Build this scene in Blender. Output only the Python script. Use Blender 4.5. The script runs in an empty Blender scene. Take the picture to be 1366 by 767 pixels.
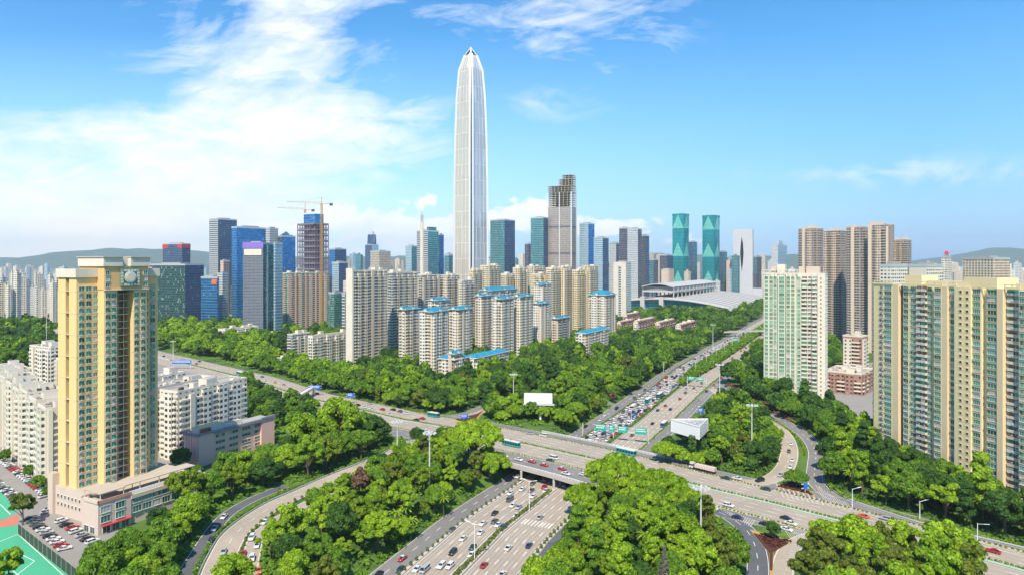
import bpy, bmesh, math, random
from math import radians, sin, cos, pi, sqrt, floor
import numpy as np
random.seed(7); rnd = random.random; U = random.uniform
S = bpy.context.scene
COL = S.collection
# ------------------------------------------------------------------ camera
F, CX, HY, H = 910.7, 683.0, 350.0, 100.0
cam = bpy.data.objects.new('camera', bpy.data.cameras.new('camera')); COL.objects.link(cam)
cam.location = (0, 0, H); cam.rotation_euler = (radians(90), 0, 0)
cam.data.sensor_width = 36; cam.data.lens = 24.0
cam.data.shift_y = -(383.5-HY)/1366.0
cam.data.clip_start = 1; cam.data.clip_end = 60000
S.camera = cam
# ------------------------------------------------------------------ sky, sun, exposure
SUN_EL, SUN_AZ = 53.0, 190.0        # azimuth clockwise from +Y (towards the sun): behind the camera, to the left
sd = (sin(radians(SUN_AZ))*cos(radians(SUN_EL)), cos(radians(SUN_AZ))*cos(radians(SUN_EL)), sin(radians(SUN_EL)))
sl = bpy.data.lights.new('sun', 'SUN'); sl.energy = 3.5; sl.angle = radians(0.6); sl.color = (1.0, .90, .73)
so = bpy.data.objects.new('sun', sl); COL.objects.link(so); so.location = (0, 0, 900)
import mathutils
so.rotation_euler = mathutils.Vector(sd).to_track_quat('Z', 'Y').to_euler()
W = bpy.data.worlds.new('World'); S.world = W; W.use_nodes = True
SKY_STRENGTH = .15
S.view_settings.view_transform = 'Standard'; S.view_settings.look = 'None'
S.view_settings.gamma = 1; S.view_settings.use_curve_mapping = False
S.view_settings.exposure = 0.98
S.cycles.max_bounces = 5; S.cycles.diffuse_bounces = 2; S.cycles.glossy_bounces = 2
S.cycles.transmission_bounces = 2; S.cycles.transparent_max_bounces = 4; S.cycles.volume_bounces = 0
S.cycles.caustics_reflective = False; S.cycles.caustics_refractive = False
S.cycles.use_denoising = True
S.cycles.use_adaptive_sampling = True; S.cycles.adaptive_threshold = .02

class NT:
    def __init__(s, tree): s.t = tree; s.n = tree.nodes; s.l = tree.links
    def new(s, ty, **kw):
        n = s.n.new(ty)
        for k, v in kw.items(): setattr(n, k, v)
        return n
    def put(s, inp, v):
        if hasattr(v, 'is_linked') or hasattr(v, 'links'): s.l.new(v, inp)
        else:
            if isinstance(v, (tuple, list)) and len(v) == 3 and inp.type == 'RGBA': v = (*v, 1)
            inp.default_value = v
    def m(s, op, a, b=None, c=None, clamp=False):
        n = s.new('ShaderNodeMath', operation=op); n.use_clamp = clamp; s.put(n.inputs[0], a)
        if b is not None: s.put(n.inputs[1], b)
        if c is not None: s.put(n.inputs[2], c)
        return n.outputs[0]
    def mix(s, f, a, b, blend='MIX'):
        n = s.new('ShaderNodeMix', data_type='RGBA', blend_type=blend); s.put(n.inputs[0], f); s.put(n.inputs[6], a); s.put(n.inputs[7], b)
        return n.outputs[2]
    def noise(s, vec, scale, detail=3, rough=.5, dist=0.0):
        n = s.new('ShaderNodeTexNoise'); s.put(n.inputs['Scale'], scale); n.inputs['Detail'].default_value = detail
        n.inputs['Roughness'].default_value = rough; n.inputs['Distortion'].default_value = dist
        if vec is not None: s.l.new(vec, n.inputs['Vector'])
        return n.outputs[0]
    def mapr(s, v, a, b, c=0., d=1.):
        n = s.new('ShaderNodeMapRange'); s.put(n.inputs[0], v)
        for i, q in enumerate((a, b, c, d)): n.inputs[i+1].default_value = q
        return n.outputs[0]
    def xyz(s, x, y, z=0.):
        n = s.new('ShaderNodeCombineXYZ'); s.put(n.inputs[0], x); s.put(n.inputs[1], y); s.put(n.inputs[2], z); return n.outputs[0]

def build_world():
    k = NT(W.node_tree); k.n.clear()
    out = k.new('ShaderNodeOutputWorld'); bg = k.new('ShaderNodeBackground'); bg.inputs[1].default_value = SKY_STRENGTH
    sky = k.new('ShaderNodeTexSky', sky_type='NISHITA'); sky.sun_disc = False
    sky.sun_elevation = radians(SUN_EL); sky.sun_rotation = radians(SUN_AZ); sky.air_density = 1.0; sky.dust_density = .3; sky.ozone_density = 2.2
    tc = k.new('ShaderNodeTexCoord'); sp = k.new('ShaderNodeSeparateXYZ'); k.l.new(tc.outputs['Generated'], sp.inputs[0])
    x, y, z = sp.outputs
    ay = k.m('MAXIMUM', k.m('ABSOLUTE', y), .12)
    s_ = k.m('DIVIDE', x, ay); t_ = k.m('DIVIDE', k.m('MAXIMUM', z, 0.0), ay)
    def blob(s0, t0, rs, rt, a):
        d = k.m('ADD', k.m('POWER', k.m('ABSOLUTE', k.m('DIVIDE', k.m('SUBTRACT', s_, s0), rs)), 2.), k.m('POWER', k.m('ABSOLUTE', k.m('DIVIDE', k.m('SUBTRACT', t_, t0), rt)), 2.))
        return k.m('MULTIPLY', k.m('EXPONENT', k.m('MULTIPLY', d, -1.)), a)
    def total(bl):
        r = None
        for b in bl:
            q = blob(*b); r = q if r is None else k.m('ADD', r, q)
        return r
    # broad soft cloud sheet drifting in from the left, with wisps
    big = total([(-.74, .10, .36, .10, .95), (-.40, .19, .17, .08, .80), (-.52, .045, .24, .05, .9), (-.30, .24, .15, .10, .85), (-.34, .36, .20, .07, .75), (-.18, .19, .12, .05, .4),
                 (.07, .37, .16, .07, .62), (.17, .31, .09, .04, .45), (.06, .23, .09, .03, .3), (.62, .13, .30, .03, .36), (.35, .40, .1, .02, .3)])
    v1 = k.xyz(k.m('MULTIPLY', s_, 1.5), k.m('MULTIPLY', t_, 3.2), 3.1)
    n1 = k.noise(v1, 2.1, 6, .58, .9)
    v1b = k.xyz(k.m('ADD', k.m('MULTIPLY', s_, 2.0), k.m('MULTIPLY', t_, 1.6)), k.m('SUBTRACT', k.m('MULTIPLY', t_, 6.), k.m('MULTIPLY', s_, 1.2)), 9.)
    n1b = k.noise(v1b, 3.4, 6, .66, 1.4)
    dens = k.m('ADD', k.m('MULTIPLY', big, .82), k.m('ADD', k.m('MULTIPLY', k.m('SUBTRACT', n1, .5), 2.9), k.m('MULTIPLY', k.m('SUBTRACT', n1b, .5), 1.5)))
    c1 = k.m('MULTIPLY', k.mapr(dens, .22, 1.12), k.mapr(big, .06, .4))
    # small fair-weather heaps low over the skyline
    low = total([(-.20, .045, .17, .028, 1.1), (-.05, .055, .11, .028, 1.25), (-.21, .078, .06, .015, .8), (-.13, .088, .05, .012, .8), (.035, .075, .05, .02, 1.2), (.16, .055, .06, .016, 1.1), (.11, .04, .05, .012, .7), (.23, .035, .06, .012, .9), (.33, .03, .05, .012, .6), (-.42, .06, .1, .02, .8)])
    v2 = k.xyz(k.m('MULTIPLY', s_, 1.), k.m('MULTIPLY', t_, 1.7), 4.4)
    n2 = k.noise(v2, 19., 6, .58, .3)
    c2 = k.m('MULTIPLY', k.mapr(k.m('ADD', k.m('MULTIPLY', low, .50), k.m('MULTIPLY', k.m('SUBTRACT', n2, .5), 2.7)), .30, .52), .95)
    c2 = k.m('MULTIPLY', c2, k.mapr(low, .12, .45))
    hor = k.m('MULTIPLY', k.mapr(t_, .0, .14, 1., 0.), k.mapr(s_, .0, -.6, 0., .95))
    shade = k.noise(k.xyz(s_, k.m('MULTIPLY', t_, 2.2), 1.), 8., 4, .6)
    skyc = sky.outputs[0]
    hs = k.new('ShaderNodeHueSaturation'); hs.inputs['Hue'].default_value = .497; hs.inputs['Saturation'].default_value = 1.38; hs.inputs['Value'].default_value = .70; k.l.new(skyc, hs.inputs['Color'])
    CL = 4.1
    ccol = k.mix(k.mapr(shade, .3, .7), (CL*.72, CL*.84, CL*1.0), (CL*1.10, CL*1.06, CL*.98))
    lowc = k.mix(k.mapr(s_, -.3, .6), (2.0, 3.5, 4.6), (.38, 1.45, 3.1))
    blue = k.mix(k.mapr(t_, .0, .34), k.mix(.85, hs.outputs[0], lowc), hs.outputs[0])
    col = k.mix(k.m('MULTIPLY', c1, .95, clamp=True), blue, ccol)
    col = k.mix(hor, col, (CL*1.12, CL*1.06, CL*.92))
    col = k.mix(k.m('MULTIPLY', c2, 1., clamp=True), col, k.mix(k.mapr(shade, .35, .62), (CL*.86, CL*.93, CL*1.04), (CL*1.1, CL*1.08, CL*1.04)))
    k.l.new(col, bg.inputs[0]); k.l.new(bg.outputs[0], out.inputs[0])
build_world()
# ------------------------------------------------------------------ basics
def lin(c):
    if isinstance(c, str):
        c = tuple(int(c[i:i+2], 16)/255 for i in (0, 2, 4))
        c = tuple(v/12.92 if v <= .04045 else ((v+.055)/1.055)**2.4 for v in c)
    return c
MATS = {}
def pbr(name, col, rough=.7, metal=0., var=.12, vs=.3, bump=0., rnd_amt=0., spec=.5, emit=None):
    if name in MATS: return MATS[name]
    m = bpy.data.materials.new(name); m.use_nodes = True; k = NT(m.node_tree); b = k.n['Principled BSDF']
    col = lin(col); tc = k.new('ShaderNodeTexCoord')
    f = k.noise(tc.outputs['Object'], vs, 5, .6)
    c = k.mix(f, tuple(v*(1-var) for v in col), tuple(min(1, v*(1+var)) for v in col))
    if rnd_amt:
        oi = k.new('ShaderNodeObjectInfo'); c = k.mix(1., c, k.mapr(oi.outputs['Random'], 0, 1, 1-rnd_amt, 1+rnd_amt), 'MULTIPLY')
    k.l.new(c, b.inputs['Base Color']); b.inputs['Roughness'].default_value = rough; b.inputs['Metallic'].default_value = metal
    b.inputs['Specular IOR Level'].default_value = spec
    if bump:
        bp = k.new('ShaderNodeBump'); bp.inputs['Strength'].default_value = bump; k.l.new(k.noise(tc.outputs['Object'], vs*6, 4), bp.inputs['Height']); k.l.new(bp.outputs[0], b.inputs['Normal'])
    if emit: b.inputs['Emission Color'].default_value = (*lin(emit), 1); b.inputs['Emission Strength'].default_value = 1.
    MATS[name] = m; return m
def glassmat(name, dark, light, metal=.5, rough=.12, curtain=.12):
    """window glass: each pane keeps its own tint (random per object and per loose pane)"""
    if name in MATS: return MATS[name]
    m = bpy.data.materials.new(name); m.use_nodes = True; k = NT(m.node_tree); b = k.n['Principled BSDF']
    oi = k.new('ShaderNodeObjectInfo'); g = k.new('ShaderNodeNewGeometry')
    r = k.m('FRACT', k.m('ADD', oi.outputs['Random'], g.outputs['Random Per Island']))
    c = k.mix(k.mapr(r, 0., .8), lin(dark), lin(light)); cur = k.m('GREATER_THAN', r, 1-curtain)
    c = k.mix(cur, c, (.42, .44, .40))
    k.l.new(c, b.inputs['Base Color']); k.l.new(k.m('MULTIPLY', k.m('SUBTRACT', 1., cur), metal), b.inputs['Metallic']); b.inputs['Roughness'].default_value = rough
    MATS[name] = m; return m
def fac(name, wall, glass, fh=3., bw=3.4, lo=.28, hi=.85, ml=.2, mr=None, metal=.4, rough=.15, g2=None, band=None, bandc=None, frame=None, wall2=None, w2w=0, pale_panes=.12, wrough=.75):
    """wall with rows of windows in metres (UV): lo/hi = window band within a storey, ml/mr = side margins within a bay"""
    if name in MATS: return MATS[name]
    m = bpy.data.materials.new(name); m.use_nodes = True; k = NT(m.node_tree); b = k.n['Principled BSDF']
    uv = k.new('ShaderNodeUVMap'); sp = k.new('ShaderNodeSeparateXYZ'); k.l.new(uv.outputs[0], sp.inputs[0])
    u = k.m('DIVIDE', sp.outputs[0], bw); v = k.m('DIVIDE', sp.outputs[1], fh)
    fu, fv = k.m('FRACT', u), k.m('FRACT', v); iu, iv = k.m('FLOOR', u), k.m('FLOOR', v)
    mr = ml if mr is None else mr
    win = k.m('MULTIPLY', k.m('MULTIPLY', k.m('GREATER_THAN', fu, ml), k.m('LESS_THAN', fu, 1-mr)), k.m('MULTIPLY', k.m('GREATER_THAN', fv, lo), k.m('LESS_THAN', fv, hi)))
    wn = k.new('ShaderNodeTexWhiteNoise', noise_dimensions='3D'); k.l.new(k.xyz(iu, iv, 2.), wn.inputs['Vector'])
    oi = k.new('ShaderNodeObjectInfo'); r = k.m('FRACT', k.m('ADD', wn.outputs[0], oi.outputs['Random']))
    gl = lin(glass); g2c = lin(g2) if g2 else tuple(min(1, v*2.2+.02) for v in gl)
    gc = k.mix(k.m('POWER', r, 1.6), gl, g2c)
    gc = k.mix(k.m('MULTIPLY', k.m('GREATER_THAN', r, 1-pale_panes), .8), gc, (.5, .5, .46))  # a random share of panes gets a pale curtain tone
    tc = k.new('ShaderNodeTexCoord'); n = k.noise(tc.outputs['Object'], .07, 4, .6)
    wl = lin(wall); wc = k.mix(n, tuple(v*.86 for v in wl), tuple(min(1, v*1.1) for v in wl))
    if wall2:
        # every w2w-th bay column carries the second wall colour
        a = k.m('LESS_THAN', k.m('FRACT', k.m('DIVIDE', iu, float(w2w))), 1./w2w - .001 if w2w > 2 else .4)
        wc = k.mix(a, wc, lin(wall2))
    if band:      # a darker service band every `band` storeys
        a = k.m('LESS_THAN', k.m('FRACT', k.m('DIVIDE', iv, float(band))), .9/band)
        win = k.m('MULTIPLY', win, 1.) ; gc = k.mix(a, gc, lin(bandc)); wc = k.mix(a, wc, lin(bandc))
    k.l.new(k.mix(win, wc, gc), b.inputs['Base Color']); k.l.new(k.m('MULTIPLY', win, metal), b.inputs['Metallic'])
    k.l.new(k.m('ADD', k.m('MULTIPLY', win, rough-wrough), wrough), b.inputs['Roughness'])
    bp = k.new('ShaderNodeBump'); bp.inputs['Strength'].default_value = .7; bp.inputs['Distance'].default_value = .25
    k.l.new(k.m('SUBTRACT', 1., win), bp.inputs['Height']); k.l.new(bp.outputs[0], b.inputs['Normal'])
    MATS[name] = m; return m

class MB:
    """collects faces; build() links them as one mesh object"""
    def __init__(s): s.v = []; s.f = []; s.mi = []; s.uv = []; s.mats = []
    def mat(s, m):
        if m not in s.mats: s.mats.append(m)
        return s.mats.index(m)
    def face(s, pts, m, uv=None):
        b = len(s.v); s.v.extend(pts); s.f.append(tuple(range(b, b+len(pts)))); s.mi.append(s.mat(m))
        s.uv.extend(uv if uv else [(p[0], p[1]) for p in pts])
    def wall(s, p, q, z0, z1, m, u0=0., zu=0.):
        L = math.hypot(q[0]-p[0], q[1]-p[1])
        s.face([(p[0], p[1], z0), (q[0], q[1], z0), (q[0], q[1], z1), (p[0], p[1], z1)], m, [(u0, z0-zu), (u0+L, z0-zu), (u0+L, z1-zu), (u0, z1-zu)])
    def box(s, x0, x1, y0, y1, z0, z1, m, top=None, zu=0., bottom=False):
        s.wall((x0, y0), (x1, y0), z0, z1, m, 0, zu); s.wall((x1, y0), (x1, y1), z0, z1, m, 0, zu)
        s.wall((x1, y1), (x0, y1), z0, z1, m, 0, zu); s.wall((x0, y1), (x0, y0), z0, z1, m, 0, zu)
        s.face([(x0, y0, z1), (x1, y0, z1), (x1, y1, z1), (x0, y1, z1)], top or m)
        if bottom: s.face([(x0, y1, z0), (x1, y1, z0), (x1, y0, z0), (x0, y0, z0)], top or m)
    def prism(s, pts, z0, z1, m, top=None, zu=0., topscale=None):
        n = len(pts)
        for i in range(n): s.wall(pts[i], pts[(i+1) % n], z0, z1, m, 0, zu)
        s.face([(p[0], p[1], z1) for p in pts], top or m)
    def loft(s, a, b, m):     # two rings of equal length (3d)
        n = len(a)
        for i in range(n):
            j = (i+1) % n; L = math.dist(a[i], a[j])
            s.face([a[i], a[j], b[j], b[i]], m, [(0, a[i][2]), (L, a[i][2]), (L, b[i][2]), (0, b[i][2])])
    def tube(s, p, q, r, m, n=6, r2=None):
        p = mathutils.Vector(p); q = mathutils.Vector(q); d = (q-p).normalized(); r2 = r if r2 is None else r2
        a = d.orthogonal().normalized(); b = d.cross(a)
        R1 = [tuple(p+(a*cos(2*pi*i/n)+b*sin(2*pi*i/n))*r) for i in range(n)]; R2 = [tuple(q+(a*cos(2*pi*i/n)+b*sin(2*pi*i/n))*r2) for i in range(n)]
        for i in range(n): j = (i+1) % n; s.face([R1[i], R1[j], R2[j], R2[i]], m)
        s.face(R2, m); s.face(R1[::-1], m)
    def bar(s, p, q, w, h, m):   # box beam from p to q, width w (horizontal) and height h
        p = mathutils.Vector(p); q = mathutils.Vector(q); d = (q-p).normalized(); a = d.cross(mathutils.Vector((0, 0, 1)))
        if a.length < 1e-4: a = mathutils.Vector((1, 0, 0))
        a = a.normalized()*w/2; b = a.cross(d).normalized()*h/2
        c = [p-a-b, p+a-b, p+a+b, p-a+b, q-a-b, q+a-b, q+a+b, q-a+b]; c = [tuple(v) for v in c]
        for f in ((0, 1, 5, 4), (1, 2, 6, 5), (2, 3, 7, 6), (3, 0, 4, 7), (4, 5, 6, 7), (3, 2, 1, 0)): s.face([c[i] for i in f], m)
    def mesh(s, name):
        me = bpy.data.meshes.new(name); me.from_pydata(s.v, [], s.f)
        for m in s.mats: me.materials.append(m)
        me.polygons.foreach_set('material_index', s.mi)
        ul = me.uv_layers.new(name='UVMap'); ul.data.foreach_set('uv', np.array(s.uv, dtype=np.float32).ravel()); me.update(); return me
    def build(s, name, parent=None, **kw):
        return link(name, s.mesh(name), parent, **kw)
def link(name, me, parent=None, loc=None, rz=None, label=None, cat=None, group=None, kind=None):
    o = bpy.data.objects.new(name, me); COL.objects.link(o)
    if parent is not None: o.parent = parent
    if loc is not None: o.location = loc
    if rz is not None: o.rotation_euler = (0, 0, rz)
    if label: o['label'] = label
    if cat: o['category'] = cat
    if group: o['group'] = group
    if kind: o['kind'] = kind
    return o
def thing(name, label, cat, loc=(0, 0, 0), rz=0., group=None): return link(name, None, None, loc, rz, label, cat, group)
def copy_tree(o, loc, rz, label=None, group=None):
    r = o.copy(); COL.objects.link(r); r.location = loc; r.rotation_euler = (0, 0, rz)
    if label: r['label'] = label
    if group: r['group'] = group
    for ch in KIDS.get(o.name, []):
        c = ch.copy(); COL.objects.link(c); c.parent = r
    return r
KIDS = {}
def remember(o): KIDS[o.name] = [c for c in bpy.data.objects if c.parent == o]
# ------------------------------------------------------------------ from the surveyed picture to the ground
def P(px, py, z=0.):
    D = (H-z)*F/(py-HY); return ((px-CX)/F*D, D)
def interp(x, xs, ys):
    return float(np.interp(x, xs, ys))
def smooth(t): t = max(0., min(1., t)); return t*t*(3-2*t)
_ns = [P(610, 767, -6.5), P(672, 705, -6.5), P(745, 647, -6.5), P(814, 590, -6.2), P(877, 540, -3.6), P(985, 462, 0)]
d0 = (_ns[1][0]-_ns[0][0])/(_ns[1][1]-_ns[0][1])
NSX = [( _ns[0][0]-d0*260, _ns[0][1]-260)] + _ns + [(_ns[-1][0]+.515*900, _ns[-1][1]+900)]
nsx_x = [p[0] for p in NSX]; nsx_y = [p[1] for p in NSX]
def ax(y): return interp(y, nsx_y, nsx_x)
CS = .895
def zprof(y): return -6.5*(1-smooth((y-400)/230))
def vns(x, y): return (x-ax(y))*CS
def terr(x, y):
    v = abs(vns(x, y))
    if v > 40 or y > 640 or y < -60: return 0.
    return zprof(y)*(1-max(0., min(1., (v-30.5)/8)))
def G(px, py):
    z = 0.
    for _ in range(12): x, y = P(px, py, z); z = .5*z+.5*terr(x, y)
    return (x, y)
def G3(px, py): x, y = G(px, py); return (x, y, terr(x, y))
def smoothpath(pts, step=6.):
    """Catmull-Rom through the points, resampled evenly"""
    p = [np.array(q, float) for q in pts]; p = [2*p[0]-p[1]]+p+[2*p[-1]-p[-2]]; out = []
    for i in range(1, len(p)-2):
        n = max(2, int(np.linalg.norm(p[i+1]-p[i])/step))
        for k in range(n):
            t = k/n; a, b, c, d = p[i-1:i+3]
            out.append(.5*((2*b)+(-a+c)*t+(2*a-5*b+4*c-d)*t*t+(-a+3*b-3*c+d)*t**3))
    out.append(p[-2]); return [(float(q[0]), float(q[1])) for q in out]
def frames(path):
    out = []; s = 0
    for i, q in enumerate(path):
        a = path[max(0, i-1)]; b = path[min(len(path)-1, i+1)]; dx, dy = b[0]-a[0], b[1]-a[1]; L = math.hypot(dx, dy) or 1
        if i: s += math.dist(path[i-1], q)
        out.append((q[0], q[1], dy/L, -dx/L, s, dx/L, dy/L))   # x,y, right-normal, arc, tangent
    return out
ROADS = []           # centre samples + half widths, used to keep trees off
def off(fr, o): return (fr[0]+fr[2]*o, fr[1]+fr[3]*o)
def zat(x, y, flat): return 0. if flat else terr(x, y)
def ribbon(mb, fr, o1, o2, e, m, flat=False, reg=True, nsub=1):
    """strip along a path from offset o1 to o2 (functions of x or numbers), e above the ground"""
    f1 = o1 if callable(o1) else (lambda x: o1); f2 = o2 if callable(o2) else (lambda x: o2)
    for a, b in zip(fr[:-1], fr[1:]):
        for k in range(nsub):
            t0, t1 = k/nsub, (k+1)/nsub
            A = [off(a, f1(a[0])*(1-t)+f2(a[0])*t) for t in (t0, t1)]; B = [off(b, f1(b[0])*(1-t)+f2(b[0])*t) for t in (t0, t1)]
            pts = [A[0], A[1], B[1], B[0]]
            mb.face([(x, y, zat(x, y, flat)+e) for x, y in pts][::-1], m, [(x, y) for x, y in pts][::-1])
    if reg:
        for a in fr: 
            w1, w2 = f1(a[0]), f2(a[0]); c = off(a, (w1+w2)/2); ROADS.append((c[0], c[1], abs(w2-w1)/2))
def wallrib(mb, fr, o, w, z0, z1, m, flat=False):
    """low solid wall / kerb / rail following a path"""
    f = o if callable(o) else (lambda x: o)
    for a, b in zip(fr[:-1], fr[1:]):
        q = [off(a, f(a[0])-w/2), off(a, f(a[0])+w/2), off(b, f(b[0])+w/2), off(b, f(b[0])-w/2)]
        zz = [zat(x, y, flat) for x, y in q]
        lo = [(x, y, z+z0) for (x, y), z in zip(q, zz)]; hi = [(x, y, z+z1) for (x, y), z in zip(q, zz)]
        mb.face(hi[::-1], m); mb.face([lo[1], hi[1], hi[2], lo[2]][::-1], m); mb.face([lo[0], lo[3], hi[3], hi[0]][::-1], m)
def dashes(mb, fr, o, on, gap, w, e, m, flat=False):
    f = o if callable(o) else (lambda x: o)
    tot = fr[-1][4]; ss = [q[4] for q in fr]; s = fr[0][4]
    def at(s):
        i = min(len(ss)-2, max(0, int(np.searchsorted(ss, s))-1)); t = (s-ss[i])/max(1e-6, ss[i+1]-ss[i]); a, b = fr[i], fr[i+1]
        return tuple(a[k]*(1-t)+b[k]*t for k in range(7))
    while s+on < tot:
        a, b = at(s), at(s+on)
        q = [off(a, f(a[0])-w/2), off(a, f(a[0])+w/2), off(b, f(b[0])+w/2), off(b, f(b[0])-w/2)]
        mb.face([(x, y, zat(x, y, flat)+e) for x, y in q][::-1], m); s += on+gap
def curve_at(fr, s):
    ss = [q[4] for q in fr]; i = min(len(ss)-2, max(0, int(np.searchsorted(ss, s))-1)); t = (s-ss[i])/max(1e-6, ss[i+1]-ss[i]); a, b = fr[i], fr[i+1]
    return tuple(a[k]*(1-t)+b[k]*t for k in range(7))


# ------------------------------------------------------------------ the ground
def ground_mat():
    m = bpy.data.materials.new('ground'); m.use_nodes = True; k = NT(m.node_tree); b = k.n['Principled BSDF']
    tc = k.new('ShaderNodeTexCoord'); o = tc.outputs['Object']
    a = k.noise(o, .05, 6, .65); c = k.noise(o, .6, 4, .6); far = k.noise(o, .004, 6, .6)
    g = k.mix(k.mapr(a, .35, .65), lin((.030, .085, .008)), lin((.10, .19, .018)))
    g = k.mix(1., g, k.mapr(k.noise(o, 1.3, 5, .7), .3, .7, .45, 1.5), 'MULTIPLY')
    g = k.mix(k.m('MULTIPLY', k.mapr(c, .5, .8), .5), g, lin((.12, .09, .05)))
    sp = k.new('ShaderNodeSeparateXYZ'); k.l.new(o, sp.inputs[0])
    g = k.mix(k.m('MULTIPLY', k.mapr(sp.outputs[1], 900, 1500), k.mapr(far, .42, .55)), g, lin((.22, .22, .2)))
    k.l.new(g, b.inputs['Base Color']); b.inputs['Roughness'].default_value = .95
    return m
GRD = ground_mat()
mb = MB()
rows = [-4000, -60]+list(range(-50, 640, 10))+[640, 2000, 6000, 16000]
cols = [-40, -38.5, -30.5, 0, 30.5, 38.5, 40]
def grow(y):
    a = [(-15500, y, 0.)]+[(ax(y)+v/CS, y, zprof(y) if abs(v) < 31 and -60 < y < 640 else 0.) for v in cols]+[(15500, y, 0.)]
    if y <= -60 or y >= 640: a = [(p[0], p[1], 0.) for p in a]
    return a
vs = []
for y in rows: vs += grow(y)
nC = len(cols)+2; fs = []
for r in range(len(rows)-1):
    for c in range(nC-1): i = r*nC+c; fs.append((i, i+1, i+nC+1, i+nC))
me = bpy.data.meshes.new('ground'); me.from_pydata(vs, [], fs); me.materials.append(GRD)
link('ground', me, kind='structure')
# ------------------------------------------------------------------ roads
def roadmat(name, col):
    """worn paving: broad stains, small patches of newer and older slab, fine grain, faint cracks"""
    m = bpy.data.materials.new(name); m.use_nodes = True; k = NT(m.node_tree); b = k.n['Principled BSDF']; o = k.new('ShaderNodeTexCoord').outputs['Object']
    v = k.new('ShaderNodeTexVoronoi'); v.inputs['Scale'].default_value = .11; k.l.new(o, v.inputs['Vector']); sc = k.new('ShaderNodeSeparateColor'); k.l.new(v.outputs['Color'], sc.inputs[0])
    e = k.new('ShaderNodeTexVoronoi', feature='DISTANCE_TO_EDGE'); e.inputs['Scale'].default_value = .11; k.l.new(o, e.inputs['Vector'])
    f = k.m('ADD', k.m('MULTIPLY', k.mapr(k.noise(o, .035, 5, .6), .3, .7), .5), k.m('MULTIPLY', k.mapr(k.noise(o, .5, 5, .7), .3, .7), .3)); f = k.m('ADD', f, k.m('MULTIPLY', sc.outputs[0], .2))
    c = k.mix(f, tuple(q*.74 for q in col), tuple(q*1.2 for q in col)); c = k.mix(k.mapr(e.outputs['Distance'], .0, .012, .45, 0.), c, tuple(q*.5 for q in col))
    k.l.new(c, b.inputs['Base Color']); b.inputs['Roughness'].default_value = .82; MATS[name] = m; return m
CONC = roadmat('pale_concrete_road', (.37, .315, .25))
GREY = roadmat('grey_asphalt', (.19, .182, .175))
DARK = roadmat('dark_asphalt', (.10, .105, .115))
PAINT = pbr('road_paint', (.78, .77, .72), .6, var=.1, vs=1.)
YEL = pbr('yellow_kerb_paint', (.70, .55, .06), .6, var=.15, vs=1.)
KERB = pbr('concrete_kerb', (.45, .42, .37), .8, var=.15, vs=.5)
CONCW = pbr('concrete_structure', (.42, .40, .37), .8, var=.15, vs=.2)
WHITEM = pbr('white_painted_metal', (.75, .76, .76), .45, var=.05)
def px(pts): return [G(*p) for p in pts]
y0 = -20
NSP = frames(smoothpath([q for q in NSX if q[1] > -100], 8.))
def nsf(*ys_os):     # offset as a function of x, from (y, offset) pairs
    xs = [ax(a) for a, b in ys_os]; os_ = [b for a, b in ys_os]
    return lambda x: interp(x, xs, os_)
mL = nsf((540, -1.6), (640, -7)); mR = nsf((540, 1.6), (640, 6)); pL1 = nsf((540, -17.6), (640, -23.5)); pL2 = nsf((540, -19.2), (640, -25)); pR1 = nsf((540, 19.4), (640, 20.5)); pR2 = nsf((540, 21), (640, 22.2))
eL = nsf((540, -28.6), (640, -32)); eR = nsf((540, 28.6), (640, 31))
NSN = [f for f in NSP if f[1] < 1400]
mb = MB(); ribbon(mb, NSN, eL, eR, .05, GREY, nsub=8); mb.build('highway', kind='structure')
mb = MB(); ribbon(mb, NSN, lambda x: pL1(x)+.2, lambda x: mL(x)-.2, .09, CONC, nsub=4); ribbon(mb, NSN, lambda x: mR(x)+.2, lambda x: pR1(x)-.2, .09, CONC, nsub=4)
mb.build('highway_lanes', kind='structure')
mb = MB(); ribbon(mb, [f for f in NSN if f[1] < 345], lambda x: pR2(x)+.1, lambda x: eR(x)-.1, .09, DARK, reg=False, nsub=3); mb.build('service_lane', kind='structure')
MK = MB()
for j in range(1, 4): dashes(MK, NSN, (lambda j: lambda x: mL(x)+(pL1(x)-mL(x))*j/4)(j), 4, 6, .22, .13, PAINT)
for j in range(1, 5): dashes(MK, NSN, (lambda j: lambda x: mR(x)+(pR1(x)-mR(x))*j/5)(j), 4, 6, .22, .13, PAINT)
for o in (lambda x: mL(x)-.7, lambda x: pL1(x)+.6, lambda x: mR(x)+.7, lambda x: pR1(x)-.6): dashes(MK, NSN, o, 8, .01, .16, .13, PAINT)
dashes(MK, NSN, lambda x: (pL2(x)+eL(x))/2, 4, 6, .2, .13, PAINT); dashes(MK, NSN, lambda x: (pR2(x)+eR(x))/2, 4, 6, .2, .14, PAINT)
dashes(MK, NSN, lambda x: eL(x)+.6, 8, .01, .16, .13, PAINT); dashes(MK, NSN, lambda x: eR(x)-.6, 8, .01, .16, .14, PAINT)
ER = [f for f in NSN if 262 < f[1] < 285]     # slow-down bars across two lanes
for k_ in range(9): dashes(MK, NSN[ [i for i, f in enumerate(NSN) if f[1] > 276][0]: [i for i, f in enumerate(NSN) if f[1] > 292][0]], 4.2+k_*1.5, 6, 4, .35, .135, PAINT)
WEAR = MB(); WM = pbr('tyre_darkened_concrete', (.285, .245, .20), .8, var=.22, vs=.25); WG = pbr('tyre_darkened_asphalt', (.145, .14, .135), .8, var=.2, vs=.25)
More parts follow.
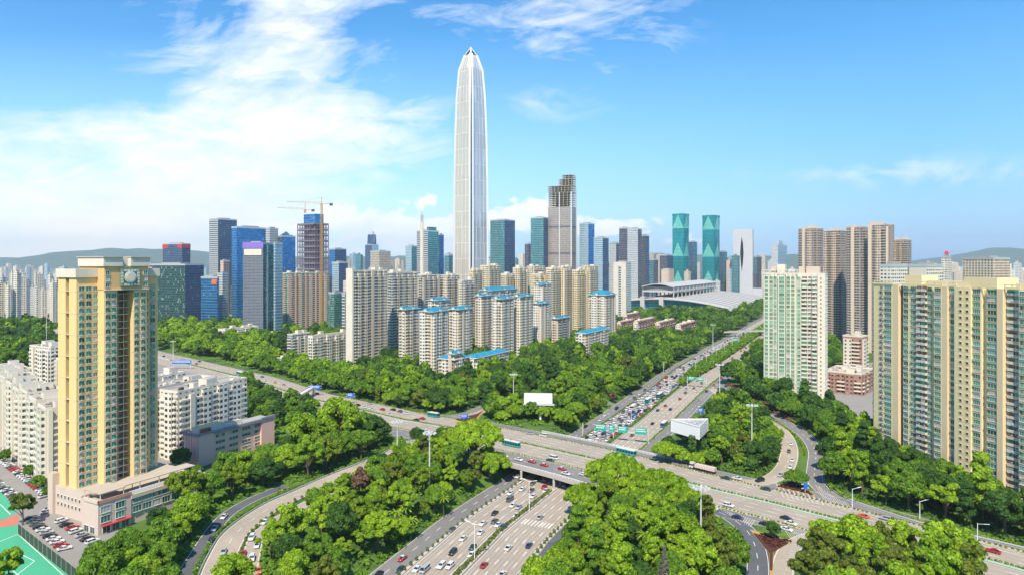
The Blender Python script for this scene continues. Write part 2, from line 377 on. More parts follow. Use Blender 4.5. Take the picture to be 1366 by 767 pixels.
for n_, f1, f2, s0 in ((4, mL, pL1, 0), (5, mR, pR1, 0)):
    for j in range(n_):
        for w_ in (-.75, .75): o1 = (lambda j, n_, f1, f2, w_: lambda x: f1(x)+(f2(x)-f1(x))*(j+.5)/n_+w_-.28)(j, n_, f1, f2, w_); o2 = (lambda g: lambda x: g(x)+.56)(o1); ribbon(WEAR, NSN, o1, o2, .105, WM, reg=False)
# the wide road that crosses on the overpass
EWM = [(20, 420), (76, 440), (150, 461), (230, 481), (312, 501), (342, 508.5), (407, 530), (492, 549), (535, 559), (605, 571.5), (695, 591), (795, 613), (930, 647.5), (1030, 671), (1121, 694), (1159, 704.5), (1274, 735), (1366, 760), (1480, 793), (1600, 830)]
EWP = frames(smoothpath([P(*p) for p in EWM], 6.))
nW = lambda x: interp(x, [-190, -90, -40, 140, 175], [-20.5, -20, -27.5, -27, -18])
nK = lambda x: interp(x, [-190, -120, 60, 110, 150], [-19, -19, -18.8, -15.5, -15.5])
sW = lambda x: interp(x, [-190, -110, -55, 60, 110, 150, 180], [19.5, 20.5, 33, 34.5, 28, 20, 18])
sK = lambda x: interp(x, [-190, -90, 40, 110], [18, 18, 17.5, 18.5])
mb = MB(); ribbon(mb, EWP, nW, sW, .05, GREY, flat=True, nsub=3); mb.build('crossing_road', kind='structure')
mb = MB(); ribbon(mb, EWP, nK, -1.5, .09, CONC, flat=True, nsub=2); ribbon(mb, EWP, 1.5, sK, .09, CONC, flat=True, nsub=2); mb.build('crossing_road_lanes', kind='structure')
for j in range(1, 4):
    dashes(MK, EWP, (lambda j: lambda x: nK(x)*j/4-1)(j), 4, 6, .22, .13, PAINT, True); dashes(MK, EWP, (lambda j: lambda x: sK(x)*j/4+1)(j), 4, 6, .22, .13, PAINT, True)
for o in (lambda x: nK(x)+.6, -2.2, 2.2, lambda x: sK(x)-.6, lambda x: nW(x)+.5, lambda x: sW(x)-.5): dashes(MK, EWP, o, 7, .01, .16, .13, PAINT, True)
for n_, sg, f2 in ((4, -1, nK), (4, 1, sK)):
    for j in range(n_):
        for w_ in (-.75, .75): o1 = (lambda j, f2, w_, sg: lambda x: sg*2+(f2(x)-sg*2)*(j+.5)/4+w_-.28)(j, f2, w_, sg); o2 = (lambda g: lambda x: g(x)+.56)(o1); ribbon(WEAR, EWP, o1, o2, .105, WM, flat=True, reg=False)
WEAR.build('road_wear', kind='structure')
dashes(MK, [f for f in EWP if -60 < f[0] < 120], lambda x: (sK(x)+sW(x))/2+.4, 4, 6, .2, .13, PAINT, True)
EWB = [f for f in EWP if abs(vns(f[0], f[1])) < 47]
ov = thing('overpass', 'long concrete overpass carrying the wide road across the sunken highway', 'overpass', (0, 0, 0))
mb = MB(); wb = EWB
for zz in (-1.5,): ribbon(mb, wb, nW, sW, zz, CONCW, True, False)
for o in (lambda x: nW(x)-.05, lambda x: sW(x)+.05): wallrib(mb, wb, o, .6, -1.5, .35, CONCW, True)
mb.build('deck', ov)
for o in (lambda x: nW(x)-.05, lambda x: sW(x)+.05):
    mb = MB(); wallrib(mb, wb, o, .18, .95, 1.12, WHITEM, True); wallrib(mb, wb, o, .1, .62, .72, WHITEM, True)
    s_ = 0
    while s_ < wb[-1][4]-wb[0][4]:
        c = curve_at([(f[0], f[1], f[2], f[3], f[4]-wb[0][4], f[5], f[6]) for f in wb], s_); q = off(c, o(c[0])); mb.box(q[0]-.07, q[0]+.07, q[1]-.07, q[1]+.07, .3, 1., WHITEM); s_ += 2.
    mb.build('railing', ov)
for vo in (-18.4, 0, 20.2):
    for eo in range(-26, 36, 10):
        # crossing of the lines: walk along the deck
        c = min(EWB, key=lambda f: abs(vns(*off(f, eo))-vo)); q = off(c, eo)
        q = (ax(q[1])+vo/CS, q[1]); z = terr(*q); mb = MB(); mb.tube((q[0], q[1], z), (q[0], q[1], -1.45), .62, CONCW, 12); mb.build('pier', ov)
# ramps: picture points of the centre line, width, colour
RAMPS = [
 ('slip_road', [(575, 590), (548, 592), (520, 607), (492, 619), (451, 635), (405, 656), (362, 676), (318, 708), (299, 738), (286, 770), (275, 810), (268, 860)], 9.5, CONC),
 ('slip_road_lane', [(540, 603), (505, 624), (475, 638), (440, 655), (405, 674), (375, 690), (345, 713), (336, 738), (332, 767), (335, 800), (345, 850)], 6.0, CONC),
 ('service_road', [(380, 648), (335, 667), (302, 687), (281, 712), (266, 735), (251, 760), (232, 800)], 6.0, DARK),
 ('loop_road', [(598, 556), (622, 551), (650, 541), (700, 533), (760, 530), (800, 532), (826, 540)], 6.5, GREY),
 ('loop_ramp', [(662, 541), (640, 549), (630, 557), (633, 566), (655, 573), (690, 580)], 7.5, CONC),
 ('connector_ramp', [(952, 518), (975, 530), (1000, 543), (1022, 556), (1038, 570), (1049, 585), (1053, 602), (1048, 622), (1032, 637), (1005, 644), (975, 640)], 9.0, CONC),
 ('outer_ramp', [(960, 512), (985, 528), (1010, 543), (1036, 557), (1062, 572), (1080, 588), (1088, 604), (1087, 622), (1087, 640), (1100, 656), (1125, 669), (1165, 683), (1224, 702), (1299, 721), (1366, 737), (1450, 760)], 7.6, GREY),
 ('exit_ramp', [(930, 674), (960, 683), (985, 697), (1001, 714), (1009, 735), (1011, 760), (1008, 800), (1000, 850)], 7.4, DARK),
 ('entry_ramp', [(1110, 711), (1080, 716), (1058, 727), (1047, 744), (1044, 767), (1050, 800), (1062, 850)], 7.0, CONC),
]
RF = {}
for nm, pts, w, m in RAMPS:
    fr = frames(smoothpath([G(*p) for p in pts], 4.)); RF[nm] = fr
    mb = MB(); ribbon(mb, fr, -w/2, w/2, .055 if m is not DARK else .06, m, nsub=2); mb.build(nm, kind='structure')
    for o in (-w/2+.4, w/2-.4): dashes(MK, fr, o, 4, .01, .16, .12, PAINT)
    if w > 7: dashes(MK, fr, 0, 4, 6, .18, .12, PAINT)
# hatched noses
WORN = pbr('worn_road_paint', (.50, .46, .40), .7, var=.2, vs=2.)
def hatch(tri, n, m=WORN):
    a, b, c = [P(*p) for p in tri]
    for i in range(n):
        t0, t1 = i/n, (i+.3)/n
        L = lambda p, q, t: (p[0]*(1-t)+q[0]*t, p[1]*(1-t)+q[1]*t)
        q = [L(a, b, t0), L(a, b, t1), L(a, c, t1), L(a, c, t0)]
        MK.face([(x, y, .14) for x, y in q], m)
for tr in ([(1150, 684), (1030, 643), (1040, 662)], [(1150, 684), (1085, 645), (1098, 668)], [(962, 681), (1003, 704), (1010, 694)], [(1092, 712), (1040, 700), (1056, 724)], [(1045, 767), (1070, 724), (1057, 724)]): hatch(tr, 16)
MK.build('road_markings', kind='structure')
# raised islands and kerbs
RED = pbr('red_groundcover', (.075, .022, .016), .95, var=.75, vs=2.2, bump=.6)
SOIL = pbr('ochre_kerb_edge', (.42, .27, .08), .8, var=.2)
LAWN = pbr('lawn', (.10, .20, .02), .9, var=.35, vs=.4)
ISL = MB()
for pts in ([(1000, 706), (1057, 721.5), (1032, 736), (1031, 767), (1027, 767), (1026, 738)], [(1034, 649), (1056, 640), (1090, 662)], [(603, 560), (640, 551), (648, 546), (630, 566), (608, 562)], [(536, 601), (556, 590), (566, 598), (548, 604)]):
    g = [P(*p) for p in pts]; cx_ = sum(p[0] for p in g)/len(g); cy_ = sum(p[1] for p in g)/len(g)
    ISL.prism(g, 0., .16, SOIL); g2 = [(cx_+(x-cx_)*.80, cy_+(y-cy_)*.80) for x, y in g]; ISL.prism(g2, .1, .5, RED)
ISL.build('traffic_island', kind='structure')
PLK = MB()
for f1, f2 in ((pL1, pL2), (pR1, pR2)): wallrib(PLK, NSN, (lambda f1, f2: lambda x: (f1(x)+f2(x))/2)(f1, f2), 1.3, 0., .2, KERB)
wallrib(PLK, NSN, lambda x: (mL(x)+mR(x))/2, 2.6, 0., .22, KERB)
wallrib(PLK, EWP, 0, 2.6, 0., .25, KERB, True)
for f in (nK, sK):
    seg = [q for q in EWP if q[0] > -90]; sg = 1 if f is sK else -1
    wallrib(PLK, seg, (lambda f, sg: lambda x: f(x)+sg*.9)(f, sg), 1.1, 0., .2, KERB, True)
    for sgn in (-1, 1): dashes(PLK, seg, (lambda f, sg, sgn: lambda x: f(x)+sg*.9+sgn*.6)(f, sg, sgn), 2.2, 2.2, .32, .24, YEL, True)
PLK.build('median_kerb', kind='structure')
RAILM = pbr('galvanised_rail', (.52, .55, .56), .5, .2)
rl = MB(); wallrib(rl, RF['slip_road'], 5.0, .12, .3, .8, RAILM); link('guardrail', rl.mesh('g'), label='white guardrail along the outside of the curving slip road at lower left', cat='guardrail')
rl = MB(); wallrib(rl, [f for f in RF['outer_ramp'] if f[1] < 420], -4.1, .12, .3, .8, RAILM); link('guardrail', rl.mesh('g'), label='pale guardrail along the outer ramp below the yellow apartment block', cat='guardrail')
rl = MB(); wallrib(rl, [f for f in EWP if f[0] > 75], 2.0, .12, .35, .95, pbr('pale_green_rail', (.42, .55, .45), .6), True); link('guardrail', rl.mesh('g'), label='pale green guardrail beside the median hedge right of the overpass', cat='guardrail')
# paved ground patches
PAVE = pbr('grey_paving', (.25, .235, .215), .85, var=.15, vs=.1)
def patch(name, pts, m, e=.03, world=False):
    mb = MB(); g = pts if world else [P(*p) for p in pts]; mb.face([(x, y, e) for x, y in g], m)
    a = sum(g[i][0]*g[(i+1) % len(g)][1]-g[(i+1) % len(g)][0]*g[i][1] for i in range(len(g)))
    if a < 0: mb.f = [f[::-1] for f in mb.f]
    mb.build(name, kind='structure')
patch('car_park', [(-90, 640), (0, 585), (90, 610), (160, 700), (150, 735), (120, 748), (107, 778), (24, 710), (0, 690), (-90, 725)], PAVE)
patch('lower_court', [(-140, 835), (-60, 700), (0, 703), (22, 700), (100, 767), (140, 810)], pbr('green_court', (.06, .36, .20), .7, var=.06), .05)
patch('upper_court', [(-90, 690), (-60, 640), (0, 655), (24, 680), (14, 688), (0, 694)], pbr('green_court', (.06, .36, .20)), .05)
patch('court_path', [(-90, 712), (-60, 690), (0, 694), (26, 686), (22, 700), (0, 703)], pbr('red_court', (.48, .16, .10), .8), .06)
patch('city_paving', [(-10, 380), (430, 372), (1600, 368), (1600, 372), (1250, 395), (1020, 400), (700, 425), (560, 440), (430, 430), (200, 425), (-10, 400)], PAVE, .02)
patch('block_paving', [(300, 505), (215, 480), (120, 470), (-60, 480), (-60, 600), (120, 640), (250, 625), (320, 590)], PAVE, .022)
patch('estate_lawn', [(345, 530), (385, 545), (420, 560), (400, 585), (360, 590)], LAWN, .03)
patch('shop_paving', [(1098, 545), (1100, 495), (1180, 480), (1190, 540), (1160, 560)], PAVE, .025)
CL = MB(); WHT = PAINT
for a, b in (((0, 745), (50, 790)), ((24, 712), (88, 770)), ((20, 735), (46, 748)), ((46, 748), (12, 775)), ((0, 722), (24, 712)), ((0, 672), (14, 686))):
    p, q = P(*a), P(*b); CL.bar((*p, .065), (*q, .065), .22, .02, WHT)
CL.build('court_lines', kind='structure')

#PART3
# ================================================================== BUILDINGS
FOOT = []        # (x, y, radius) discs under buildings, trees keep off
def zt(ypx, D): return H-(ypx-HY)*D/F
def corner(xl, xc, xr, D, yaw):
    a = radians(yaw); u = (cos(a), sin(a)); v = (-sin(a), cos(a)); kc = (xc-CX)/F; X = kc*D
    def t(px, dx, dy): k = (px-CX)/F; return (k*D-X)/(dx-k*dy)
    Wd = t(xl, -u[0], -u[1]) if xl < xc else None; L = t(xr, v[0], v[1]) if xr > xc else None
    return X, D, Wd, L
def footprint(o, x0, x1, y0, y1, pad=3.):
    a = o.rotation_euler[2]; n1 = max(1, int((x1-x0)/9)); n2 = max(1, int((y1-y0)/9))
    for i in range(n1+1):
        for j in range(n2+1):
            lx, ly = x0+(x1-x0)*i/n1, y0+(y1-y0)*j/n2
            FOOT.append((o.location[0]+lx*cos(a)-ly*sin(a), o.location[1]+lx*sin(a)+ly*cos(a), pad+3))
def mbadd(s, o, x, y, z, rz):
    c, n = cos(rz), sin(rz); b = len(s.v)
    s.v.extend((x+p[0]*c-p[1]*n, y+p[0]*n+p[1]*c, z+p[2]) for p in o.v)
    mm = [s.mat(m) for m in o.mats]
    s.f.extend(tuple(i+b for i in f) for f in o.f); s.mi.extend(mm[i] for i in o.mi); s.uv.extend(o.uv)
ACM = pbr('air_conditioner', (.40, .38, .33), .6); TAUPE = pbr('taupe_recess', (.20, .16, .12), .8, var=.3); LAUN = [pbr('red_cloth', (.45, .08, .06), .9), pbr('blue_cloth', (.10, .20, .42), .9), pbr('white_cloth', (.7, .7, .68), .9), pbr('net_glazing', (.30, .36, .34), .4)]
def window(w, h, glass, frame, sill=.28, mull=1, ac=None):
    """one window, facing -y, hung on the wall plane y=0; z=0 is its sill"""
    m = MB(); m.face([(-w/2, -.03, 0), (w/2, -.03, 0), (w/2, -.03, h), (-w/2, -.03, h)], glass)
    m.box(-w/2-.12, w/2+.12, -sill, 0, -.14, 0, frame, bottom=True); m.box(-w/2-.12, w/2+.12, -.2, 0, h, h+.14, frame, bottom=True)
    m.box(-w/2-.1, -w/2, -.14, 0, 0, h, frame); m.box(w/2, w/2+.1, -.14, 0, 0, h, frame)
    for i in range(mull): x = -w/2+w*(i+1)/(mull+1); m.box(x-.05, x+.05, -.1, 0, 0, h, frame)
    if ac: m.box(-w/2, -w/2+.9, -.6, 0, -.85, -.25, ac, bottom=True)
    return m
def balcony(w, h, d, slab, rail, dark, kit=0):
    m = MB(); m.face([(-w/2, -.03, 0), (w/2, -.03, 0), (w/2, -.03, h), (-w/2, -.03, h)], dark)
    m.box(-w/2, w/2, -d, 0, -.18, 0, slab, bottom=True); m.box(-w/2, w/2, -d, -d+.1, 0, 1.0, rail); m.box(-w/2, -w/2+.1, -d, 0, 0, 1., rail); m.box(w/2-.1, w/2, -d, 0, 0, 1., rail)
    if kit == 1:      # washing on a line and a planter
        for j, c_ in enumerate((LAUN[0], LAUN[1], LAUN[2])): x = -w/2+.3+j*(w-.6)/3; m.box(x, x+.45, -d+.25, -d+.3, 1.15, 2.0, c_, bottom=True)
    if kit == 2: m.box(-w/2+.15, w/2-.15, -d+.12, -d+.16, 1.0, 2.2, LAUN[3]); m.box(w/2-.9, w/2-.1, -d-.45, -d, .1, .7, ACM, bottom=True)
    if kit == 3: m.box(-w/2+.1, w/2-.1, -d+.1, -d+.14, 1.0, 2.35, dark)
    return m
def hang(root, items, name='window', cap=98):
    """items: (MB, x, y, z, rz). The nearest `cap` are parts, the rest of them one object"""
    cx, cy, cz = 0, 0, H; a = root.rotation_euler[2]
    def dist(i):
        X = root.location[0]+i[1]*cos(a)-i[2]*sin(a); Y = root.location[1]+i[1]*sin(a)+i[2]*cos(a); return (X*X+Y*Y+(H-i[3]-root.location[2])**2)
    vis = lambda i: math.hypot(X, Y)
    items = sorted(items, key=dist); cache = {}
    for it in items[:cap]:
        if id(it[0]) not in cache: cache[id(it[0])] = it[0].mesh(name)
        o = link(name, cache[id(it[0])], root, (it[1], it[2], it[3]), it[4])
    if len(items) > cap:
        mb = MB()
        for it in items[cap:]: mbadd(mb, *it)
        mb.build(name+'_rows', root, kind='stuff')
# ---- golden tower at left
GOLD = pbr('golden_tile', (.80, .56, .26), .75, var=.08, vs=.15); GOLD2 = pbr('orange_tile', (.70, .44, .19), .75, var=.08, vs=.15)
CREAM = pbr('cream_render', (.66, .60, .48), .75, var=.08, vs=.15); WHT2 = pbr('white_render', (.67, .61, .51), .75, var=.2, vs=.12)
BEIGE = pbr('beige_render', (.56, .47, .36), .8, var=.10, vs=.12); FRAME = pbr('window_frame', (.60, .60, .56), .6, var=.05); DARKR = pbr('dark_recess', (.07, .06, .05), .8, var=.3)
TEAL = glassmat('teal_glass', (.025, .12, .11), (.14, .46, .38), .3, .14, .14); GRN = glassmat('green_glass', (.05, .17, .09), (.20, .42, .27), .25, .15, .06)
DGL = glassmat('dark_window_glass', (.02, .03, .035), (.10, .15, .16), .3, .15, .12)
ACM = pbr('air_conditioner', (.40, .38, .33), .6)
ROOFG = pbr('roof_grey', (.34, .33, .31), .85, var=.2, vs=.3); ROOFT = pbr('roof_tan', (.44, .37, .28), .85, var=.15, vs=.3)
t = thing('apartment_tower', 'tall golden apartment tower with teal windows and a round emblem at the left', 'apartment tower', (-171, 268, 0), radians(-29))
footprint(t, -14, 5, 0, 34); mb = MB()
mb.box(-13, -7.6, 0, 8.2, 8, 94, GOLD, ROOFG); mb.box(-7.6, -5.2, 1.6, 8.2, 8, 94, DARKR, ROOFG); mb.box(-5.2, 0, 0, 8.2, 8, 94, GOLD, ROOFG)
mb.box(-13, -4, 8.2, 34, 8, 98, GOLD, ROOFG); mb.box(-4, 0, 26.2, 34, 8, 94, GOLD, ROOFG)
mb.box(-4, 4.5, 8.2, 13.4, 8, 89, GOLD, ROOFG); mb.box(-4, 4.5, 20.3, 26.2, 8, 89, GOLD, ROOFG)
mb.box(-12, 4.9, 8.0, 26.4, 89, 98.4, GOLD2, ROOFG); mb.box(4.5, 5.4, 8., 26.5, 88.7, 89.1, WHT2)
for z in np.arange(20, 89, 8.55): mb.box(-13.06, .06, -.06, 8, z, z+.12, BEIGE); mb.box(0, 4.56, 8.14, 13.46, z, z+.12, BEIGE); mb.box(0, 4.56, 20.24, 26.26, z, z+.12, BEIGE)
mb.build('wall', t)
mb = MB(); mb.box(-13.6, .6, -.6, 8.2, 94, 97.4, WHT2, ROOFG); mb.box(-4, .6, 26.2, 34.6, 94, 97.4, WHT2, ROOFG); mb.box(-12.6, 5.5, 7.4, 15.2, 98.4, 102, WHT2, ROOFG); mb.box(-12.6, 3.6, 15.2, 18.6, 98.4, 101.6, WHT2, ROOFG); mb.box(-12.6, 5.5, 18.6, 27, 98.4, 102, WHT2, ROOFG)
for a_, b_, c_ in ((-14, 1, -1), (-14, 1, 8),): pass
mb.box(-13, 6., 7, 15.4, 102, 102.3, BEIGE, ROOFT); mb.box(-13, 6, 18.4, 27.4, 102, 102.3, BEIGE, ROOFT)
mb.build('parapet', t)
mb = MB(); mb.box(5.0, 5.7, 14.2, 22.2, 90.2, 97.6, GRN)
for k in range(6):
    for y_, z_ in ((14.3+k*1.35, 90.4), (14.3+k*1.35, 96.2), (14.3, 90.4+k*1.17), (21.1, 90.4+k*1.17)): mb.box(5.7, 5.85, y_, y_+1., z_, z_+.95, FRAME)
mb.tube((5.6, 18.2, 93.9), (6.1, 18.2, 93.9), 2.4, FRAME, 28); mb.tube((5.6, 18.2, 93.9), (6.3, 18.2, 93.9), 1.8, WHT2, 28); mb.build('emblem', t)
mb = MB()
for z in np.arange(10, 88, 2.85):
    mb.box(-4, 1.2, 13.4, 20.3, z, z+.25, CREAM, bottom=True); mb.box(.6, 1.2, 14, 15.4, z+.25, z+1.3, ACM)
for y in (15.6, 18.0): mb.tube((1.4, y, 8), (1.4, y, 88), .12, WHT2, 5)
mb.build('service_balcony', t)
its = []; CREAMF0 = pbr('gold_frame', (.66, .56, .38), .7); wA = window(2.1, 1.9, TEAL, CREAMF0, .25, 1, ACM); wB = window(1.6, 1.75, TEAL, FRAME, .3, 1); wC = window(.7, .9, DARKR, FRAME, .15, 0); wD = window(2.0, 1.9, TEAL, CREAMF0, .3, 1, ACM)
for i in range(28):
    z = 11.2+i*2.85; e = z+.3
    if z < 92:
        for y in (2.0, 4.7): its.append((wA, 0, y, e, pi/2))
        its.append((wB, 0, 7.2, e, pi/2)); its.append((wC, -6.4, 1.6, e, 0))
        for y in (28.5, 31.6): its.append((wA, 0, y, e, pi/2))
    if z < 86:
        for y in (9.7, 12.1, 21.6, 24.5): its.append((wD, 4.5, y, e, pi/2))
for z in (90, 92.4, 94.8):
    for y in (9.3, 25.2): its.append((wB, 4.9, y, z, pi/2))
hang(t, its)
# podium
PINKB = pbr('pinkish_stone', (.60, .49, .41), .8, var=.1, vs=.2); AWN = pbr('red_awning', (.5, .04, .06), .6)
t = thing('podium_building', 'low beige podium building with roof terrace round the foot of the golden tower', 'podium', (-171, 268, 0), radians(-29))
footprint(t, -14, 26, -6, 40, 2); mb = MB()
mb.box(-14, 12, -1.5, 38, 0, 11.2, PINKB, ROOFT); mb.box(12, 17, -4.5, 38, 0, 10.6, PINKB, ROOFT); mb.box(17, 26, -6.5, 6, 0, 11.6, PINKB, ROOFT)
mb.prism([(17, 6), (25.3, 6), (25.8, 16), (25.6, 26), (24.6, 38), (17, 38)], 0, 11, PINKB, ROOFT)
mb.box(-15.5, -12, -2.6, 0, 0, 16, PINKB, ROOFT); mb.build('wall', t)
mb = MB(); mb.box(16.8, 26.3, -6.8, -6.2, 11.6, 12.8, PINKB); mb.box(25.9, 26.3, -6.8, 6, 11.6, 12.8, pbr('terrace_rail', (.5, .25, .18), .7)); mb.box(11.8, 12.2, -4.8, -1, 11, 12, PINKB); mb.box(25.6, 26.4, 6, 38, 9.9, 11.4, BEIGE)
mb.box(24.4, 24.7, 6, 37, 11.4, 12.4, WHITEM); mb.build('parapet', t)
mb = MB(); mb.box(13, 24, -4.6, 5, 14.2, 14.5, ROOFT, bottom=True); mb.box(16.5, 22.5, 5, 36, 14.2, 14.5, ROOFT, bottom=True)
for x, y in ((13.4, -4.3), (23.6, -4.3), (23.6, 4.5), (17, 12), (22, 12), (22, 20), (22, 28), (17, 35), (22, 35)): mb.tube((x, y, 11), (x, y, 14.2), .16, WHT2, 6)
mb.build('canopy_roof', t)
mb = MB(); mb.box(26, 27.4, -5.5, 5.5, 3.2, 3.45, AWN, bottom=True); mb.build('awning', t)
its = []; w1 = window(3.4, 2.4, TEAL, FRAME, .3, 2); w2 = window(1., 1.3, DARKR, FRAME, .15, 0); w3 = window(2.6, 2.4, DGL, FRAME, .1, 1)
for z in (4.3, 7.9):
    for y in (-3.8, 1.7): its.append((w1, 26, y, z, pi/2))
    for y in (8.5, 12.5, 16.5, 20.5, 24.5, 28.5, 32.5): its.append((w1, 25.75, y, z, pi/2))
for z in (3.8, 6.9):
    for x in (-10, -7.5, -5, -2.5, 0, 2.5, 5, 7.5): its.append((w2, x, -1.5, z, 0))
for y in (-3.5, 0, 3.6): its.append((w3, 26, y, .3, pi/2))
for x in (18.6, 22.5): its.append((w3, x, -6.5, .3, 0))
hang(t, its)
# ---- big yellow block at right
CREAMF = pbr('cream_frame', (.58, .54, .38), .7, var=.05)
YELW = pbr('yellow_render', (.78, .65, .37), .75, var=.08, vs=.12); YEL2 = pbr('yellow_render_shaded', (.72, .57, .35), .8, var=.08, vs=.12)  # second tone: the yellow wall with shade painted into its colour
yw = radians(-76); t = thing('apartment_block', 'long yellow apartment block with teal windows at the right edge of the view', 'apartment block', (194, 367, 0), yw)
footprint(t, 0, 96, -3, 16)
def tq(px): k = (px-CX)/F; return (k*367-194)/(.242+.97*k)
mb = MB(); mb.box(0, 96, 0, 16, 0, 88.6, YELW, ROOFT)
def bay(a, b, d, m=YELW, top=88.6): mb.box(tq(a), tq(b), -d, 0, 0, top, m, ROOFT)
bay(1170, 1196, 2.2); bay(1207, 1247, 1.0); bay(1251, 1262, 2.4); bay(1262, 1269, 2.4, YEL2); bay(1270, 1280, 1.2); bay(1280, 1302, 3.); bay(1302, 1314, 2.0); bay(1321, 1336, 2.0); bay(1336, 1344, 2.6, YEL2); bay(1196, 1203, 2.2, YEL2)
bay(1365, 1392, 2.4)
mb.box(tq(1203), tq(1207), -.6, 0, 0, 88, DARKR); mb.box(tq(1314), tq(1321), -.5, 0, 0, 88, YEL2)  # recess strips, their shade painted in as darker tones
mb.build('wall', t)
mb = MB()
for a, b, d in ((1164, 1196, 2.6), (1207, 1262, 2.4), (1270, 1280, 1.8), (1302, 1336, 2.5), (1345, 1366, 2.2)):
    x0, x1 = tq(a), tq(b); mb.box(x0, x1, -d, -d+.25, 90.2, 90.6, YELW, bottom=True); n_ = max(2, int((x1-x0)/4))
    for i in range(n_+1): x = x0+(x1-x0-.4)*i/n_; mb.box(x, x+.4, -d, -d+.3, 88.6, 90.4, YELW)
    mb.box(x0, x1, -d+.02, -d+.12, 88.6, 89.4, YELW)
mb.build('parapet', t)
mb = MB(); mb.box(tq(1203), tq(1225), 2, 12, 88.6, 93.5, YELW, ROOFT); mb.box(tq(1286), tq(1330), 0, 12, 88.6, 93.2, YELW, ROOFT); mb.box(tq(1225), tq(1286), 4, 14, 88.6, 91, YELW, ROOFT); mb.box(tq(1345), tq(1380), 4, 14, 88.6, 91, YELW, ROOFT); mb.build('lift_house', t)
its = []
def spec(a, b, d, kind):
    x0, x1 = tq(a), tq(b); w = (x1-x0)*(.84 if kind == 't' else .95); x = (x0+x1)/2
    if kind == 't': m = (window(w, 1.85, TEAL, CREAMF, .32, 1 if w < 3 else 2, None), window(w, 1.85, TEAL, CREAMF, .32, 1 if w < 3 else 2, ACM), window(w, 1.85, TEAL, FRAME, .45, 3, None))
    elif kind == 's': m = window(min(w, 1.3), 1.1, DARKR, YEL2, .12, 0)
    elif kind == 'k': m = window(min(w, 1.8), 1.6, DGL, WHT2, .5, 1, ACM)
    else: m = (balcony(w, 2.4, 1.1, CREAM, CREAM, TAUPE), balcony(w, 2.4, 1.1, CREAM, CREAMF, TAUPE, 1), balcony(w, 2.4, 1.1, CREAM, FRAME, TAUPE, 2), balcony(w, 2.4, 1.1, CREAM, CREAM, TEAL, 3))
    if not isinstance(m, tuple): m = (m,)
    return (m, x, -d)
SP = [spec(1164.5, 1169.5, .0, 't'), spec(1178, 1183.5, 2.2, 'k'), spec(1184, 1195, 2.2, 't'), spec(1207.5, 1214.5, 1., 't'), spec(1217, 1225.5, 1., 't'), spec(1226, 1232, 1., 'b'), spec(1232.5, 1239, 1., 'b'), spec(1239.5, 1246, 1., 't'), spec(1252, 1261.5, 2.4, 't'), spec(1270.5, 1279.5, 1.2, 't'), spec(1286, 1291, 3., 's'), spec(1295, 1300, 3., 's'), spec(1302, 1313.5, 2., 't'), spec(1321.5, 1335, 2., 't'), spec(1345, 1355, 0, 'b'), spec(1355.5, 1362, 0, 'b'), spec(1366, 1376, 2.4, 't'), spec(1378, 1388, 2.4, 't')]
for m, x, y in SP:
    for i in range(30): its.append((random.choice(m), x, y, 1.9+i*2.9, 0))
hang(t, its)
# ---- green and white tower
t = thing('apartment_tower', 'white apartment tower with bright green window columns standing right of the highway', 'apartment tower', (188, 510, 0), radians(-30)); footprint(t, 0, 42, 0, 18)
PALEG = pbr('pale_green_render', (.62, .68, .55), .75, var=.08)
def tg(px): k = (px-CX)/F; return (k*510-188)/(.866+.5*k)
def tz(z): return tg(1010+z/5.48)
mb = MB(); mb.box(0, 42, 0, 18, 0, 92.2, WHT2, ROOFG)
for a, b, d, m in ((55, 88, 1., PALEG), (90, 150, 1.6, WHT2), (157, 206, 2.4, PALEG), (212, 280, 1.6, WHT2), (290, 322, 1., PALEG), (400, 444, 1., WHT2), (444, 500, 1.8, WHT2)): mb.box(tz(a), tz(b), -d, 0, 0, 92.2 if m is WHT2 else 90.5, m, ROOFG)
mb.build('wall', t)
mb = MB(); mb.box(-1, 24, -2.8, -2.5, 94, 94.4, WHT2); mb.box(-1, 24, 2, 2.3, 94, 94.4, WHT2)
for i in range(9): mb.box(-1+i*3.1, -.6+i*3.1, -2.8, -2.4, 90, 94, WHT2); mb.box(-1+i*3.1, -.6+i*3.1, -2.8, 2.3, 94, 94.3, WHT2)
mb.build('roof_frame', t)
mb = MB(); mb.box(5, 9, 3, 9, 92.2, 97, BEIGE, ROOFG); mb.box(9.5, 15, 0, 8, 92.2, 98.5, WHT2, ROOFG); mb.box(24, 28, 3, 9, 92.2, 96.8, BEIGE, ROOFG); mb.box(29, 38, 4, 12, 92.2, 97, BEIGE, ROOFG); mb.build('lift_house', t)
its = []; wS = window(.8, 1.1, DGL, WHT2, .12, 0)
for a, b, d, kd in ((58, 82, 1., 't'), (93, 118, 1.6, 't'), (122, 146, 1.6, 't'), (163, 202, 2.4, 't'), (216, 243, 1.6, 't'), (250, 276, 1.6, 't'), (294, 319, 1., 't'), (326, 366, 0, 'b'), (373, 397, 0, 'b'), (404, 440, 1., 'b')):
    w = tz(b)-tz(a)-.2; x = (tz(a)+tz(b))/2; m = (window(w, 2.0, GRN, WHT2, .25, 1), window(w, 2.0, GRN, PALEG, .4, 2)) if kd == 't' else (balcony(w, 2.3, 1.2, WHT2, WHT2, TAUPE), balcony(w, 2.3, 1.2, WHT2, CREAM, TAUPE, 1), balcony(w, 2.3, 1.2, WHT2, WHT2, TAUPE, 2), balcony(w, 2.3, 1.2, WHT2, WHT2, GRN, 3))
    for i in range(30): its.append((random.choice(m), x, -d, 1.8+i*2.95, 0))
for i in range(30):
    its.append((wS, tz(468), -1.8, 2.2+i*2.95, 0))
    for y in (3, 8, 13): its.append((wB, 42, y, 1.8+i*2.95, pi/2))
hang(t, its)
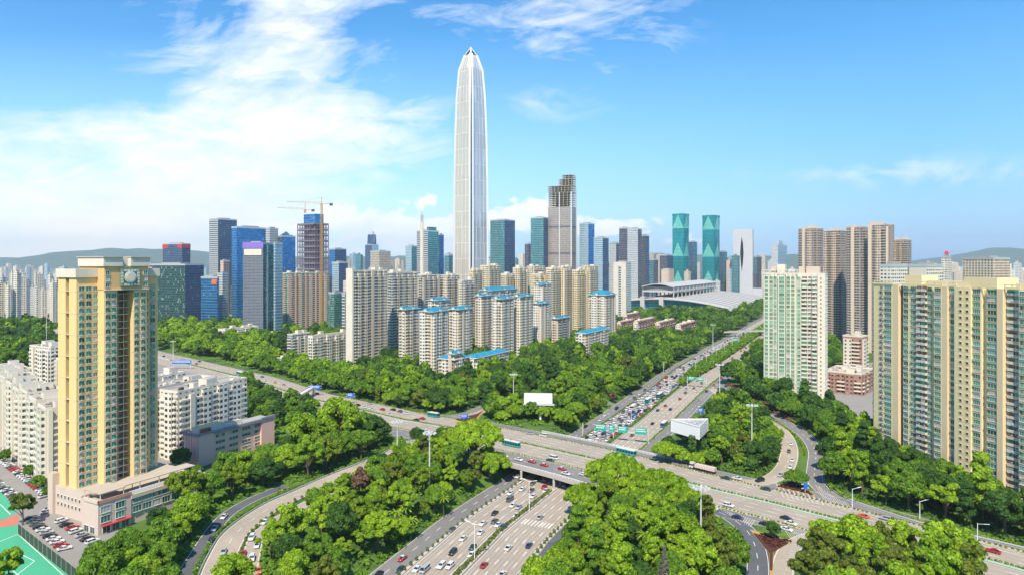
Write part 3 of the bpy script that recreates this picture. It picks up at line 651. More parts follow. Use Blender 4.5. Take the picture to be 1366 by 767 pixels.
# ---- pink school block
PINK = pbr('pink_render', (.80, .48, .42), .8, var=.06, vs=.15); SLATE = pbr('slate_roof', (.24, .23, .26), .8, var=.1)
cx_, cy_, w_, L_ = corner(245, 263, 364, 334, -28)
t = thing('school_building', 'long pink four-storey building with grouped windows and slate coping behind the left trees', 'school building', (cx_, cy_, 0), radians(-28)); footprint(t, -12, 0, 0, L_)
mb = MB(); mb.box(-w_, 0, 0, L_, 0, 15, PINK, ROOFG); mb.box(0, 1.2, 0, 9, 0, 15.4, PINK, ROOFG); mb.box(0, 1.2, L_-9, L_, 0, 15.4, PINK, ROOFG); mb.box(-w_-3, -w_, 4, 10, 0, 15, PINK, ROOFG)
for y in range(5): mb.box(-w_+1.6+y*1.9, -w_+2.2+y*1.9, -.3, 0, 0, 15, PINK)
mb.build('wall', t)
mb = MB(); mb.box(.2, 1.6, 8.5, L_-9, 14.6, 16, SLATE); mb.box(-w_-.4, 1.7, -.6, .4, 14.9, 16., SLATE); mb.box(.6, 1.7, 0, 9, 15.4, 16.2, SLATE); mb.box(.6, 1.7, L_-9, L_+.3, 15.4, 16.6, SLATE); mb.build('coping', t)
mb = MB(); mb.box(-w_+2, -3, 3, 18, 15, 18, CREAM, pbr('yellow_roof', (.6, .5, .22), .8)); mb.box(-4, -1.2, 4, 9, 15, 17.4, pbr('rust_red', (.35, .09, .05), .8)); mb.box(-w_+3, -w_+6, 19, 30, 15, 17, CREAM, ROOFT); mb.build('roof_house', t)
its = []; ws = window(1.5, 1.5, DGL, WHT2, .25, 1)
for z in (2, 5.4, 8.8, 12.):
    for g in range(4):
        for j in range(3): its.append((ws, 0, 11.5+g*8.1+j*1.85, z, pi/2))
hang(t, its)
# ------------------------------------------------------------------ generic blocks of flats
def roofbits(t, mb, x0, x1, y0, y1, z, m, seed):
    r = random.Random(seed)
    for (a, b, c, d) in ((x0, x1, y0, y0+.4), (x0, x1, y1-.4, y1), (x0, x0+.4, y0+.4, y1-.4), (x1-.4, x1, y0+.4, y1-.4)): mb.box(a, b, c, d, z, z+1.1, m)
    for _ in range(2 if (x1-x0)*(y1-y0) < 500 else 4):
        w, l = r.uniform(3, 6), r.uniform(3, 7); x = r.uniform(x0+1, max(x0+1.1, x1-w-1)); y = r.uniform(y0+1, max(y0+1.1, y1-l-1)); mb.box(x, min(x+w, x1-.6), y, min(y+l, y1-.6), z, z+r.uniform(2.5, 4.5), m, ROOFG)
    for _ in range(int(min(26, (x1-x0)*(y1-y0)/22))):
        w, l = r.uniform(.8, 2.2), r.uniform(.8, 2.4); x = r.uniform(x0+.8, x1-w-.8); y = r.uniform(y0+.8, y1-l-.8); mb.box(x, x+w, y, y+l, z, z+r.uniform(.5, 1.7), r.choice((ACM, ROOFG, WHT2, ROOFT, DARKR, m)))
def hiproof(mb, x0, x1, y0, y1, z, h, m, ov=.8):
    x0 -= ov; x1 += ov; y0 -= ov; y1 += ov; w, l = x1-x0, y1-y0; k = min(w, l)/2*.8
    a = [(x0, y0, z), (x1, y0, z), (x1, y1, z), (x0, y1, z)]; b = [(x0+k, y0+k, z+h), (x1-k, y0+k, z+h), (x1-k, y1-k, z+h), (x0+k, y1-k, z+h)]
    mb.loft(a, b, m); mb.face(b, m); mb.face([(x0, y1, z), (x1, y1, z), (x1, y0, z), (x0, y0, z)], m)
BLUER = pbr('blue_tile_roof', (.02, .21, .33), .6, var=.12, vs=.3)
PLAIN = {}
def flats(label, cat, xl, xc, xr, D, ytop, front, side, yaw=-30, group=None, Wd=None, L=None, bays=5.5, slab=CREAM, roof=None, seed=1, fh=2.95, name='apartment_tower', rails=None, cap=None, trim=None, sidebay=None, blank=.28):
    X, Y, w, l = corner(xl, xc, xr, D, yaw); Wd = Wd or w; L = L or l; Ht = zt(ytop, D)
    t = thing(name, label, cat, (X, Y, 0), radians(yaw), group); footprint(t, -Wd, 0, 0, L); r = random.Random(seed)
    mb = MB(); mb.box(-Wd, 0, 0, L, 0, Ht, side, ROOFG)
    bal = []; top = Ht
    def face(n, isx):
        s = .8; i = seed % 2
        while s+3 < n:
            wd = r.uniform(.7, 1.25)*bays; wd = min(wd, n-s-.6)
            if i % 2 == 0:
                d = r.uniform(1., 1.9); m = front if not isx else (sidebay or front)
                if r.random() < blank: m = PLAIN[id(m)] if id(m) in PLAIN else m; wd *= .6
                if isx: mb.box(0, d, s, s+wd, 0, top-r.choice((0, 1.5)), m, ROOFG)
                else: mb.box(-Wd+s, -Wd+s+wd, -d, 0, 0, top-r.choice((0, 1.5)), m, ROOFG)
            else: bal.append((s+.2, wd-.4, isx))
            s += wd; i += 1
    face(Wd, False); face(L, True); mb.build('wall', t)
    for s, wd, isx in bal:
        b = MB(); n = int((Ht-4)/fh); pr = [(.03, 2.0)]; ks = []
        for k in range(n):
            z = 3+k*fh
            pr += [(.03, z-.15), (1.15, z-.15), (1.15, z+.75), (.03, z+.75)]
        pr.append((.03, Ht-.4)); q = []
        for e in (s, s+wd):
            for d, z in pr: q.append((d, e, z) if isx else (-Wd+e, -d, z))
        m_ = len(pr); b.v = q; b.uv = []
        for i in range(m_-1):
            f = (i, i+m_, i+m_+1, i+1); b.f.append(f if isx else f); back = pr[i][0] == .03 and pr[i+1][0] == .03
            b.mi.append(b.mat(side if back else slab)); b.uv += [(q[v_][1 if isx else 0], q[v_][2]) for v_ in f]
        for i in range(1, m_-1, 4):
            for o_ in (0, m_):
                f = (i+o_, i+1+o_, i+2+o_, i+3+o_); b.f.append(f); b.mi.append(b.mat(slab)); b.uv += [(0, 0)]*4
        b.build('balcony_stack', t)
    mb = MB(); mz = cap or slab
    if roof == 'hip':
        mb.box(-Wd-.5, 2.0, -1.9, L+.3, Ht, Ht+.5, mz, bottom=True); mb.build('cornice', t)
        mb = MB(); hiproof(mb, -Wd+.6, 1, -1, L-.6, Ht+.5, min(Wd, L)*.22, BLUER); q = MB()
        cx0 = -Wd/2; q.box(cx0-1.5, cx0+1.5, -1.6, 1.5, Ht+.5, Ht+2.6, mz)
        rr = mb.build('roof', t); q.build('dormer', rr); q = MB(); q.box(-.5, 1.6, L/2-1.5, L/2+1.5, Ht+.5, Ht+2.6, mz); q.build('dormer', rr)
        mb = MB(); hiproof(mb, cx0-1.7, cx0+1.7, -1.4, 2, Ht+2.6, 1.1, BLUER, .4); mb.build('dormer_roof', rr); mb = MB(); hiproof(mb, -1.2, 1.4, L/2-1.7, L/2+1.7, Ht+2.6, 1.1, BLUER, .4); mb.build('dormer_roof', rr)
    elif roof == 'blueflat':
        mb.box(-Wd-.4, 1.6, -1.5, L+.3, Ht, Ht+.5, mz, bottom=True); mb.build('cornice', t); mb = MB(); n = max(2, int(L/10))
        for i in range(n): hiproof(mb, -Wd, .6, i*L/n+.4, (i+1)*L/n-.4, Ht+.5, 2.2, BLUER, .6)
        mb.build('roof', t)
    else:
        roofbits(t, mb, -Wd, 0, 0, L, Ht, mz, seed); mb.build('parapet', t)
    return t
fW = fac('white_flats', (.72, .67, .58), (.05, .075, .085), 2.95, 3.0, .3, .78, .2, pale_panes=.2)
fWs = fac('white_flats_side', (.66, .60, .50), (.05, .07, .075), 2.95, 3.6, .3, .74, .32, pale_panes=.2)
fB = fac('beige_flats', (.67, .56, .42), (.05, .07, .08), 2.95, 2.6, .28, .76, .22, pale_panes=.2)
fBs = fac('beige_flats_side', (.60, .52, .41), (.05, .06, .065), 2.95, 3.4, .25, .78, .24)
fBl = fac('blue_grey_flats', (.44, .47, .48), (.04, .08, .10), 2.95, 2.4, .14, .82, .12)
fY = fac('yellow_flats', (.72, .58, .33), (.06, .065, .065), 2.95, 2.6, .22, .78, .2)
fYs = fac('cream_flats', (.66, .60, .47), (.05, .06, .06), 2.95, 2.2, .25, .78, .2, pale_panes=.2)
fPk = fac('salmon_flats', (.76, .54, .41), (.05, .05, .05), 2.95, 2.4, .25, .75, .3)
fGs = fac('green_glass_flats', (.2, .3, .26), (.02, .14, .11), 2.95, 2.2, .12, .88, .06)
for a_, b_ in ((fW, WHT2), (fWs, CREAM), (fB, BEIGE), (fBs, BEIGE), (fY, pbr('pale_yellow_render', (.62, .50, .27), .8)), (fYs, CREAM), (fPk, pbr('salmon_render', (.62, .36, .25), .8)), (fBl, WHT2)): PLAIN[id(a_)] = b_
# white walk-up blocks either side of the golden tower
def slabblock(label, X, Y, yaw, Wd, L, Ht, seed, front, side, slab, group=None, cat='apartment block', name='apartment_block', roofm=None, bays=5.):
    global corner, zt
    c0, z0 = corner, zt
    corner = lambda *a: (X, Y, Wd, L); zt = lambda *a: Ht
    try: return flats(label, cat, 0, 0, 0, 0, 0, front, side, yaw=yaw, group=group, slab=slab, seed=seed, name=name, roof=roofm, bays=bays)
    finally: corner, zt = c0, z0
LB = ['white twelve-storey apartment block just right of the golden tower, nearest of its rows', 'second row back of the white apartment blocks right of the golden tower', 'third row back of the white apartment blocks right of the golden tower', 'rear row of the white apartment blocks right of the golden tower']
for i in range(4): slabblock(LB[i], -157-.9*(i*25)-12, 345+.42*i*25, -24, 13, 46, 34-(i % 2), 3+i, fW, fWs, WHT2)
LB = ['white stepped apartment block at the left edge beside the parked cars', 'white flat-roofed block behind the stepped row at the left edge', 'cream block with grey gable roofs behind the left row', 'white office block above the left rooftops, beside the woods', 'low white block with a grey sloping roof left of the golden tower']
# long stepped row
ROWP = ((-205, 300), (-219, 314), (-233, 328), (-247, 342), (-261, 356), (-275, 370), (-289, 384), (-303, 398))
rowlab = ['nearest to the golden tower', 'second from the golden tower', 'third from the golden tower', 'fourth from the golden tower', 'fifth from the golden tower', 'sixth from the golden tower', 'seventh from the golden tower', 'farthest from the golden tower']
for i, (x, y) in enumerate(ROWP): slabblock('white section of the stepped apartment row at the left edge, '+rowlab[i], x, y, -44, 15, 14, 35+(i % 3)*.8, 20+i, fW, fWs, WHT2, 'stepped apartment row at the left edge', bays=4)
slabblock(LB[1], -215, 345, -44, 60, 12, 27, 31, fW, fWs, WHT2); slabblock(LB[2], -243, 398, -44, 60, 12, 30, 32, fWs, fW, CREAM)
for i_, (X_, Y_, L_2) in enumerate(((-268, 372, 30), (-262, 425, 34), (-318, 430, 40), (-300, 470, 34))): slabblock(('low white block tucked behind the stepped row', 'white block with roof huts between the cream block and the woods', 'leftmost white block behind the stepped row', 'white block nearest the woods on the left')[i_], X_, Y_, -42, L_2, 13, 28+i_*1.5, 120+i_, fW, fWs, WHT2)
slabblock(LB[3], -338, 500, -30, 30, 16, 37, 33, fW, fW, WHT2); slabblock(LB[4], -287, 452, -36, 36, 13, 33, 34, fWs, fW, WHT2)
# the centre estates: (label, xl, xc, xr, D, ytop, front, side, roof)
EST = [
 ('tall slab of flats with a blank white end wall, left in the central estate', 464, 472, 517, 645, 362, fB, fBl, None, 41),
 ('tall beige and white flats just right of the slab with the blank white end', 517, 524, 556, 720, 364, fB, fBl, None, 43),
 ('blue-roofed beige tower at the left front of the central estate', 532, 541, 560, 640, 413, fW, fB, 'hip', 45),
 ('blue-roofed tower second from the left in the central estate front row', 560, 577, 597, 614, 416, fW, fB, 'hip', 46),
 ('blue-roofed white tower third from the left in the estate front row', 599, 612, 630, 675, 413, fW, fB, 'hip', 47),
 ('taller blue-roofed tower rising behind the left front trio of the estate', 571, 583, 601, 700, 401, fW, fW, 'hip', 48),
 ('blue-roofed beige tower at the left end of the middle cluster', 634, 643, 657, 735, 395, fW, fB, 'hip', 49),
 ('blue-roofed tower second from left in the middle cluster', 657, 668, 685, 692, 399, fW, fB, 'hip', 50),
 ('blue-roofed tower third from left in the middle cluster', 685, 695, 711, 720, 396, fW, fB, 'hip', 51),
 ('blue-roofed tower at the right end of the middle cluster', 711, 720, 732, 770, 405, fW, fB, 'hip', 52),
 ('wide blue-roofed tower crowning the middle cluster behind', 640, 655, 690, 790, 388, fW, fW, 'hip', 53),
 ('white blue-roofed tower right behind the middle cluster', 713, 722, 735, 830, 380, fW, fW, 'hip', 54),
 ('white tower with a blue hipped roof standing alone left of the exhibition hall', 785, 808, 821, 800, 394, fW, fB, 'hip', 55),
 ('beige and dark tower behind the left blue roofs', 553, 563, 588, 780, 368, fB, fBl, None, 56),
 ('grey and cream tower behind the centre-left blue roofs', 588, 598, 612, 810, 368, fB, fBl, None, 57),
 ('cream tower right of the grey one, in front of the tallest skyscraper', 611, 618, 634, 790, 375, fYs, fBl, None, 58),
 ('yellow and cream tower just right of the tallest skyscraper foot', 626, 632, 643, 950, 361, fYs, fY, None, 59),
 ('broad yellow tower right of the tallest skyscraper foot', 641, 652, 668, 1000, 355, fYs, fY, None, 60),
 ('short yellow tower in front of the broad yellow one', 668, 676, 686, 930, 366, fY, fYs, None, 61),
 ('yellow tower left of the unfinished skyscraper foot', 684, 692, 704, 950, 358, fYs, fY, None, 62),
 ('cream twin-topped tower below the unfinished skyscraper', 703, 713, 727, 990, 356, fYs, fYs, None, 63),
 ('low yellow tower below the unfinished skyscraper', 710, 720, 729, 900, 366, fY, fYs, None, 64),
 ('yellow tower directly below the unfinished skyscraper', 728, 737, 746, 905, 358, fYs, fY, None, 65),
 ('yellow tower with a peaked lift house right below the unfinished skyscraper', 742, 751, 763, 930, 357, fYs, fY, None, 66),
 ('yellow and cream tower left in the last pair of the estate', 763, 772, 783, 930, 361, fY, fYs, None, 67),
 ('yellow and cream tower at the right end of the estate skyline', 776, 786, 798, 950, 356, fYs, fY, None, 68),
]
for (lb, xl, xc, xr, D, yt, f, s, rf, sd_) in EST:
    t = flats(lb, 'apartment tower', xl, xc, xr, D, yt, f, s, roof=rf, seed=sd_, group=None, bays=5.)
    if sd_ == 41: mb = MB(); X, Y, w, l = corner(464, 472, 517, 645, -30); mb.box(-w-.2, .3, -2.2, -.02, 0, zt(358, 645), WHT2); mb.build('end_wall', t)
for lb, xl, xc, xr, D, yt, sd_ in (('low beige blue-roofed block in front of the central towers, left half', 585, 606, 626, 560, 480, 71), ('low blue-roofed block in front of the central towers, right half', 618, 634, 678, 575, 478, 72),
        ('slab of flats with a blue roof and blank beige end beside the park', 768, 781, 812, 690, 445, 73)):
    flats(lb, 'apartment block', xl, xc, xr, D, yt, fW, fB, roof='blueflat', seed=sd_, name='apartment_block', bays=4)
t = flats('small beige block with a square blue-roofed turret in front of the estate', 'apartment block', 598, 606, 617, 560, 472, fB, fB, roof='hip', seed=74, name='apartment_block')
t = flats('grey pavilion block with a blue roof and dark glass front in the estate garden', 'pavilion', 736, 744, 760, 780, 425, fBl, fBs, roof='hip', seed=75, name='pavilion')
# salmon and green striped tower by the blue glass cluster
flats('salmon and cream tower with green glass stripes left of the steel frame', 'apartment tower', 376, 383, 440, 960, 365, fPk, fGs, seed=76, slab=CREAM, bays=6)
# brown towers at right
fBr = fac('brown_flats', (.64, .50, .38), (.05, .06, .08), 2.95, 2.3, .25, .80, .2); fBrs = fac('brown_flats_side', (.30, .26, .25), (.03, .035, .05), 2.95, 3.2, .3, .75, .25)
PLAIN[id(fBr)] = pbr('buff_render', (.70, .57, .44), .8); PLAIN[id(fBrs)] = pbr('dark_side_render', (.30, .26, .25), .8)  # side bays take a darker tone than the front bays
fOr = fac('orange_flats', (.52, .34, .20), (.04, .04, .04), 2.95, 2.4, .25, .8, .2)
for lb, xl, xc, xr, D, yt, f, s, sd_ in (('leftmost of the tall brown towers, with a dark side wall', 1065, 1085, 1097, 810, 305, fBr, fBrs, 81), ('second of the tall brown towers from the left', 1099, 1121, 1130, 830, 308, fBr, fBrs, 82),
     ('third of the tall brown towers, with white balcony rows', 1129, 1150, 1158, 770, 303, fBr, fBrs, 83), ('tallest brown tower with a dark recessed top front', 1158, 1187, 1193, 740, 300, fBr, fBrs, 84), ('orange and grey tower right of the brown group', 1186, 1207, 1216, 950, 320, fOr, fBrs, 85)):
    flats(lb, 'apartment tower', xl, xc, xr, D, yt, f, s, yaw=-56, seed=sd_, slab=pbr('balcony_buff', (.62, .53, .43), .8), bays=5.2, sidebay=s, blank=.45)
# mixed small blocks
fRd = fac('brick_flats', (.36, .20, .16), (.05, .05, .05), 3, 3, .3, .75, .25)
flats('grey and pink stepped block between the green-windowed tower and the yellow block', 'building', 1124, 1150, 1158, 545, 450, fWs, fRd, seed=86, yaw=-45, name='office_building')
flats('low brick shop building at the foot of the grey and pink block', 'shop building', 1099, 1150, 1165, 512, 500, fRd, fRd, seed=87, yaw=-40, name='shop_building')
RT = pbr('red_tile_roof', (.30, .10, .06), .8, var=.2)
for i, (xl, xc, xr, D, yt) in enumerate(((823, 828, 847, 960, 431), (845, 851, 874, 925, 430), (874, 880, 901, 930, 432), (901, 908, 929, 885, 435), (831, 836, 854, 1010, 421))):
    t = flats(('row house block with red roof leftmost in the line below the exhibition hall', 'row house block with red roof second from left below the exhibition hall', 'row house block with red roof third from left below the exhibition hall', 'row house block with red roof rightmost and nearest the highway', 'cream and red house block set behind the red-roofed line')[i], 'row houses', xl, xc, xr, D, yt, fRd, fWs, seed=90+i, name='row_houses')
    X, Y, w, l = corner(xl, xc, xr, D, -30); Ht = zt(yt, D); mb = MB()
    for j in range(5): y = l*j/5+1; mb.box(-w+1, -2, y, y+l/5-2.4, Ht+.2, Ht+2.6, WHT2); mb.box(-w-.6, 1.6, y-.4, y+l/5-1.2, Ht+1.15, Ht+1.45, RT, bottom=True)
    mb.build('roof', t)
for lb, xl, xc, xr, D, yt, f, s, cat, nm in (('grey low office block in front of the salmon tower', 383, 390, 414, 700, 447, fWs, fBl, 'office building', 'office_building'), ('white low college block with grid windows left of the blank-ended slab', 411, 417, 466, 668, 449, fW, fW, 'college building', 'office_building'),
    ('small white building with a green roof rim beside the wide road', 362, 372, 401, 655, 480, fW, fW, 'shop building', 'shop_building'), ('small white and blue kiosk building with a flat roof beside the wide road', 392, 405, 432, 620, 490, fW, fW, 'shop building', 'shop_building'),
    ('white low block with planted terrace left of the grey office tower', 291, 300, 345, 800, 440, fW, fWs, 'building', 'office_building'), ('long low grey office block at the foot of the blue glass tower', 345, 352, 378, 820, 447, fBl, fBl, 'building', 'office_building')):
    flats(lb, cat, xl, xc, xr, D, yt, f, s, seed=int(xl), name=nm)
# ================================================================== SKYSCRAPERS
def gtower(label, xl, xc, xr, D, ytop, mat, mat2=None, yaw=-30, Wd=None, L=None, crown=None, name='office_tower', cat='office tower', base=0, finm=None, fins=0, group=None, roof=None):
    X, Y, w, l = corner(xl, xc, xr, D, yaw); Wd = Wd or w; L = L or l; Ht = zt(ytop, D)
    t = thing(name, label, cat, (X, Y, 0), radians(yaw), group); footprint(t, -Wd, 0, 0, L)
    mb = MB(); mat2 = mat2 or mat
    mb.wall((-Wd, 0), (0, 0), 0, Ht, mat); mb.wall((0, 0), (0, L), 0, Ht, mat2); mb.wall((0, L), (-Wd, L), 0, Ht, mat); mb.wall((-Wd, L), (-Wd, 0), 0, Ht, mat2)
    mb.face([(-Wd, 0, Ht), (0, 0, Ht), (0, L, Ht), (-Wd, L, Ht)], roof or ROOFG); mb.build('facade', t)
    mb = MB(); pm = finm or STEEL
    for a, b, c, d in ((-Wd-.2, .2, -.2, .3), (-Wd-.2, .2, L-.3, L+.2), (-Wd-.2, -Wd+.3, .3, L-.3), (-.3, .2, .3, L-.3)): mb.box(a, b, c, d, Ht-.3, Ht+2.2, pm)
    mb.box(-Wd*.75, -Wd*.25, L*.25, L*.75, Ht, Ht+4, ROOFG); mb.build('parapet', t)
    if fins:
        mb = MB()
        for i in range(fins+1): x = -Wd+Wd*i/fins; mb.box(x-.25, x+.25, -.6, 0, 0, Ht, pm)
        n = max(2, int(fins*L/Wd))
        for i in range(n+1): y = L*i/n; mb.box(0, .6, y-.25, y+.25, 0, Ht, pm)
        mb.build('fins', t)
    return t, Wd, L, Ht
STEEL = pbr('pale_steel', (.55, .58, .60), .35, .4, var=.05)
gBlue = fac('blue_curtain_glass', (.10, .22, .36), (.02, .14, .42), 4., 1.6, .10, .95, .06, metal=.75, g2=(.04, .30, .72), pale_panes=.02)
gDeep = fac('dark_blue_glass', (.08, .12, .18), (.03, .07, .16), 4., 1.6, .2, .9, .1, metal=.6, g2=(.08, .18, .34), pale_panes=.02)
gTeal = fac('teal_curtain_glass', (.20, .34, .36), (.02, .16, .20), 4., 1.8, .12, .94, .08, metal=.7, g2=(.08, .42, .46), pale_panes=.04)
gEm = fac('emerald_glass', (.03, .30, .32), (.01, .26, .30), 4., 1.6, .1, .95, .05, metal=.65, g2=(.03, .42, .42), pale_panes=0.)
gEmL = fac('emerald_glass_light', (.22, .62, .52), (.12, .55, .48), 4., 1.6, .1, .95, .05, metal=.35, g2=(.3, .78, .62), pale_panes=0.)
gGreen = fac('dark_green_glass', (.05, .09, .10), (.01, .06, .06), 3.6, 1.8, .15, .9, .12, metal=.5, g2=(.04, .20, .19), pale_panes=.10)
gGrey = fac('grey_louvre', (.20, .22, .26), (.10, .12, .16), 1.9, 6., .3, .8, .02, metal=.3, g2=(.16, .18, .23), pale_panes=0.)
gStr = fac('white_striped', (.52, .54, .55), (.08, .11, .14), 3.8, 40., .42, .98, .0, metal=.4, g2=(.12, .16, .2), pale_panes=.0)
gPale = fac('pale_office', (.55, .56, .56), (.10, .16, .20), 3.8, 2.6, .2, .8, .2, metal=.3, pale_panes=.05)
gBeige = fac('beige_office', (.52, .46, .38), (.08, .09, .10), 3.8, 2.4, .25, .85, .2, metal=.3)
gDk = fac('charcoal_office', (.13, .14, .17), (.03, .04, .06), 3.9, 1.9, .2, .85, .14, metal=.55, g2=(.12, .14, .2), pale_panes=.05)
gPink = fac('rose_glass', (.40, .36, .33), (.30, .26, .24), 4.2, 3., .12, .93, .08, metal=.5, g2=(.46, .38, .33), pale_panes=0., band=14, bandc=(.16, .15, .17))
gLt = fac('light_blue_glass', (.45, .55, .60), (.20, .36, .46), 3.9, 2., .15, .9, .1, metal=.6, g2=(.40, .58, .68), pale_panes=.02)
PURP = pbr('violet_fascia', (.25, .16, .55), .5); REDL = pbr('red_sign', (.62, .03, .03), .5); ORNG = pbr('orange_sign', (.75, .16, .03), .5)
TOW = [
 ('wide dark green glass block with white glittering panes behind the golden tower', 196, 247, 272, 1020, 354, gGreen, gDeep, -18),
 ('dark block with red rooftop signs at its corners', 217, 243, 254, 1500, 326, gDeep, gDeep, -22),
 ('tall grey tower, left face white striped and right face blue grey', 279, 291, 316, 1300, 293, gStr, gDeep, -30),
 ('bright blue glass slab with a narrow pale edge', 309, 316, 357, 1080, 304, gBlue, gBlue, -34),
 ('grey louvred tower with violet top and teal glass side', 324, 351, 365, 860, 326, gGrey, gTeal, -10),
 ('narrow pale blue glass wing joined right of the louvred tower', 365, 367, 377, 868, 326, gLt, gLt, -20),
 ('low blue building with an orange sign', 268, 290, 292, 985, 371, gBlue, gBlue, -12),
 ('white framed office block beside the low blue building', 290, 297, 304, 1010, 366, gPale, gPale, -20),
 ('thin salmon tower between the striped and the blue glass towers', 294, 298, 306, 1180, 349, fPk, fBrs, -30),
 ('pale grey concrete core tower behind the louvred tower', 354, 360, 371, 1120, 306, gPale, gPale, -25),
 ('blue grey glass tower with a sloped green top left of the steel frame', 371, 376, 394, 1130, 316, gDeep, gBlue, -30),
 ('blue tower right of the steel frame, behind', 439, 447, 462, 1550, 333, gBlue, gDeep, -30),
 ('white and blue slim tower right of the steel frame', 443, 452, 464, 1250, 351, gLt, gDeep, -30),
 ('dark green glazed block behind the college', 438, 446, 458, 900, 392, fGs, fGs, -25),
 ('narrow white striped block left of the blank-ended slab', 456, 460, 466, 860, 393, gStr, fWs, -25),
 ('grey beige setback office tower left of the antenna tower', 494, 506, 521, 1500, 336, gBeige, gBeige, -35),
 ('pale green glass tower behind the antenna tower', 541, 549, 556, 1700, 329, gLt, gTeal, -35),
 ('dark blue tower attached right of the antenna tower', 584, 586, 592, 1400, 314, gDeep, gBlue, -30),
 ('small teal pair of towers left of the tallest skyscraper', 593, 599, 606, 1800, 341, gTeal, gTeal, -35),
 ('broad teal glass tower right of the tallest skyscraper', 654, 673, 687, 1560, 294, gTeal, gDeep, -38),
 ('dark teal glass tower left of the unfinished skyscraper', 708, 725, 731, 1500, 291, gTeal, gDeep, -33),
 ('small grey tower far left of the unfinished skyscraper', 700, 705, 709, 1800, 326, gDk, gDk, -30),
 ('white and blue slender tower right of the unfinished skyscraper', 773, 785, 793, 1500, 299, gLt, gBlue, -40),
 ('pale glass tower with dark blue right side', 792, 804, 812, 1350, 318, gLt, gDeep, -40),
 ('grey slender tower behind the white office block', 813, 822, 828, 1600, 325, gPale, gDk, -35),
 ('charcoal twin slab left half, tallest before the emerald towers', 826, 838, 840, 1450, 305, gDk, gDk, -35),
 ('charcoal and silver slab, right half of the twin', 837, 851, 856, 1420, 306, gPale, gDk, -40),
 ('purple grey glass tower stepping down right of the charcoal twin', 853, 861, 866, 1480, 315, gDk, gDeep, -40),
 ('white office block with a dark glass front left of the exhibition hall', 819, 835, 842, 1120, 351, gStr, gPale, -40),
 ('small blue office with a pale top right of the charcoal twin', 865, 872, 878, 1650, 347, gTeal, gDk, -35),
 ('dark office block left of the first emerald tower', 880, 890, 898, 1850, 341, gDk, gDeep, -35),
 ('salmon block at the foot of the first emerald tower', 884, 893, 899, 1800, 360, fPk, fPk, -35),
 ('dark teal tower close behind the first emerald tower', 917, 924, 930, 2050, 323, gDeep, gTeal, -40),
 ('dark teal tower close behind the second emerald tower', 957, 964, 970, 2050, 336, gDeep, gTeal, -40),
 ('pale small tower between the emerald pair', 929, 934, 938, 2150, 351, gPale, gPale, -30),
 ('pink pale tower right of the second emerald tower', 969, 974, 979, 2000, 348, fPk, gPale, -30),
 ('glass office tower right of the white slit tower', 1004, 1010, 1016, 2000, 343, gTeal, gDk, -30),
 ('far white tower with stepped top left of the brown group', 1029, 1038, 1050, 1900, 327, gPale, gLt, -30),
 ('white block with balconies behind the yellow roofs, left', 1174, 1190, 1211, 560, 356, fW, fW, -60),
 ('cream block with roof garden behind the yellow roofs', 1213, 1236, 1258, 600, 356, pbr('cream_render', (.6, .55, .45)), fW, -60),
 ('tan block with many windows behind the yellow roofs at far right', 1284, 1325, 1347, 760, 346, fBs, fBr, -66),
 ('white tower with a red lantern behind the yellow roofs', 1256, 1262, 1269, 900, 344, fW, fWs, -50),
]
for row in TOW:
    t, w, l, ht = gtower(*row[:6], row[6], row[7], row[8])
    lb = row[0]
    if 'red rooftop' in lb: mb = MB(); mb.box(-w-.4, -w+14, -.6, -.2, ht-9, ht-1, REDL); mb.box(.2, .7, l-20, l, ht-8, ht-1, REDL); mb.box(-14, 0, -.6, -.2, ht-8, ht-1, REDL); mb.build('sign', t)
    if 'orange sign' in lb: mb = MB(); mb.box(-9, -1, -.6, -.2, ht-9, ht-2, ORNG); mb.build('sign', t)
    if 'violet' in lb:
        mb = MB(); mb.box(-w-.3, .3, -.4, -.02, ht-5, ht+2.4, PURP); mb.box(-w+2, -2, -.5, -.03, ht-14, ht-6, WHT2); mb.build('sign', t)
        mb = MB(); mb.box(.02, .5, l*.35, l*.45, 0, ht, STEEL); mb.build('fins', t)
    if 'white office block with' in lb: mb = MB(); mb.box(-w-.5, -w*.62, -.6, 0, 0, ht+1, WHT2); mb.box(-w*.40, .4, -.6, 0, 0, ht+1, WHT2); mb.box(-w-.5, .4, -.65, 0, ht-6, ht+1, WHT2); mb.build('frame', t)
    if 'far white tower' in lb: mb = MB(); mb.box(-w*.7, -w*.3, l*.3, l*.7, ht, ht+14, STEEL); mb.build('crown', t)
    if 'red lantern' in lb: mb = MB(); mb.box(-w*.7, -w*.3, l*.3, l*.7, ht, ht+5, WHT2); hiproof(mb, -w*.7, -w*.3, l*.3, l*.7, ht+5, 4, REDL); mb.build('crown', t)
    if 'sloped green top' in lb: mb = MB(); a = [(-w, 0, ht), (0, 0, ht), (0, l, ht), (-w, l, ht)]; b = [(-w*.5, l*.4, ht+9), (-w*.3, l*.4, ht+9), (-w*.3, l*.6, ht+6), (-w*.5, l*.6, ht+6)]; mb.loft(a, b, gTeal); mb.face(b, gTeal); mb.build('crown', t)
# antenna tower: white ribbed slab, teal body, thin mast
t, w, l, ht = gtower('teal tower with a white ribbed left slab and a thin antenna mast', 556, 571, 585, 1320, 309, gStr, gTeal, -38)
mb = MB(); mb.box(-w*.62, -w*.40, -2.5, 0, 0, ht+20, WHT2)
for z in range(6): mb.box(-w*.62-.3, -w*.40+.3, -2.8, .3, ht+20+z*2.2, ht+21+z*2.2, STEEL, bottom=True)
mb.tube((-w*.5, -1.2, ht+20), (-w*.5, -1.2, ht+38), .9, STEEL); mb.box(-w*.2, 0, l*.1, l*.8, ht, ht+9, gTeal, ROOFG); mb.build('mast_slab', t)
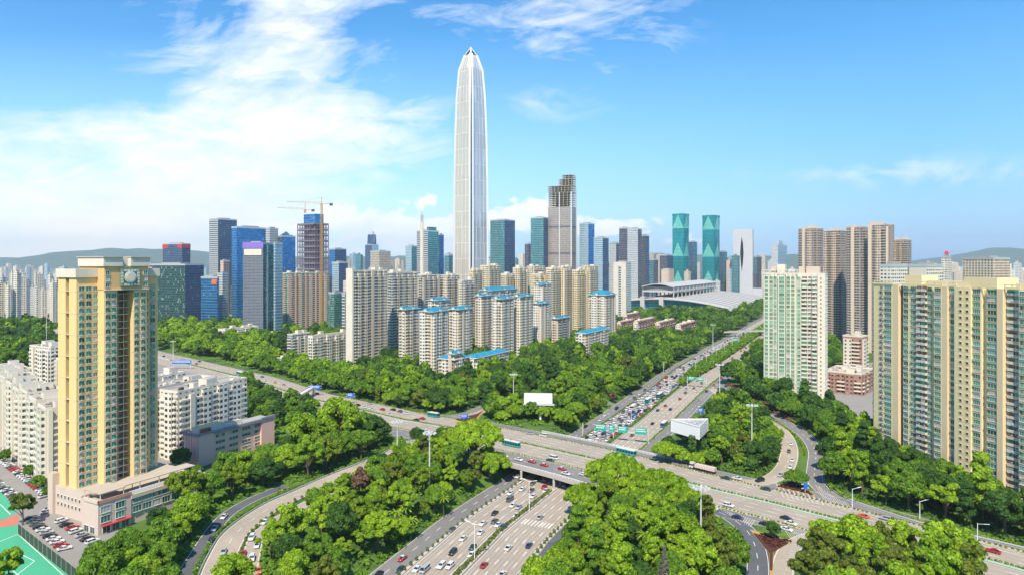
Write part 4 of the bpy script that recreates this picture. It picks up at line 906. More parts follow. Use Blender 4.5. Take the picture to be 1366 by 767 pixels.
# far stepped tower with a cylinder top
t, w, l, ht = gtower('slender far blue tower with a rounded stepped top and antenna', 487, 496, 505, 2500, 327, gDeep, gLt, -35)
mb = MB(); mb.tube((-w/2, l/2, ht), (-w/2, l/2, ht+38), 17, gDeep, 14, 15); mb.tube((-w/2, l/2, ht+38), (-w/2, l/2, ht+50), 10, STEEL, 12, 8); mb.tube((-w/2, l/2, ht+50), (-w/2, l/2, ht+64), .8, STEEL); mb.build('crown', t)
mb = MB()
# ---- the tallest skyscraper: square plan with notched corners, stone piers, tapering spire
D = 1590; cx_ = (628-CX)/F*D; t = thing('skyscraper', 'tallest skyscraper, silver and gold glass with pale vertical piers tapering to a pointed top', 'skyscraper', (cx_, D, 0), radians(-40)); footprint(t, -35, 35, -35, 35)
fPA = fac('silver_glass_sunlit', (.70, .63, .51), (.60, .54, .43), 36., 3.2, .02, .99, .1, metal=.45, rough=.25, g2=(.74, .67, .56), pale_panes=0.)  # golden sunlight on the left faces is put into this glass colour
fPS = fac('silver_glass', (.56, .59, .63), (.46, .49, .54), 36., 3.2, .02, .99, .1, metal=.45, rough=.25, g2=(.72, .74, .76), pale_panes=0.)
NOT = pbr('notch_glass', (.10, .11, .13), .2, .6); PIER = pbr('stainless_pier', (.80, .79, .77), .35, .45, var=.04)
prof = [(0, 30.3), (120, 30.0), (300, 29.0), (400, 27.5), (479, 25.2), (545, 20.8), (580, 11.)]
def ring(hw, z, nf=.16):
    n = hw*nf; a = hw; return [(-a+n, -a, z), (a-n, -a, z), (a-n, -a+n, z), (a, -a+n, z), (a, a-n, z), (a-n, a-n, z), (a-n, a, z), (-a+n, a, z), (-a+n, a-n, z), (-a, a-n, z), (-a, -a+n, z), (-a+n, -a+n, z)]
mb = MB()
for (z0, h0), (z1, h1) in zip(prof[:-1], prof[1:]):
    a, b = ring(h0, z0), ring(h1, z1)
    for i in range(12):
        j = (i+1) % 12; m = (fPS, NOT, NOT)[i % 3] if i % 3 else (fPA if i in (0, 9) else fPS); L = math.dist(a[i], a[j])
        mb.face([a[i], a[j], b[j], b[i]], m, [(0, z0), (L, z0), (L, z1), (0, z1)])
mb.face(ring(prof[-1][1], prof[-1][0]), STEEL); mb.build('glass_facade', t)
for s1 in range(4):
    for e in (-1, 1):
        mb = MB(); c, s_ = cos(s1*pi/2), sin(s1*pi/2)
        for (z0, h0), (z1, h1) in zip(prof[:-1], prof[1:]):
            q = []
            for z, h in ((z0, h0), (z1, h1)): x, y = e*h*.84, -h-.4; q.append((x*c-y*s_, x*s_+y*c, z))
            mb.bar(q[0], q[1], 4.2, 4.2, PIER)
        h = prof[-1][1]; x, y = e*h*.84, -h-.4; mb.bar((x*c-y*s_, x*s_+y*c, 580), (0, 0, 600), 1.5, 1.5, PIER); mb.build('pier', t)
for s1 in range(4):
    mb = MB(); c, s_ = cos(s1*pi/2), sin(s1*pi/2)
    for fx in (-.42, 0, .42):
        for (z0, h0), (z1, h1) in zip(prof[:-1], prof[1:]):
            q = [(fx*h*c+(h+.2)*s_, fx*h*s_-(h+.2)*c, z) for z, h in ((z0, h0), (z1, h1))]; mb.bar(q[0], q[1], .8, .7, PIER)
    mb.build('fins', t)
for z, h in ((230, 29.5), (345, 28.4), (440, 26.6)):
    mb = MB(); R_ = ring(h-.4, z); R2 = ring(h-.4, z+5)
    mb.loft(R_, R2, pbr('bronze_band', (.42, .36, .29), .4, .4)); mb.build('service_band', t)
mb = MB(); mb.loft(ring(10.7, 580), ring(1.6, 597), NOT); mb.tube((0, 0, 588), (0, 0, 600), .6, PIER); mb.build('spire', t)
# ---- unfinished skyscraper
D = 1500; X, Y, w, l = corner(731, 762, 767, D, -24); t = thing('unfinished_skyscraper', 'unfinished skyscraper with rose glass below and an open scaffolded frame stepping up at the top', 'skyscraper', (X, Y, 0), radians(-24)); footprint(t, -w, 0, 0, 40)
RAW = pbr('raw_concrete', (.36, .31, .24), .9, var=.2); l = 34; SC = pbr('scaffold_frame', (.20, .19, .15), .8)
h1 = zt(276, D); h2 = zt(256, D); h3 = zt(247, D); h4 = zt(233, D)
mb = MB(); mb.box(-w, 0, 0, l, 0, h1, gPink, RAW); mb.build('glass_facade', t)
mb = MB()
for k in (0, .5, 1): mb.box(-w+k*(w)-1, -w+k*w+1, -1.2, 0, 0, h2, PIER)
for y in (0, l): mb.box(0, 1.4, y-1, y+1, 0, h2, PIER)
mb.build('pier', t)
def frame(t, x0, x1, y0, y1, z0, z1, fh, nx, ny, m, name='open_frame', core=None, th=.7):
    mb = MB(); z = z0
    while z <= z1: mb.box(x0, x1, y0, y1, z, z+th, m, bottom=True); z += fh
    for i in range(nx+1):
        for j in range(ny+1):
            if 0 < i < nx and 0 < j < ny: continue
            x, y = x0+(x1-x0)*i/nx, y0+(y1-y0)*j/ny; mb.box(x-.5, x+.5, y-.5, y+.5, z0, z1, m)
    if core: mb.box(x0+(x1-x0)*.25, x0+(x1-x0)*.75, y0+(y1-y0)*.25, y0+(y1-y0)*.75, z0, z1, core)
    mb.build(name, t)
frame(t, -w, 0, 0, l, h1, h2, 5, 6, 4, RAW, core=SC); frame(t, -w, 0, 2, l-2, h2, h3, 4.5, 7, 4, RAW, core=SC, name='scaffold'); frame(t, -w*.55, 0, 4, l-4, h3, zt(238, D), 4.5, 4, 3, RAW, core=SC, name='scaffold'); frame(t, -w*.42, 0, 6, l-4, zt(238, D), h4, 4, 3, 3, RAW, name='scaffold')
# ---- steel frame tower with blue core
D = 1010; X, Y, w, l = corner(397, 420, 438, D, -38); Ht = zt(298, D)
t = thing('steel_frame_tower', 'half-built tower of open floors and columns with a blue glazed core on top', 'unfinished tower', (X, Y, 0), radians(-38)); footprint(t, -w, 0, 0, l)
PUR = pbr('violet_grey_steel', (.22, .16, .20), .7, var=.2); frame(t, -w, 0, 0, l, 0, Ht, 4.2, 7, 6, PUR, 'floor_frame', core=pbr('core_wall', (.40, .33, .32), .8), th=.55)
mb = MB()
for z in np.arange(30, Ht, 8.4): mb.box(-w-.4, .4, -.4, -.1, z, z+2.2, pbr('pale_blue_netting', (.20, .20, .26), .8)); mb.box(.1, .4, 0, l, z, z+2.2, pbr('pale_blue_netting', (.35, .42, .5)))
mb.build('safety_net', t)
mb = MB(); mb.box(-w*.80, -w*.12, l*.2, l*.8, Ht, zt(285, D), gBlue, ROOFG); mb.build('core_top', t)
def crane(label, X, Y, z0, z1, az, lj, lc, m):
    t = thing('tower_crane', label, 'tower crane', (X, Y, z0), az); h = z1-z0; r = 1.1
    mb = MB(); n = int(h/4)
    for sx, sy in ((-1, -1), (1, -1), (1, 1), (-1, 1)): mb.bar((sx*r, sy*r, 0), (sx*r, sy*r, h), .35, .35, m)
    for i in range(n):
        a, b = i*h/n, (i+1)*h/n
        for (p, q) in (((-r, -r), (r, -r)), ((r, -r), (r, r)), ((r, r), (-r, r)), ((-r, r), (-r, -r))): mb.bar((*p, a), (*q, b), .25, .25, m); mb.bar((*p, b), (*q, b), .25, .25, m)
    mb.build('mast', t)
    mb = MB(); mb.bar((0, -.7, h), (lj, -.7, h+3), .35, .35, m); mb.bar((0, .7, h), (lj, .7, h+3), .35, .35, m); mb.bar((0, 0, h+2.4), (lj, 0, h+4.), .3, .3, m)
    for i in range(int(lj/3)): x = i*3; mb.bar((x, -.7, h+3*x/lj), (x+1.5, 0, h+2.4+1.6*x/lj), .2, .2, m); mb.bar((x+1.5, 0, h+2.4+1.6*x/lj), (x+3, .7, h+3*(x+3)/lj), .2, .2, m)
    mb.build('jib', t); mb = MB(); mb.bar((0, 0, h), (-lc, 0, h), 1.6, .7, m); mb.bar((0, 0, h+9), (-lc, 0, h+.6), .25, .25, m); mb.bar((0, 0, h+9), (lj*.6, 0, h+3.6), .25, .25, m); mb.bar((0, 0, h), (0, 0, h+9), .8, .8, m); mb.build('counter_jib', t)
    mb = MB(); mb.box(-lc, -lc+4, -1.2, 1.2, h-3, h+.4, DARKR, bottom=True); mb.build('counterweight', t); mb = MB(); mb.box(.8, 3, -1.2, 1.2, h-2.6, h-.4, WHT2, bottom=True); mb.build('cab', t)
CRN = pbr('orange_crane_paint', (.55, .30, .06), .5)
p = (429-CX)/F*985; crane('orange tower crane standing against the right side of the steel frame tower', p, 985, 0, zt(272, 985), radians(176), 52, 16, CRN)
p = (407-CX)/F*1030; crane('smaller tower crane on top of the blue core of the steel frame tower', p, 1030, zt(285, 1030), zt(280, 1030), radians(178), 42, 14, CRN)
# ---- faceted emerald twins
for (xl, xc, xr, D, yt, lb) in ((897, 912, 919, 1900, 286, 'left emerald glass tower with large diamond facets, nearer the charcoal twin'), (937, 953, 960, 1920, 288, 'right emerald glass tower with large diamond facets, nearer the white slit tower')):
    X, Y, w, l = corner(xl, xc, xr, D, -38); Ht = zt(yt, D); t = thing('faceted_tower', lb, 'office tower', (X, Y, 0), radians(-38)); footprint(t, -w, 0, 0, l)
    mb = MB(); n = 3; hh = Ht/n
    ctr = [(-w, 0), (0, 0), (0, l), (-w, l)]
    for i in range(4):
        p, q = ctr[i], ctr[(i+1) % 4]; dx, dy = q[0]-p[0], q[1]-p[1]; Lq = math.hypot(dx, dy); nx, ny = dy/Lq, -dx/Lq
        mid = (p[0]+dx/2+nx*1.6, p[1]+dy/2+ny*1.6)
        for k in range(n):
            z0, z2 = k*hh, (k+1)*hh; z1 = (z0+z2)/2; zz = z0 if i % 2 == 0 else z0
            A, B, C_, D_, M1, M0 = (*p, z0), (*q, z0), (*q, z2), (*p, z2), (*mid, z2), (*mid, z0)
            L_, R_ = (*p, z1), (*q, z1)
            for tri, m in (((L_, R_, M1), gEmL), ((L_, M0, R_), gEm), ((A, M0, L_), gEm), ((M0, B, R_), gEm), ((L_, M1, D_), gEm), ((R_, C_, M1), gEm)):
                mb.face(list(tri), m, [((v[0]-p[0])*dx/Lq+(v[1]-p[1])*dy/Lq, v[2]) for v in tri])
    mb.prism([(-w*1.02, -.8), (.8, -.8), (.8, l*1.02), (-w*1.02, l*1.02)], Ht-3, Ht+2, gEm, ROOFG); mb.build('facade', t)
# ---- white tower with a curving slit
D = 1900; X, Y, w, l = corner(978, 1004, 1007, D, -24); Ht = zt(306, D); t = thing('slit_tower', 'pale grey windowless-looking tower with a curving dark slit down its front', 'office tower', (X, Y, 0), radians(-24)); footprint(t, -w, 0, 0, 30)
PAL = fac('pale_panels', (.52, .53, .55), (.46, .47, .49), 3.9, 1.5, .3, .7, .1, metal=.05, rough=.5, g2=(.50, .51, .53), pale_panes=0)
mb = MB(); hs = [(y, hw) for y, hw in ((.38, .0), (.50, .05), (.65, .09), (.78, .06), (.90, .0))]; cxs = -w*.55
prev = None
zs = [0]+[h*Ht for h, _ in hs]+[Ht]; ws_ = [0]+[b for _, b in hs]+[0]
for (z0, a), (z1, b) in zip(zip(zs, ws_), zip(zs[1:], ws_[1:])):
    s0, s1 = (z0/Ht-.64)*9, (z1/Ht-.64)*9; c0, c1 = cxs-s0*.12*abs(s0)*0, cxs
    for (p0, p1, q1, q0) in (((-w, 0, z0), (c0-a*w, 0, z0), (c1-b*w, 0, z1), (-w, 0, z1)), ((c0+a*w, 0, z0), (0, 0, z0), (0, 0, z1), (c1+b*w, 0, z1)), ((c0-a*w, 0, z0), (c0-a*w*.2+1.5, 7, z0), (c1-b*w*.2+1.5, 7, z1), (c1-b*w, 0, z1)), ((c0-a*w*.2+1.5, 7, z0), (c0+a*w, 0, z0), (c1+b*w, 0, z1), (c1-b*w*.2+1.5, 7, z1))):
        mb.face([p0, p1, q1, q0], PAL if p0[1] == 0 and p1[1] == 0 else NOT, [(v[0], v[2]) for v in (p0, p1, q1, q0)])
l = 30; mb.wall((0, 0), (0, l), 0, Ht, PAL); mb.wall((0, l), (-w, l), 0, Ht, PAL); mb.wall((-w, l), (-w, 0), 0, Ht, PAL); mb.face([(-w, 0, Ht), (0, 0, Ht), (0, l, Ht), (-w, l, Ht)], ROOFG); mb.box(0, 26, 6, 26, 0, 28, PAL, ROOFG); mb.build('wall', t)
# ---- exhibition centre
WROOF = pbr('white_metal_roof', (.47, .46, .44), .5, var=.10, vs=.04); ROOFS = pbr('grey_roof_seam', (.26, .27, .28), .6); gHall = fac('hall_glass', (.10, .34, .42), (.02, .22, .32), 9., 3., .06, .96, .05, metal=.6, g2=(.05, .38, .48), pale_panes=0)
X, Y, w, l = corner(792, 972, 1022, 1270, -30); l = min(l, 400); t = thing('exhibition_hall', 'huge exhibition hall with a curved white ribbed roof and teal glass front', 'exhibition hall', (X, Y, 0), radians(-30)); footprint(t, -w, 0, 0, l, 6)
N = 24
def rz(f): return 8+22*sin(pi*min(1, max(0, f*.92+.08)))**.8
mb = MB()
for i in range(N):
    a, b = i/N, (i+1)/N; mb.face([(-a*w, 0, 0), (-a*w, 0, rz(a)-1.5), (-b*w, 0, rz(b)-1.5), (-b*w, 0, 0)][::1], gHall, [(-a*w, 0), (-a*w, rz(a)), (-b*w, rz(b)), (-b*w, 0)])
mb.wall((0, 0), (0, l), 0, rz(0)-1.4, gHall); mb.build('glass_front', t)
mb = MB()
for i in range(N):
    a, b = i/N, (i+1)/N; mb.face([(-a*w, -9, rz(a)), (-a*w, l, rz(a)), (-b*w, l, rz(b)), (-b*w, -9, rz(b))], WROOF); mb.face([(-a*w, -9, rz(a)-1.8), (-a*w, -9, rz(a)), (-b*w, -9, rz(b)), (-b*w, -9, rz(b)-1.8)], WROOF); mb.face([(-a*w, -9, rz(a)-1.6), (-b*w, -9, rz(b)-1.6), (-b*w, 0, rz(b)-1.6), (-a*w, 0, rz(a)-1.6)], WROOF)
mb.face([(6, -9, 6), (6, l, 6), (0, l, rz(0)), (0, -9, rz(0))], WROOF); mb.build('roof', t)
mb = MB()
for j in range(22):
    y = 6+j*(l-12)/21
    for i in range(N):
        a, b = i/N, (i+1)/N; mb.bar((-a*w, y, rz(a)+.8), (-b*w, y, rz(b)+.8), 3.2 if j % 2 else 6., 1.6, WROOF if j % 2 == 0 else ROOFS)
mb.build('roof_ribs', t)
mb = MB()
for j in range(26): y = 4+j*(l-8)/25; mb.bar((.5, y, 0), (7, y+3, 9), 1.2, 1.2, WROOF)
mb.build('buttresses', t)
mb = MB(); mb.box(-w*.62, -w*.60+3, -10, 0, 0, 33, WROOF); mb.box(-w*.48, -w*.46+3, -10, 0, 0, 33, WROOF); mb.box(-w*.60, -w*.48, -8, -2, 24, 30, NOT); mb.build('portal', t)
for a, b in ((.58, .50),):
    mb = MB(); x0, x1 = -w*.64, -w*.40; n = 10
    for (ya, yb) in ((20, l*.92),):
        for i in range(n):
            p, q = i/n, (i+1)/n; f = lambda p: 52+6*sin(pi*p); mb.face([(x0+(x1-x0)*p, ya-6, f(p)), (x0+(x1-x0)*q, ya-6, f(q)), (x0+(x1-x0)*q, yb, f(q)), (x0+(x1-x0)*p, yb, f(p))], WROOF); mb.face([(x0+(x1-x0)*p, ya-6, f(p)-1.6), (x0+(x1-x0)*q, ya-6, f(q)-1.6), (x0+(x1-x0)*q, ya-6, f(q)), (x0+(x1-x0)*p, ya-6, f(p))], WROOF)
        mb.box(x0+2, x1-2, ya, yb, 42, 52, pbr('grey_glazing', (.28, .28, .27), .4, .2), WROOF); mb.box(x0, x1, ya-2, yb, 41, 44, WROOF)
        for k in range(13): y = ya+(yb-ya)*k/12; mb.box(x1-2, x1-.4, y-2, y+1, 24, 52, WROOF); mb.box(x0+.4, x0+2, y-2, y+1, 24, 52, WROOF)
    mb.build('raised_hall', t)
mb = MB(); mb.box(-22, -6, -9.6, -9.2, 6.4, 14.5, pbr('violet_blue_screen', (.05, .05, .45), .5), bottom=True); mb.build('sign', t)
# ------------------------------------------------------------------ far city and hills
FARM = [fW, fWs, fB, fBs, fYs, gPale, gBeige, gLt, gTeal, gDeep]
def farblock(label, x, D, wpx, yt, m, group, yaw=-30, name='apartment_block', cat='apartment block'):
    if m in (gPale, gBeige, gLt, gTeal, gDeep, gDk): name, cat = 'office_tower', 'office tower'
    w = wpx*D/F*.75; X = (x-CX)/F*D; Ht = max(8, zt(yt, D)); mb = MB(); l = w*random.uniform(.5, .9); mb.box(-w/2, w/2, -l/2, l/2, 0, Ht, m, ROOFG); mb.box(-w*.2, w*.15, -l*.2, l*.2, Ht, Ht+random.uniform(2, 6), m, ROOFG)
    o = mb.build(name); o.location = (X, D, 0); o.rotation_euler = (0, 0, radians(yaw+random.uniform(-15, 15))); o['label'] = label; o['category'] = cat; o['group'] = group; return o
random.seed(11)
for i in range(44):
    x = random.uniform(-4, 82); D = random.uniform(1000, 1500); farblock('white high-rise in the dense far district at the left edge', x, D, random.uniform(6, 12), random.uniform(362, 388), random.choice((fW, fW, fWs, fB, gPale)), 'far district of white high-rises at the left edge')
for i in range(56):
    x = random.uniform(-10, 330); D = random.uniform(2200, 4500); farblock('pale block on the far plain under the left hills', x, D, random.uniform(5, 11), random.uniform(351, 360), random.choice((fW, fWs, gPale, gLt)), 'pale blocks on the far plain under the left hills')
for i in range(120):
    x = random.uniform(340, 1050); D = random.uniform(1700, 3000); farblock('distant tower seen between the central skyscrapers', x, D, random.uniform(6, 13), random.uniform(338, 364), random.choice(FARM), 'distant towers behind the central skyline')
for i in range(60):
    x = random.uniform(1195, 1400); D = random.uniform(1100, 3000); farblock('pale block on the far right skyline under the hill', x, D, random.uniform(8, 16), random.uniform(349, 364), random.choice((fW, fWs, fBs, fW, gPale)), 'pale blocks on the far right skyline')
for i in range(40):
    x = random.uniform(195, 470); D = random.uniform(1150, 1500); farblock('lower city block among the left glass towers', x, D, random.uniform(9, 16), random.uniform(362, 392), random.choice((fW, fBs, gPale, gTeal, gDk)), 'lower blocks among the left glass towers')
for i in range(45):
    x = random.uniform(800, 1020); D = random.uniform(1900, 2400); farblock('lower city block around the emerald towers', x, D, random.uniform(8, 14), random.uniform(356, 380), random.choice((fW, fBs, gPale, gTeal, gDk, gDk)), 'lower blocks around the emerald towers')
for i in range(22):
    x = random.uniform(1040, 1190); D = random.uniform(950, 1500); farblock('pale block behind the green-windowed tower', x, D, random.uniform(9, 15), random.uniform(356, 380), random.choice((fW, fWs, fBs)), 'pale blocks behind the green-windowed tower')
HILL = pbr('hill_forest', (.045, .085, .03), .95, var=.5, vs=.004)
def hills(name, ridge, D, depth, seed):
    r = random.Random(seed); xs = [(p-CX)/F*D for p, _ in ridge]; hs_ = [zt(y, D) for _, y in ridge]; n = 150; m = 14; vs, fs = [], []
    for i in range(n+1):
        x = xs[0]+(xs[-1]-xs[0])*i/n; hh = max(10, float(np.interp(x, xs, hs_))); hh *= 1+.05*sin(x*.0041+seed)+.035*sin(x*.013+2)+.02*sin(x*.037)
        for j in range(m+1):
            t_ = j/m; y = D-depth/2+depth*t_; q = sin(pi*t_)**.9; vs.append((x+60*sin(j*1.7+i*.1), y, -2+hh*q*(1+.22*sin(x*.006+j*.9+seed)*(1-q)) ))
    for i in range(n):
        for j in range(m): a = i*(m+1)+j; fs.append((a, a+m+1, a+m+2, a+1))
    me = bpy.data.meshes.new(name); me.from_pydata(vs, [], fs); me.materials.append(HILL)
    for p in me.polygons: p.use_smooth = True
    link(name, me, kind='structure')
hills('hills', [(-120, 345), (0, 344), (40, 346), (60, 342), (110, 336), (165, 332), (200, 331), (230, 334), (290, 338), (360, 342), (460, 343), (540, 341), (600, 345), (700, 350)], 12500, 4200, 1)
hills('hills', [(820, 350), (850, 341), (880, 337), (905, 343), (930, 340), (980, 346), (1060, 340), (1090, 342), (1150, 346), (1215, 349), (1250, 346), (1290, 341), (1335, 330), (1375, 333), (1430, 340), (1500, 346)], 11500, 3600, 2)
# ================================================================== VEGETATION
def foliage(name, a, b, br=.45):
    """leaf colour varies between a and b by tree, by clump and by leaf"""
    if name in MATS: return MATS[name]
    m = bpy.data.materials.new(name); m.use_nodes = True; k = NT(m.node_tree); bs = k.n['Principled BSDF']; out = k.n['Material Output']
    uv = k.new('ShaderNodeUVMap'); sp = k.new('ShaderNodeSeparateXYZ'); k.l.new(uv.outputs[0], sp.inputs[0]); oi = k.new('ShaderNodeObjectInfo'); g = k.new('ShaderNodeNewGeometry')
    tr = k.m('FRACT', k.m('ADD', sp.outputs[1], oi.outputs['Random'])); f = k.m('ADD', k.m('MULTIPLY', tr, .5), k.m('MULTIPLY', sp.outputs[0], .5))
    c = k.mix(f, lin(a), lin(b)); c = k.mix(1., c, k.mapr(g.outputs['Random Per Island'], 0, 1, 1-br, 1+br), 'MULTIPLY')
    k.l.new(c, bs.inputs['Base Color']); bs.inputs['Roughness'].default_value = .65; bs.inputs['Specular IOR Level'].default_value = .25
    tl = k.new('ShaderNodeBsdfTranslucent'); k.l.new(k.mix(1., c, (1.3, 1.5, .6), 'MULTIPLY'), tl.inputs[0]); ms = k.new('ShaderNodeMixShader'); ms.inputs[0].default_value = .36
    k.l.new(bs.outputs[0], ms.inputs[1]); k.l.new(tl.outputs[0], ms.inputs[2]); k.l.new(ms.outputs[0], out.inputs['Surface'])
    MATS[name] = m; return m
RNG = np.random.default_rng(5)
def leafquads(cen, rad, n, size, flat=1., up=.0, aspect=1.5):
    """n leaf quads on the upper shell of each clump; returns (N*4,3) verts and (N*4,2) uvs"""
    cen = np.asarray(cen, float); rad = np.asarray(rad, float); K = len(cen)
    d = RNG.normal(size=(K*n, 3)); d /= np.linalg.norm(d, axis=1)[:, None]; d[:, 2] = np.where(d[:, 2] < -.2, -d[:, 2], d[:, 2])
    ci = np.repeat(np.arange(K), n); r = rad[ci]*RNG.uniform(.72, 1.1, K*n); p = cen[ci]+d*r[:, None]*np.array([1, 1, flat])
    nn = d+RNG.normal(scale=.45, size=d.shape)+np.array([0, 0, up]); nn /= np.linalg.norm(nn, axis=1)[:, None]
    t = np.cross(nn, RNG.normal(size=d.shape)); t /= np.linalg.norm(t, axis=1)[:, None]; b = np.cross(nn, t); s = size*RNG.uniform(.6, 1.3, K*n)[:, None]/2
    q = np.stack([p-t*s*aspect, p-b*s, p+t*s*aspect, p+b*s], 1).reshape(-1, 3)
    cr = RNG.random(K)[ci]; uv = np.repeat(np.stack([cr, np.zeros(K*n)], 1), 4, 0); return q, uv
def qmesh(name, v, uv, mat):
    me = bpy.data.meshes.new(name); n = len(v)//4; me.vertices.add(n*4); me.vertices.foreach_set('co', v.astype(np.float32).ravel()); me.loops.add(n*4); me.loops.foreach_set('vertex_index', np.arange(n*4, dtype=np.int32))
    me.polygons.add(n); me.polygons.foreach_set('loop_start', np.arange(0, n*4, 4, dtype=np.int32)); me.polygons.foreach_set('loop_total', np.full(n, 4, dtype=np.int32))
    ul = me.uv_layers.new(name='UVMap'); ul.data.foreach_set('uv', uv.astype(np.float32).ravel()); me.materials.append(mat); me.update(calc_edges=True); return me
BARK = pbr('bark', (.12, .085, .055), .9, var=.25, vs=1.); 
def crownpts(kind, R_, r):
    c, a = [], []
    if kind == 'umbrella':      # wide, layered, flat topped
        for i in range(84):
            q = sqrt((i+r.random())/84); th = i*2.39996+r.uniform(-.3, .3); x, y = R_*q*cos(th)*r.uniform(.9, 1.08), R_*q*sin(th); z = R_*(.98-.36*q*q+r.uniform(-.09, .04)); c.append((x, y, z)); a.append(R_*r.uniform(.10, .19))
    elif kind == 'round':
        for i in range(44):
            u = r.uniform(-.35, 1); th = r.random()*2*pi; q = sqrt(1-u*u)*r.uniform(.55, 1.); c.append((R_*.82*q*cos(th), R_*.82*q*sin(th), R_*(1.05+.75*u*r.uniform(.7, 1)))); a.append(R_*r.uniform(.2, .36))
    elif kind == 'tall':
        for i in range(42):
            u = r.random(); th = r.random()*2*pi; w = .62*(1-.55*u)*r.uniform(.4, 1.); c.append((R_*w*cos(th), R_*w*sin(th), R_*(.6+2.*u))); a.append(R_*r.uniform(.18, .3))
    elif kind == 'loose':
        for i in range(34):
            u = r.uniform(-.2, 1); th = r.random()*2*pi; q = sqrt(1-u*u)*r.uniform(.3, 1.15); c.append((R_*.85*q*cos(th), R_*.85*q*sin(th), R_*(1.1+.8*u*r.uniform(.6, 1.1)))); a.append(R_*r.uniform(.14, .27))
    return c, a
FOL = {'bright': foliage('bright_leaves', (.14, .26, .010), (.31, .45, .025)), 'mid': foliage('mid_leaves', (.08, .18, .014), (.175, .31, .022)), 'dark': foliage('dark_leaves', (.032, .092, .016), (.085, .18, .022)),
       'olive': foliage('olive_leaves', (.09, .13, .015), (.19, .24, .03)), 'redleaf': foliage('red_leaves', (.07, .02, .012), (.16, .05, .03)), 'lime': foliage('lime_leaves', (.12, .21, .008), (.22, .30, .02)), 'blossom': foliage('blossom_leaves', (.14, .09, .05), (.28, .15, .10)), 'grey': foliage('grey_needles', (.10, .10, .07), (.20, .20, .15))}
PROTO = {}
def treeproto(kind, tone, k, lod=0):
    key = (kind, tone, k, lod)
    if key in PROTO: return PROTO[key]
    r = random.Random(hash((kind, k)) % 999 if False else (len(kind)*31+k*7)); c, a = crownpts(kind, 5., r)
    n, s = ((220, .42), (34, 1.05))[lod]; v, uv = leafquads(c, a, n, s, .8 if kind != 'umbrella' else .55, .3)
    # dense inner leaves so that the crown is not see-through everywhere
    v2, u2 = leafquads(c, np.array(a)*.62, n//4, s*1.5, .8 if kind != 'umbrella' else .5); v = np.concatenate([v, v2]); uv = np.concatenate([uv, u2])
    cr = qmesh('crown', v, uv, FOL[tone]); mb = MB(); top = {'umbrella': 4.4, 'round': 5.2, 'tall': 11, 'loose': 5.6}[kind]
    if lod == 0:
        mb.tube((0, 0, -.3), (.2, .1, top*.45), .34, BARK, 7, .24); mb.tube((.2, .1, top*.45), (0, 0, top*.9), .24, BARK, 6, .1)
        for i in range(6):
            p = c[(i*7) % len(c)]; mb.tube((.2, .1, top*.4+i*.15), (p[0]*.85, p[1]*.85, p[2]-.3), .15, BARK, 5, .05)
        tk = mb.mesh('trunk')
    else: tk = None
    PROTO[key] = (cr, tk, v, uv); return PROTO[key]
CANDS = []
def inpoly(x, y, g):
    c = False; n = len(g)
    for i in range(n):
        (x1, y1), (x2, y2) = g[i], g[i-1]
        if (y1 > y) != (y2 > y) and x < (x2-x1)*(y-y1)/(y2-y1)+x1: c = not c
    return c
for p_, r_ in (((694, 500), 8), ((706, 503), 8), ((726, 498), 8), ((694, 509), 7), ((710, 511), 7), ((726, 507), 7), ((812, 486), 8), ((826, 484), 8), ((838, 478), 7), ((815, 493), 7), ((832, 491), 7), ((600, 514), 6), ((625, 515), 6), ((645, 512), 6), ((665, 507), 6), ((790, 492), 6), ((775, 495), 6), ((858, 455), 8), ((880, 457), 8), ((905, 460), 8), ((925, 458), 8), ((840, 452), 8)): FOOT.append((*P(*p_), r_))
for p_ in ((718, 570), (706, 572), (730, 571), (700, 566), (736, 565), (712, 576), (724, 576), (903, 600), (915, 606), (928, 608), (940, 606), (950, 600), (922, 596), (936, 596)): FOOT.append((*P(*p_), 5.))
RA = np.array(ROADS); FA = np.array(FOOT)
def clear(x, y, pad):
    if pad < -9: return True
    if np.any((RA[:, 0]-x)**2+(RA[:, 1]-y)**2 < (RA[:, 2]+pad)**2): return False
    if len(FA) and np.any((FA[:, 0]-x)**2+(FA[:, 1]-y)**2 < (FA[:, 2]+pad*.6)**2): return False
    return True
def grove(where, poly, sp, mix, rad=(3.8, 6.), pad=2.8, world=False, seed=0):
    sp *= 1.1
    g = poly if world else [G(*p) for p in poly]; r = random.Random(len(where)+seed); xs = [p[0] for p in g]; ys = [p[1] for p in g]; got = []
    tries = int((max(xs)-min(xs))*(max(ys)-min(ys))/(sp*sp)*5); cells = {}
    for _ in range(tries):
        x, y = r.uniform(min(xs), max(xs)), r.uniform(min(ys), max(ys))
        if not inpoly(x, y, g): continue
        ci, cj = int(x//sp), int(y//sp)
        if any((x-a)**2+(y-b)**2 < sp*sp for i in (-1, 0, 1) for j in (-1, 0, 1) for a, b in cells.get((ci+i, cj+j), ())): continue
        if not clear(x, y, pad): continue
        cells.setdefault((ci, cj), []).append((x, y)); q = r.random(); s = 0
        for kind, tone, p in mix:
            s += p
            if q <= s: break
        R_ = r.uniform(*rad)*r.choice((.8, 1.05, 1.15, 1.25))
        CANDS.append((x, y, terr(x, y), R_, kind, tone, r.randrange(3), r.uniform(0, 6.28), where))
def one(where, p, R_, kind, tone, world=False): x, y = p if world else G(*p); CANDS.append((x, y, terr(x, y), R_, kind, tone, 0, rnd()*6, where))
MIXP = [('round', 'mid', .34), ('round', 'dark', .22), ('loose', 'bright', .16), ('umbrella', 'bright', .12), ('tall', 'dark', .06), ('loose', 'olive', .05), ('tall', 'bright', .05)]
MIXD = [('round', 'dark', .42), ('round', 'mid', .38), ('loose', 'mid', .12), ('loose', 'bright', .08)]
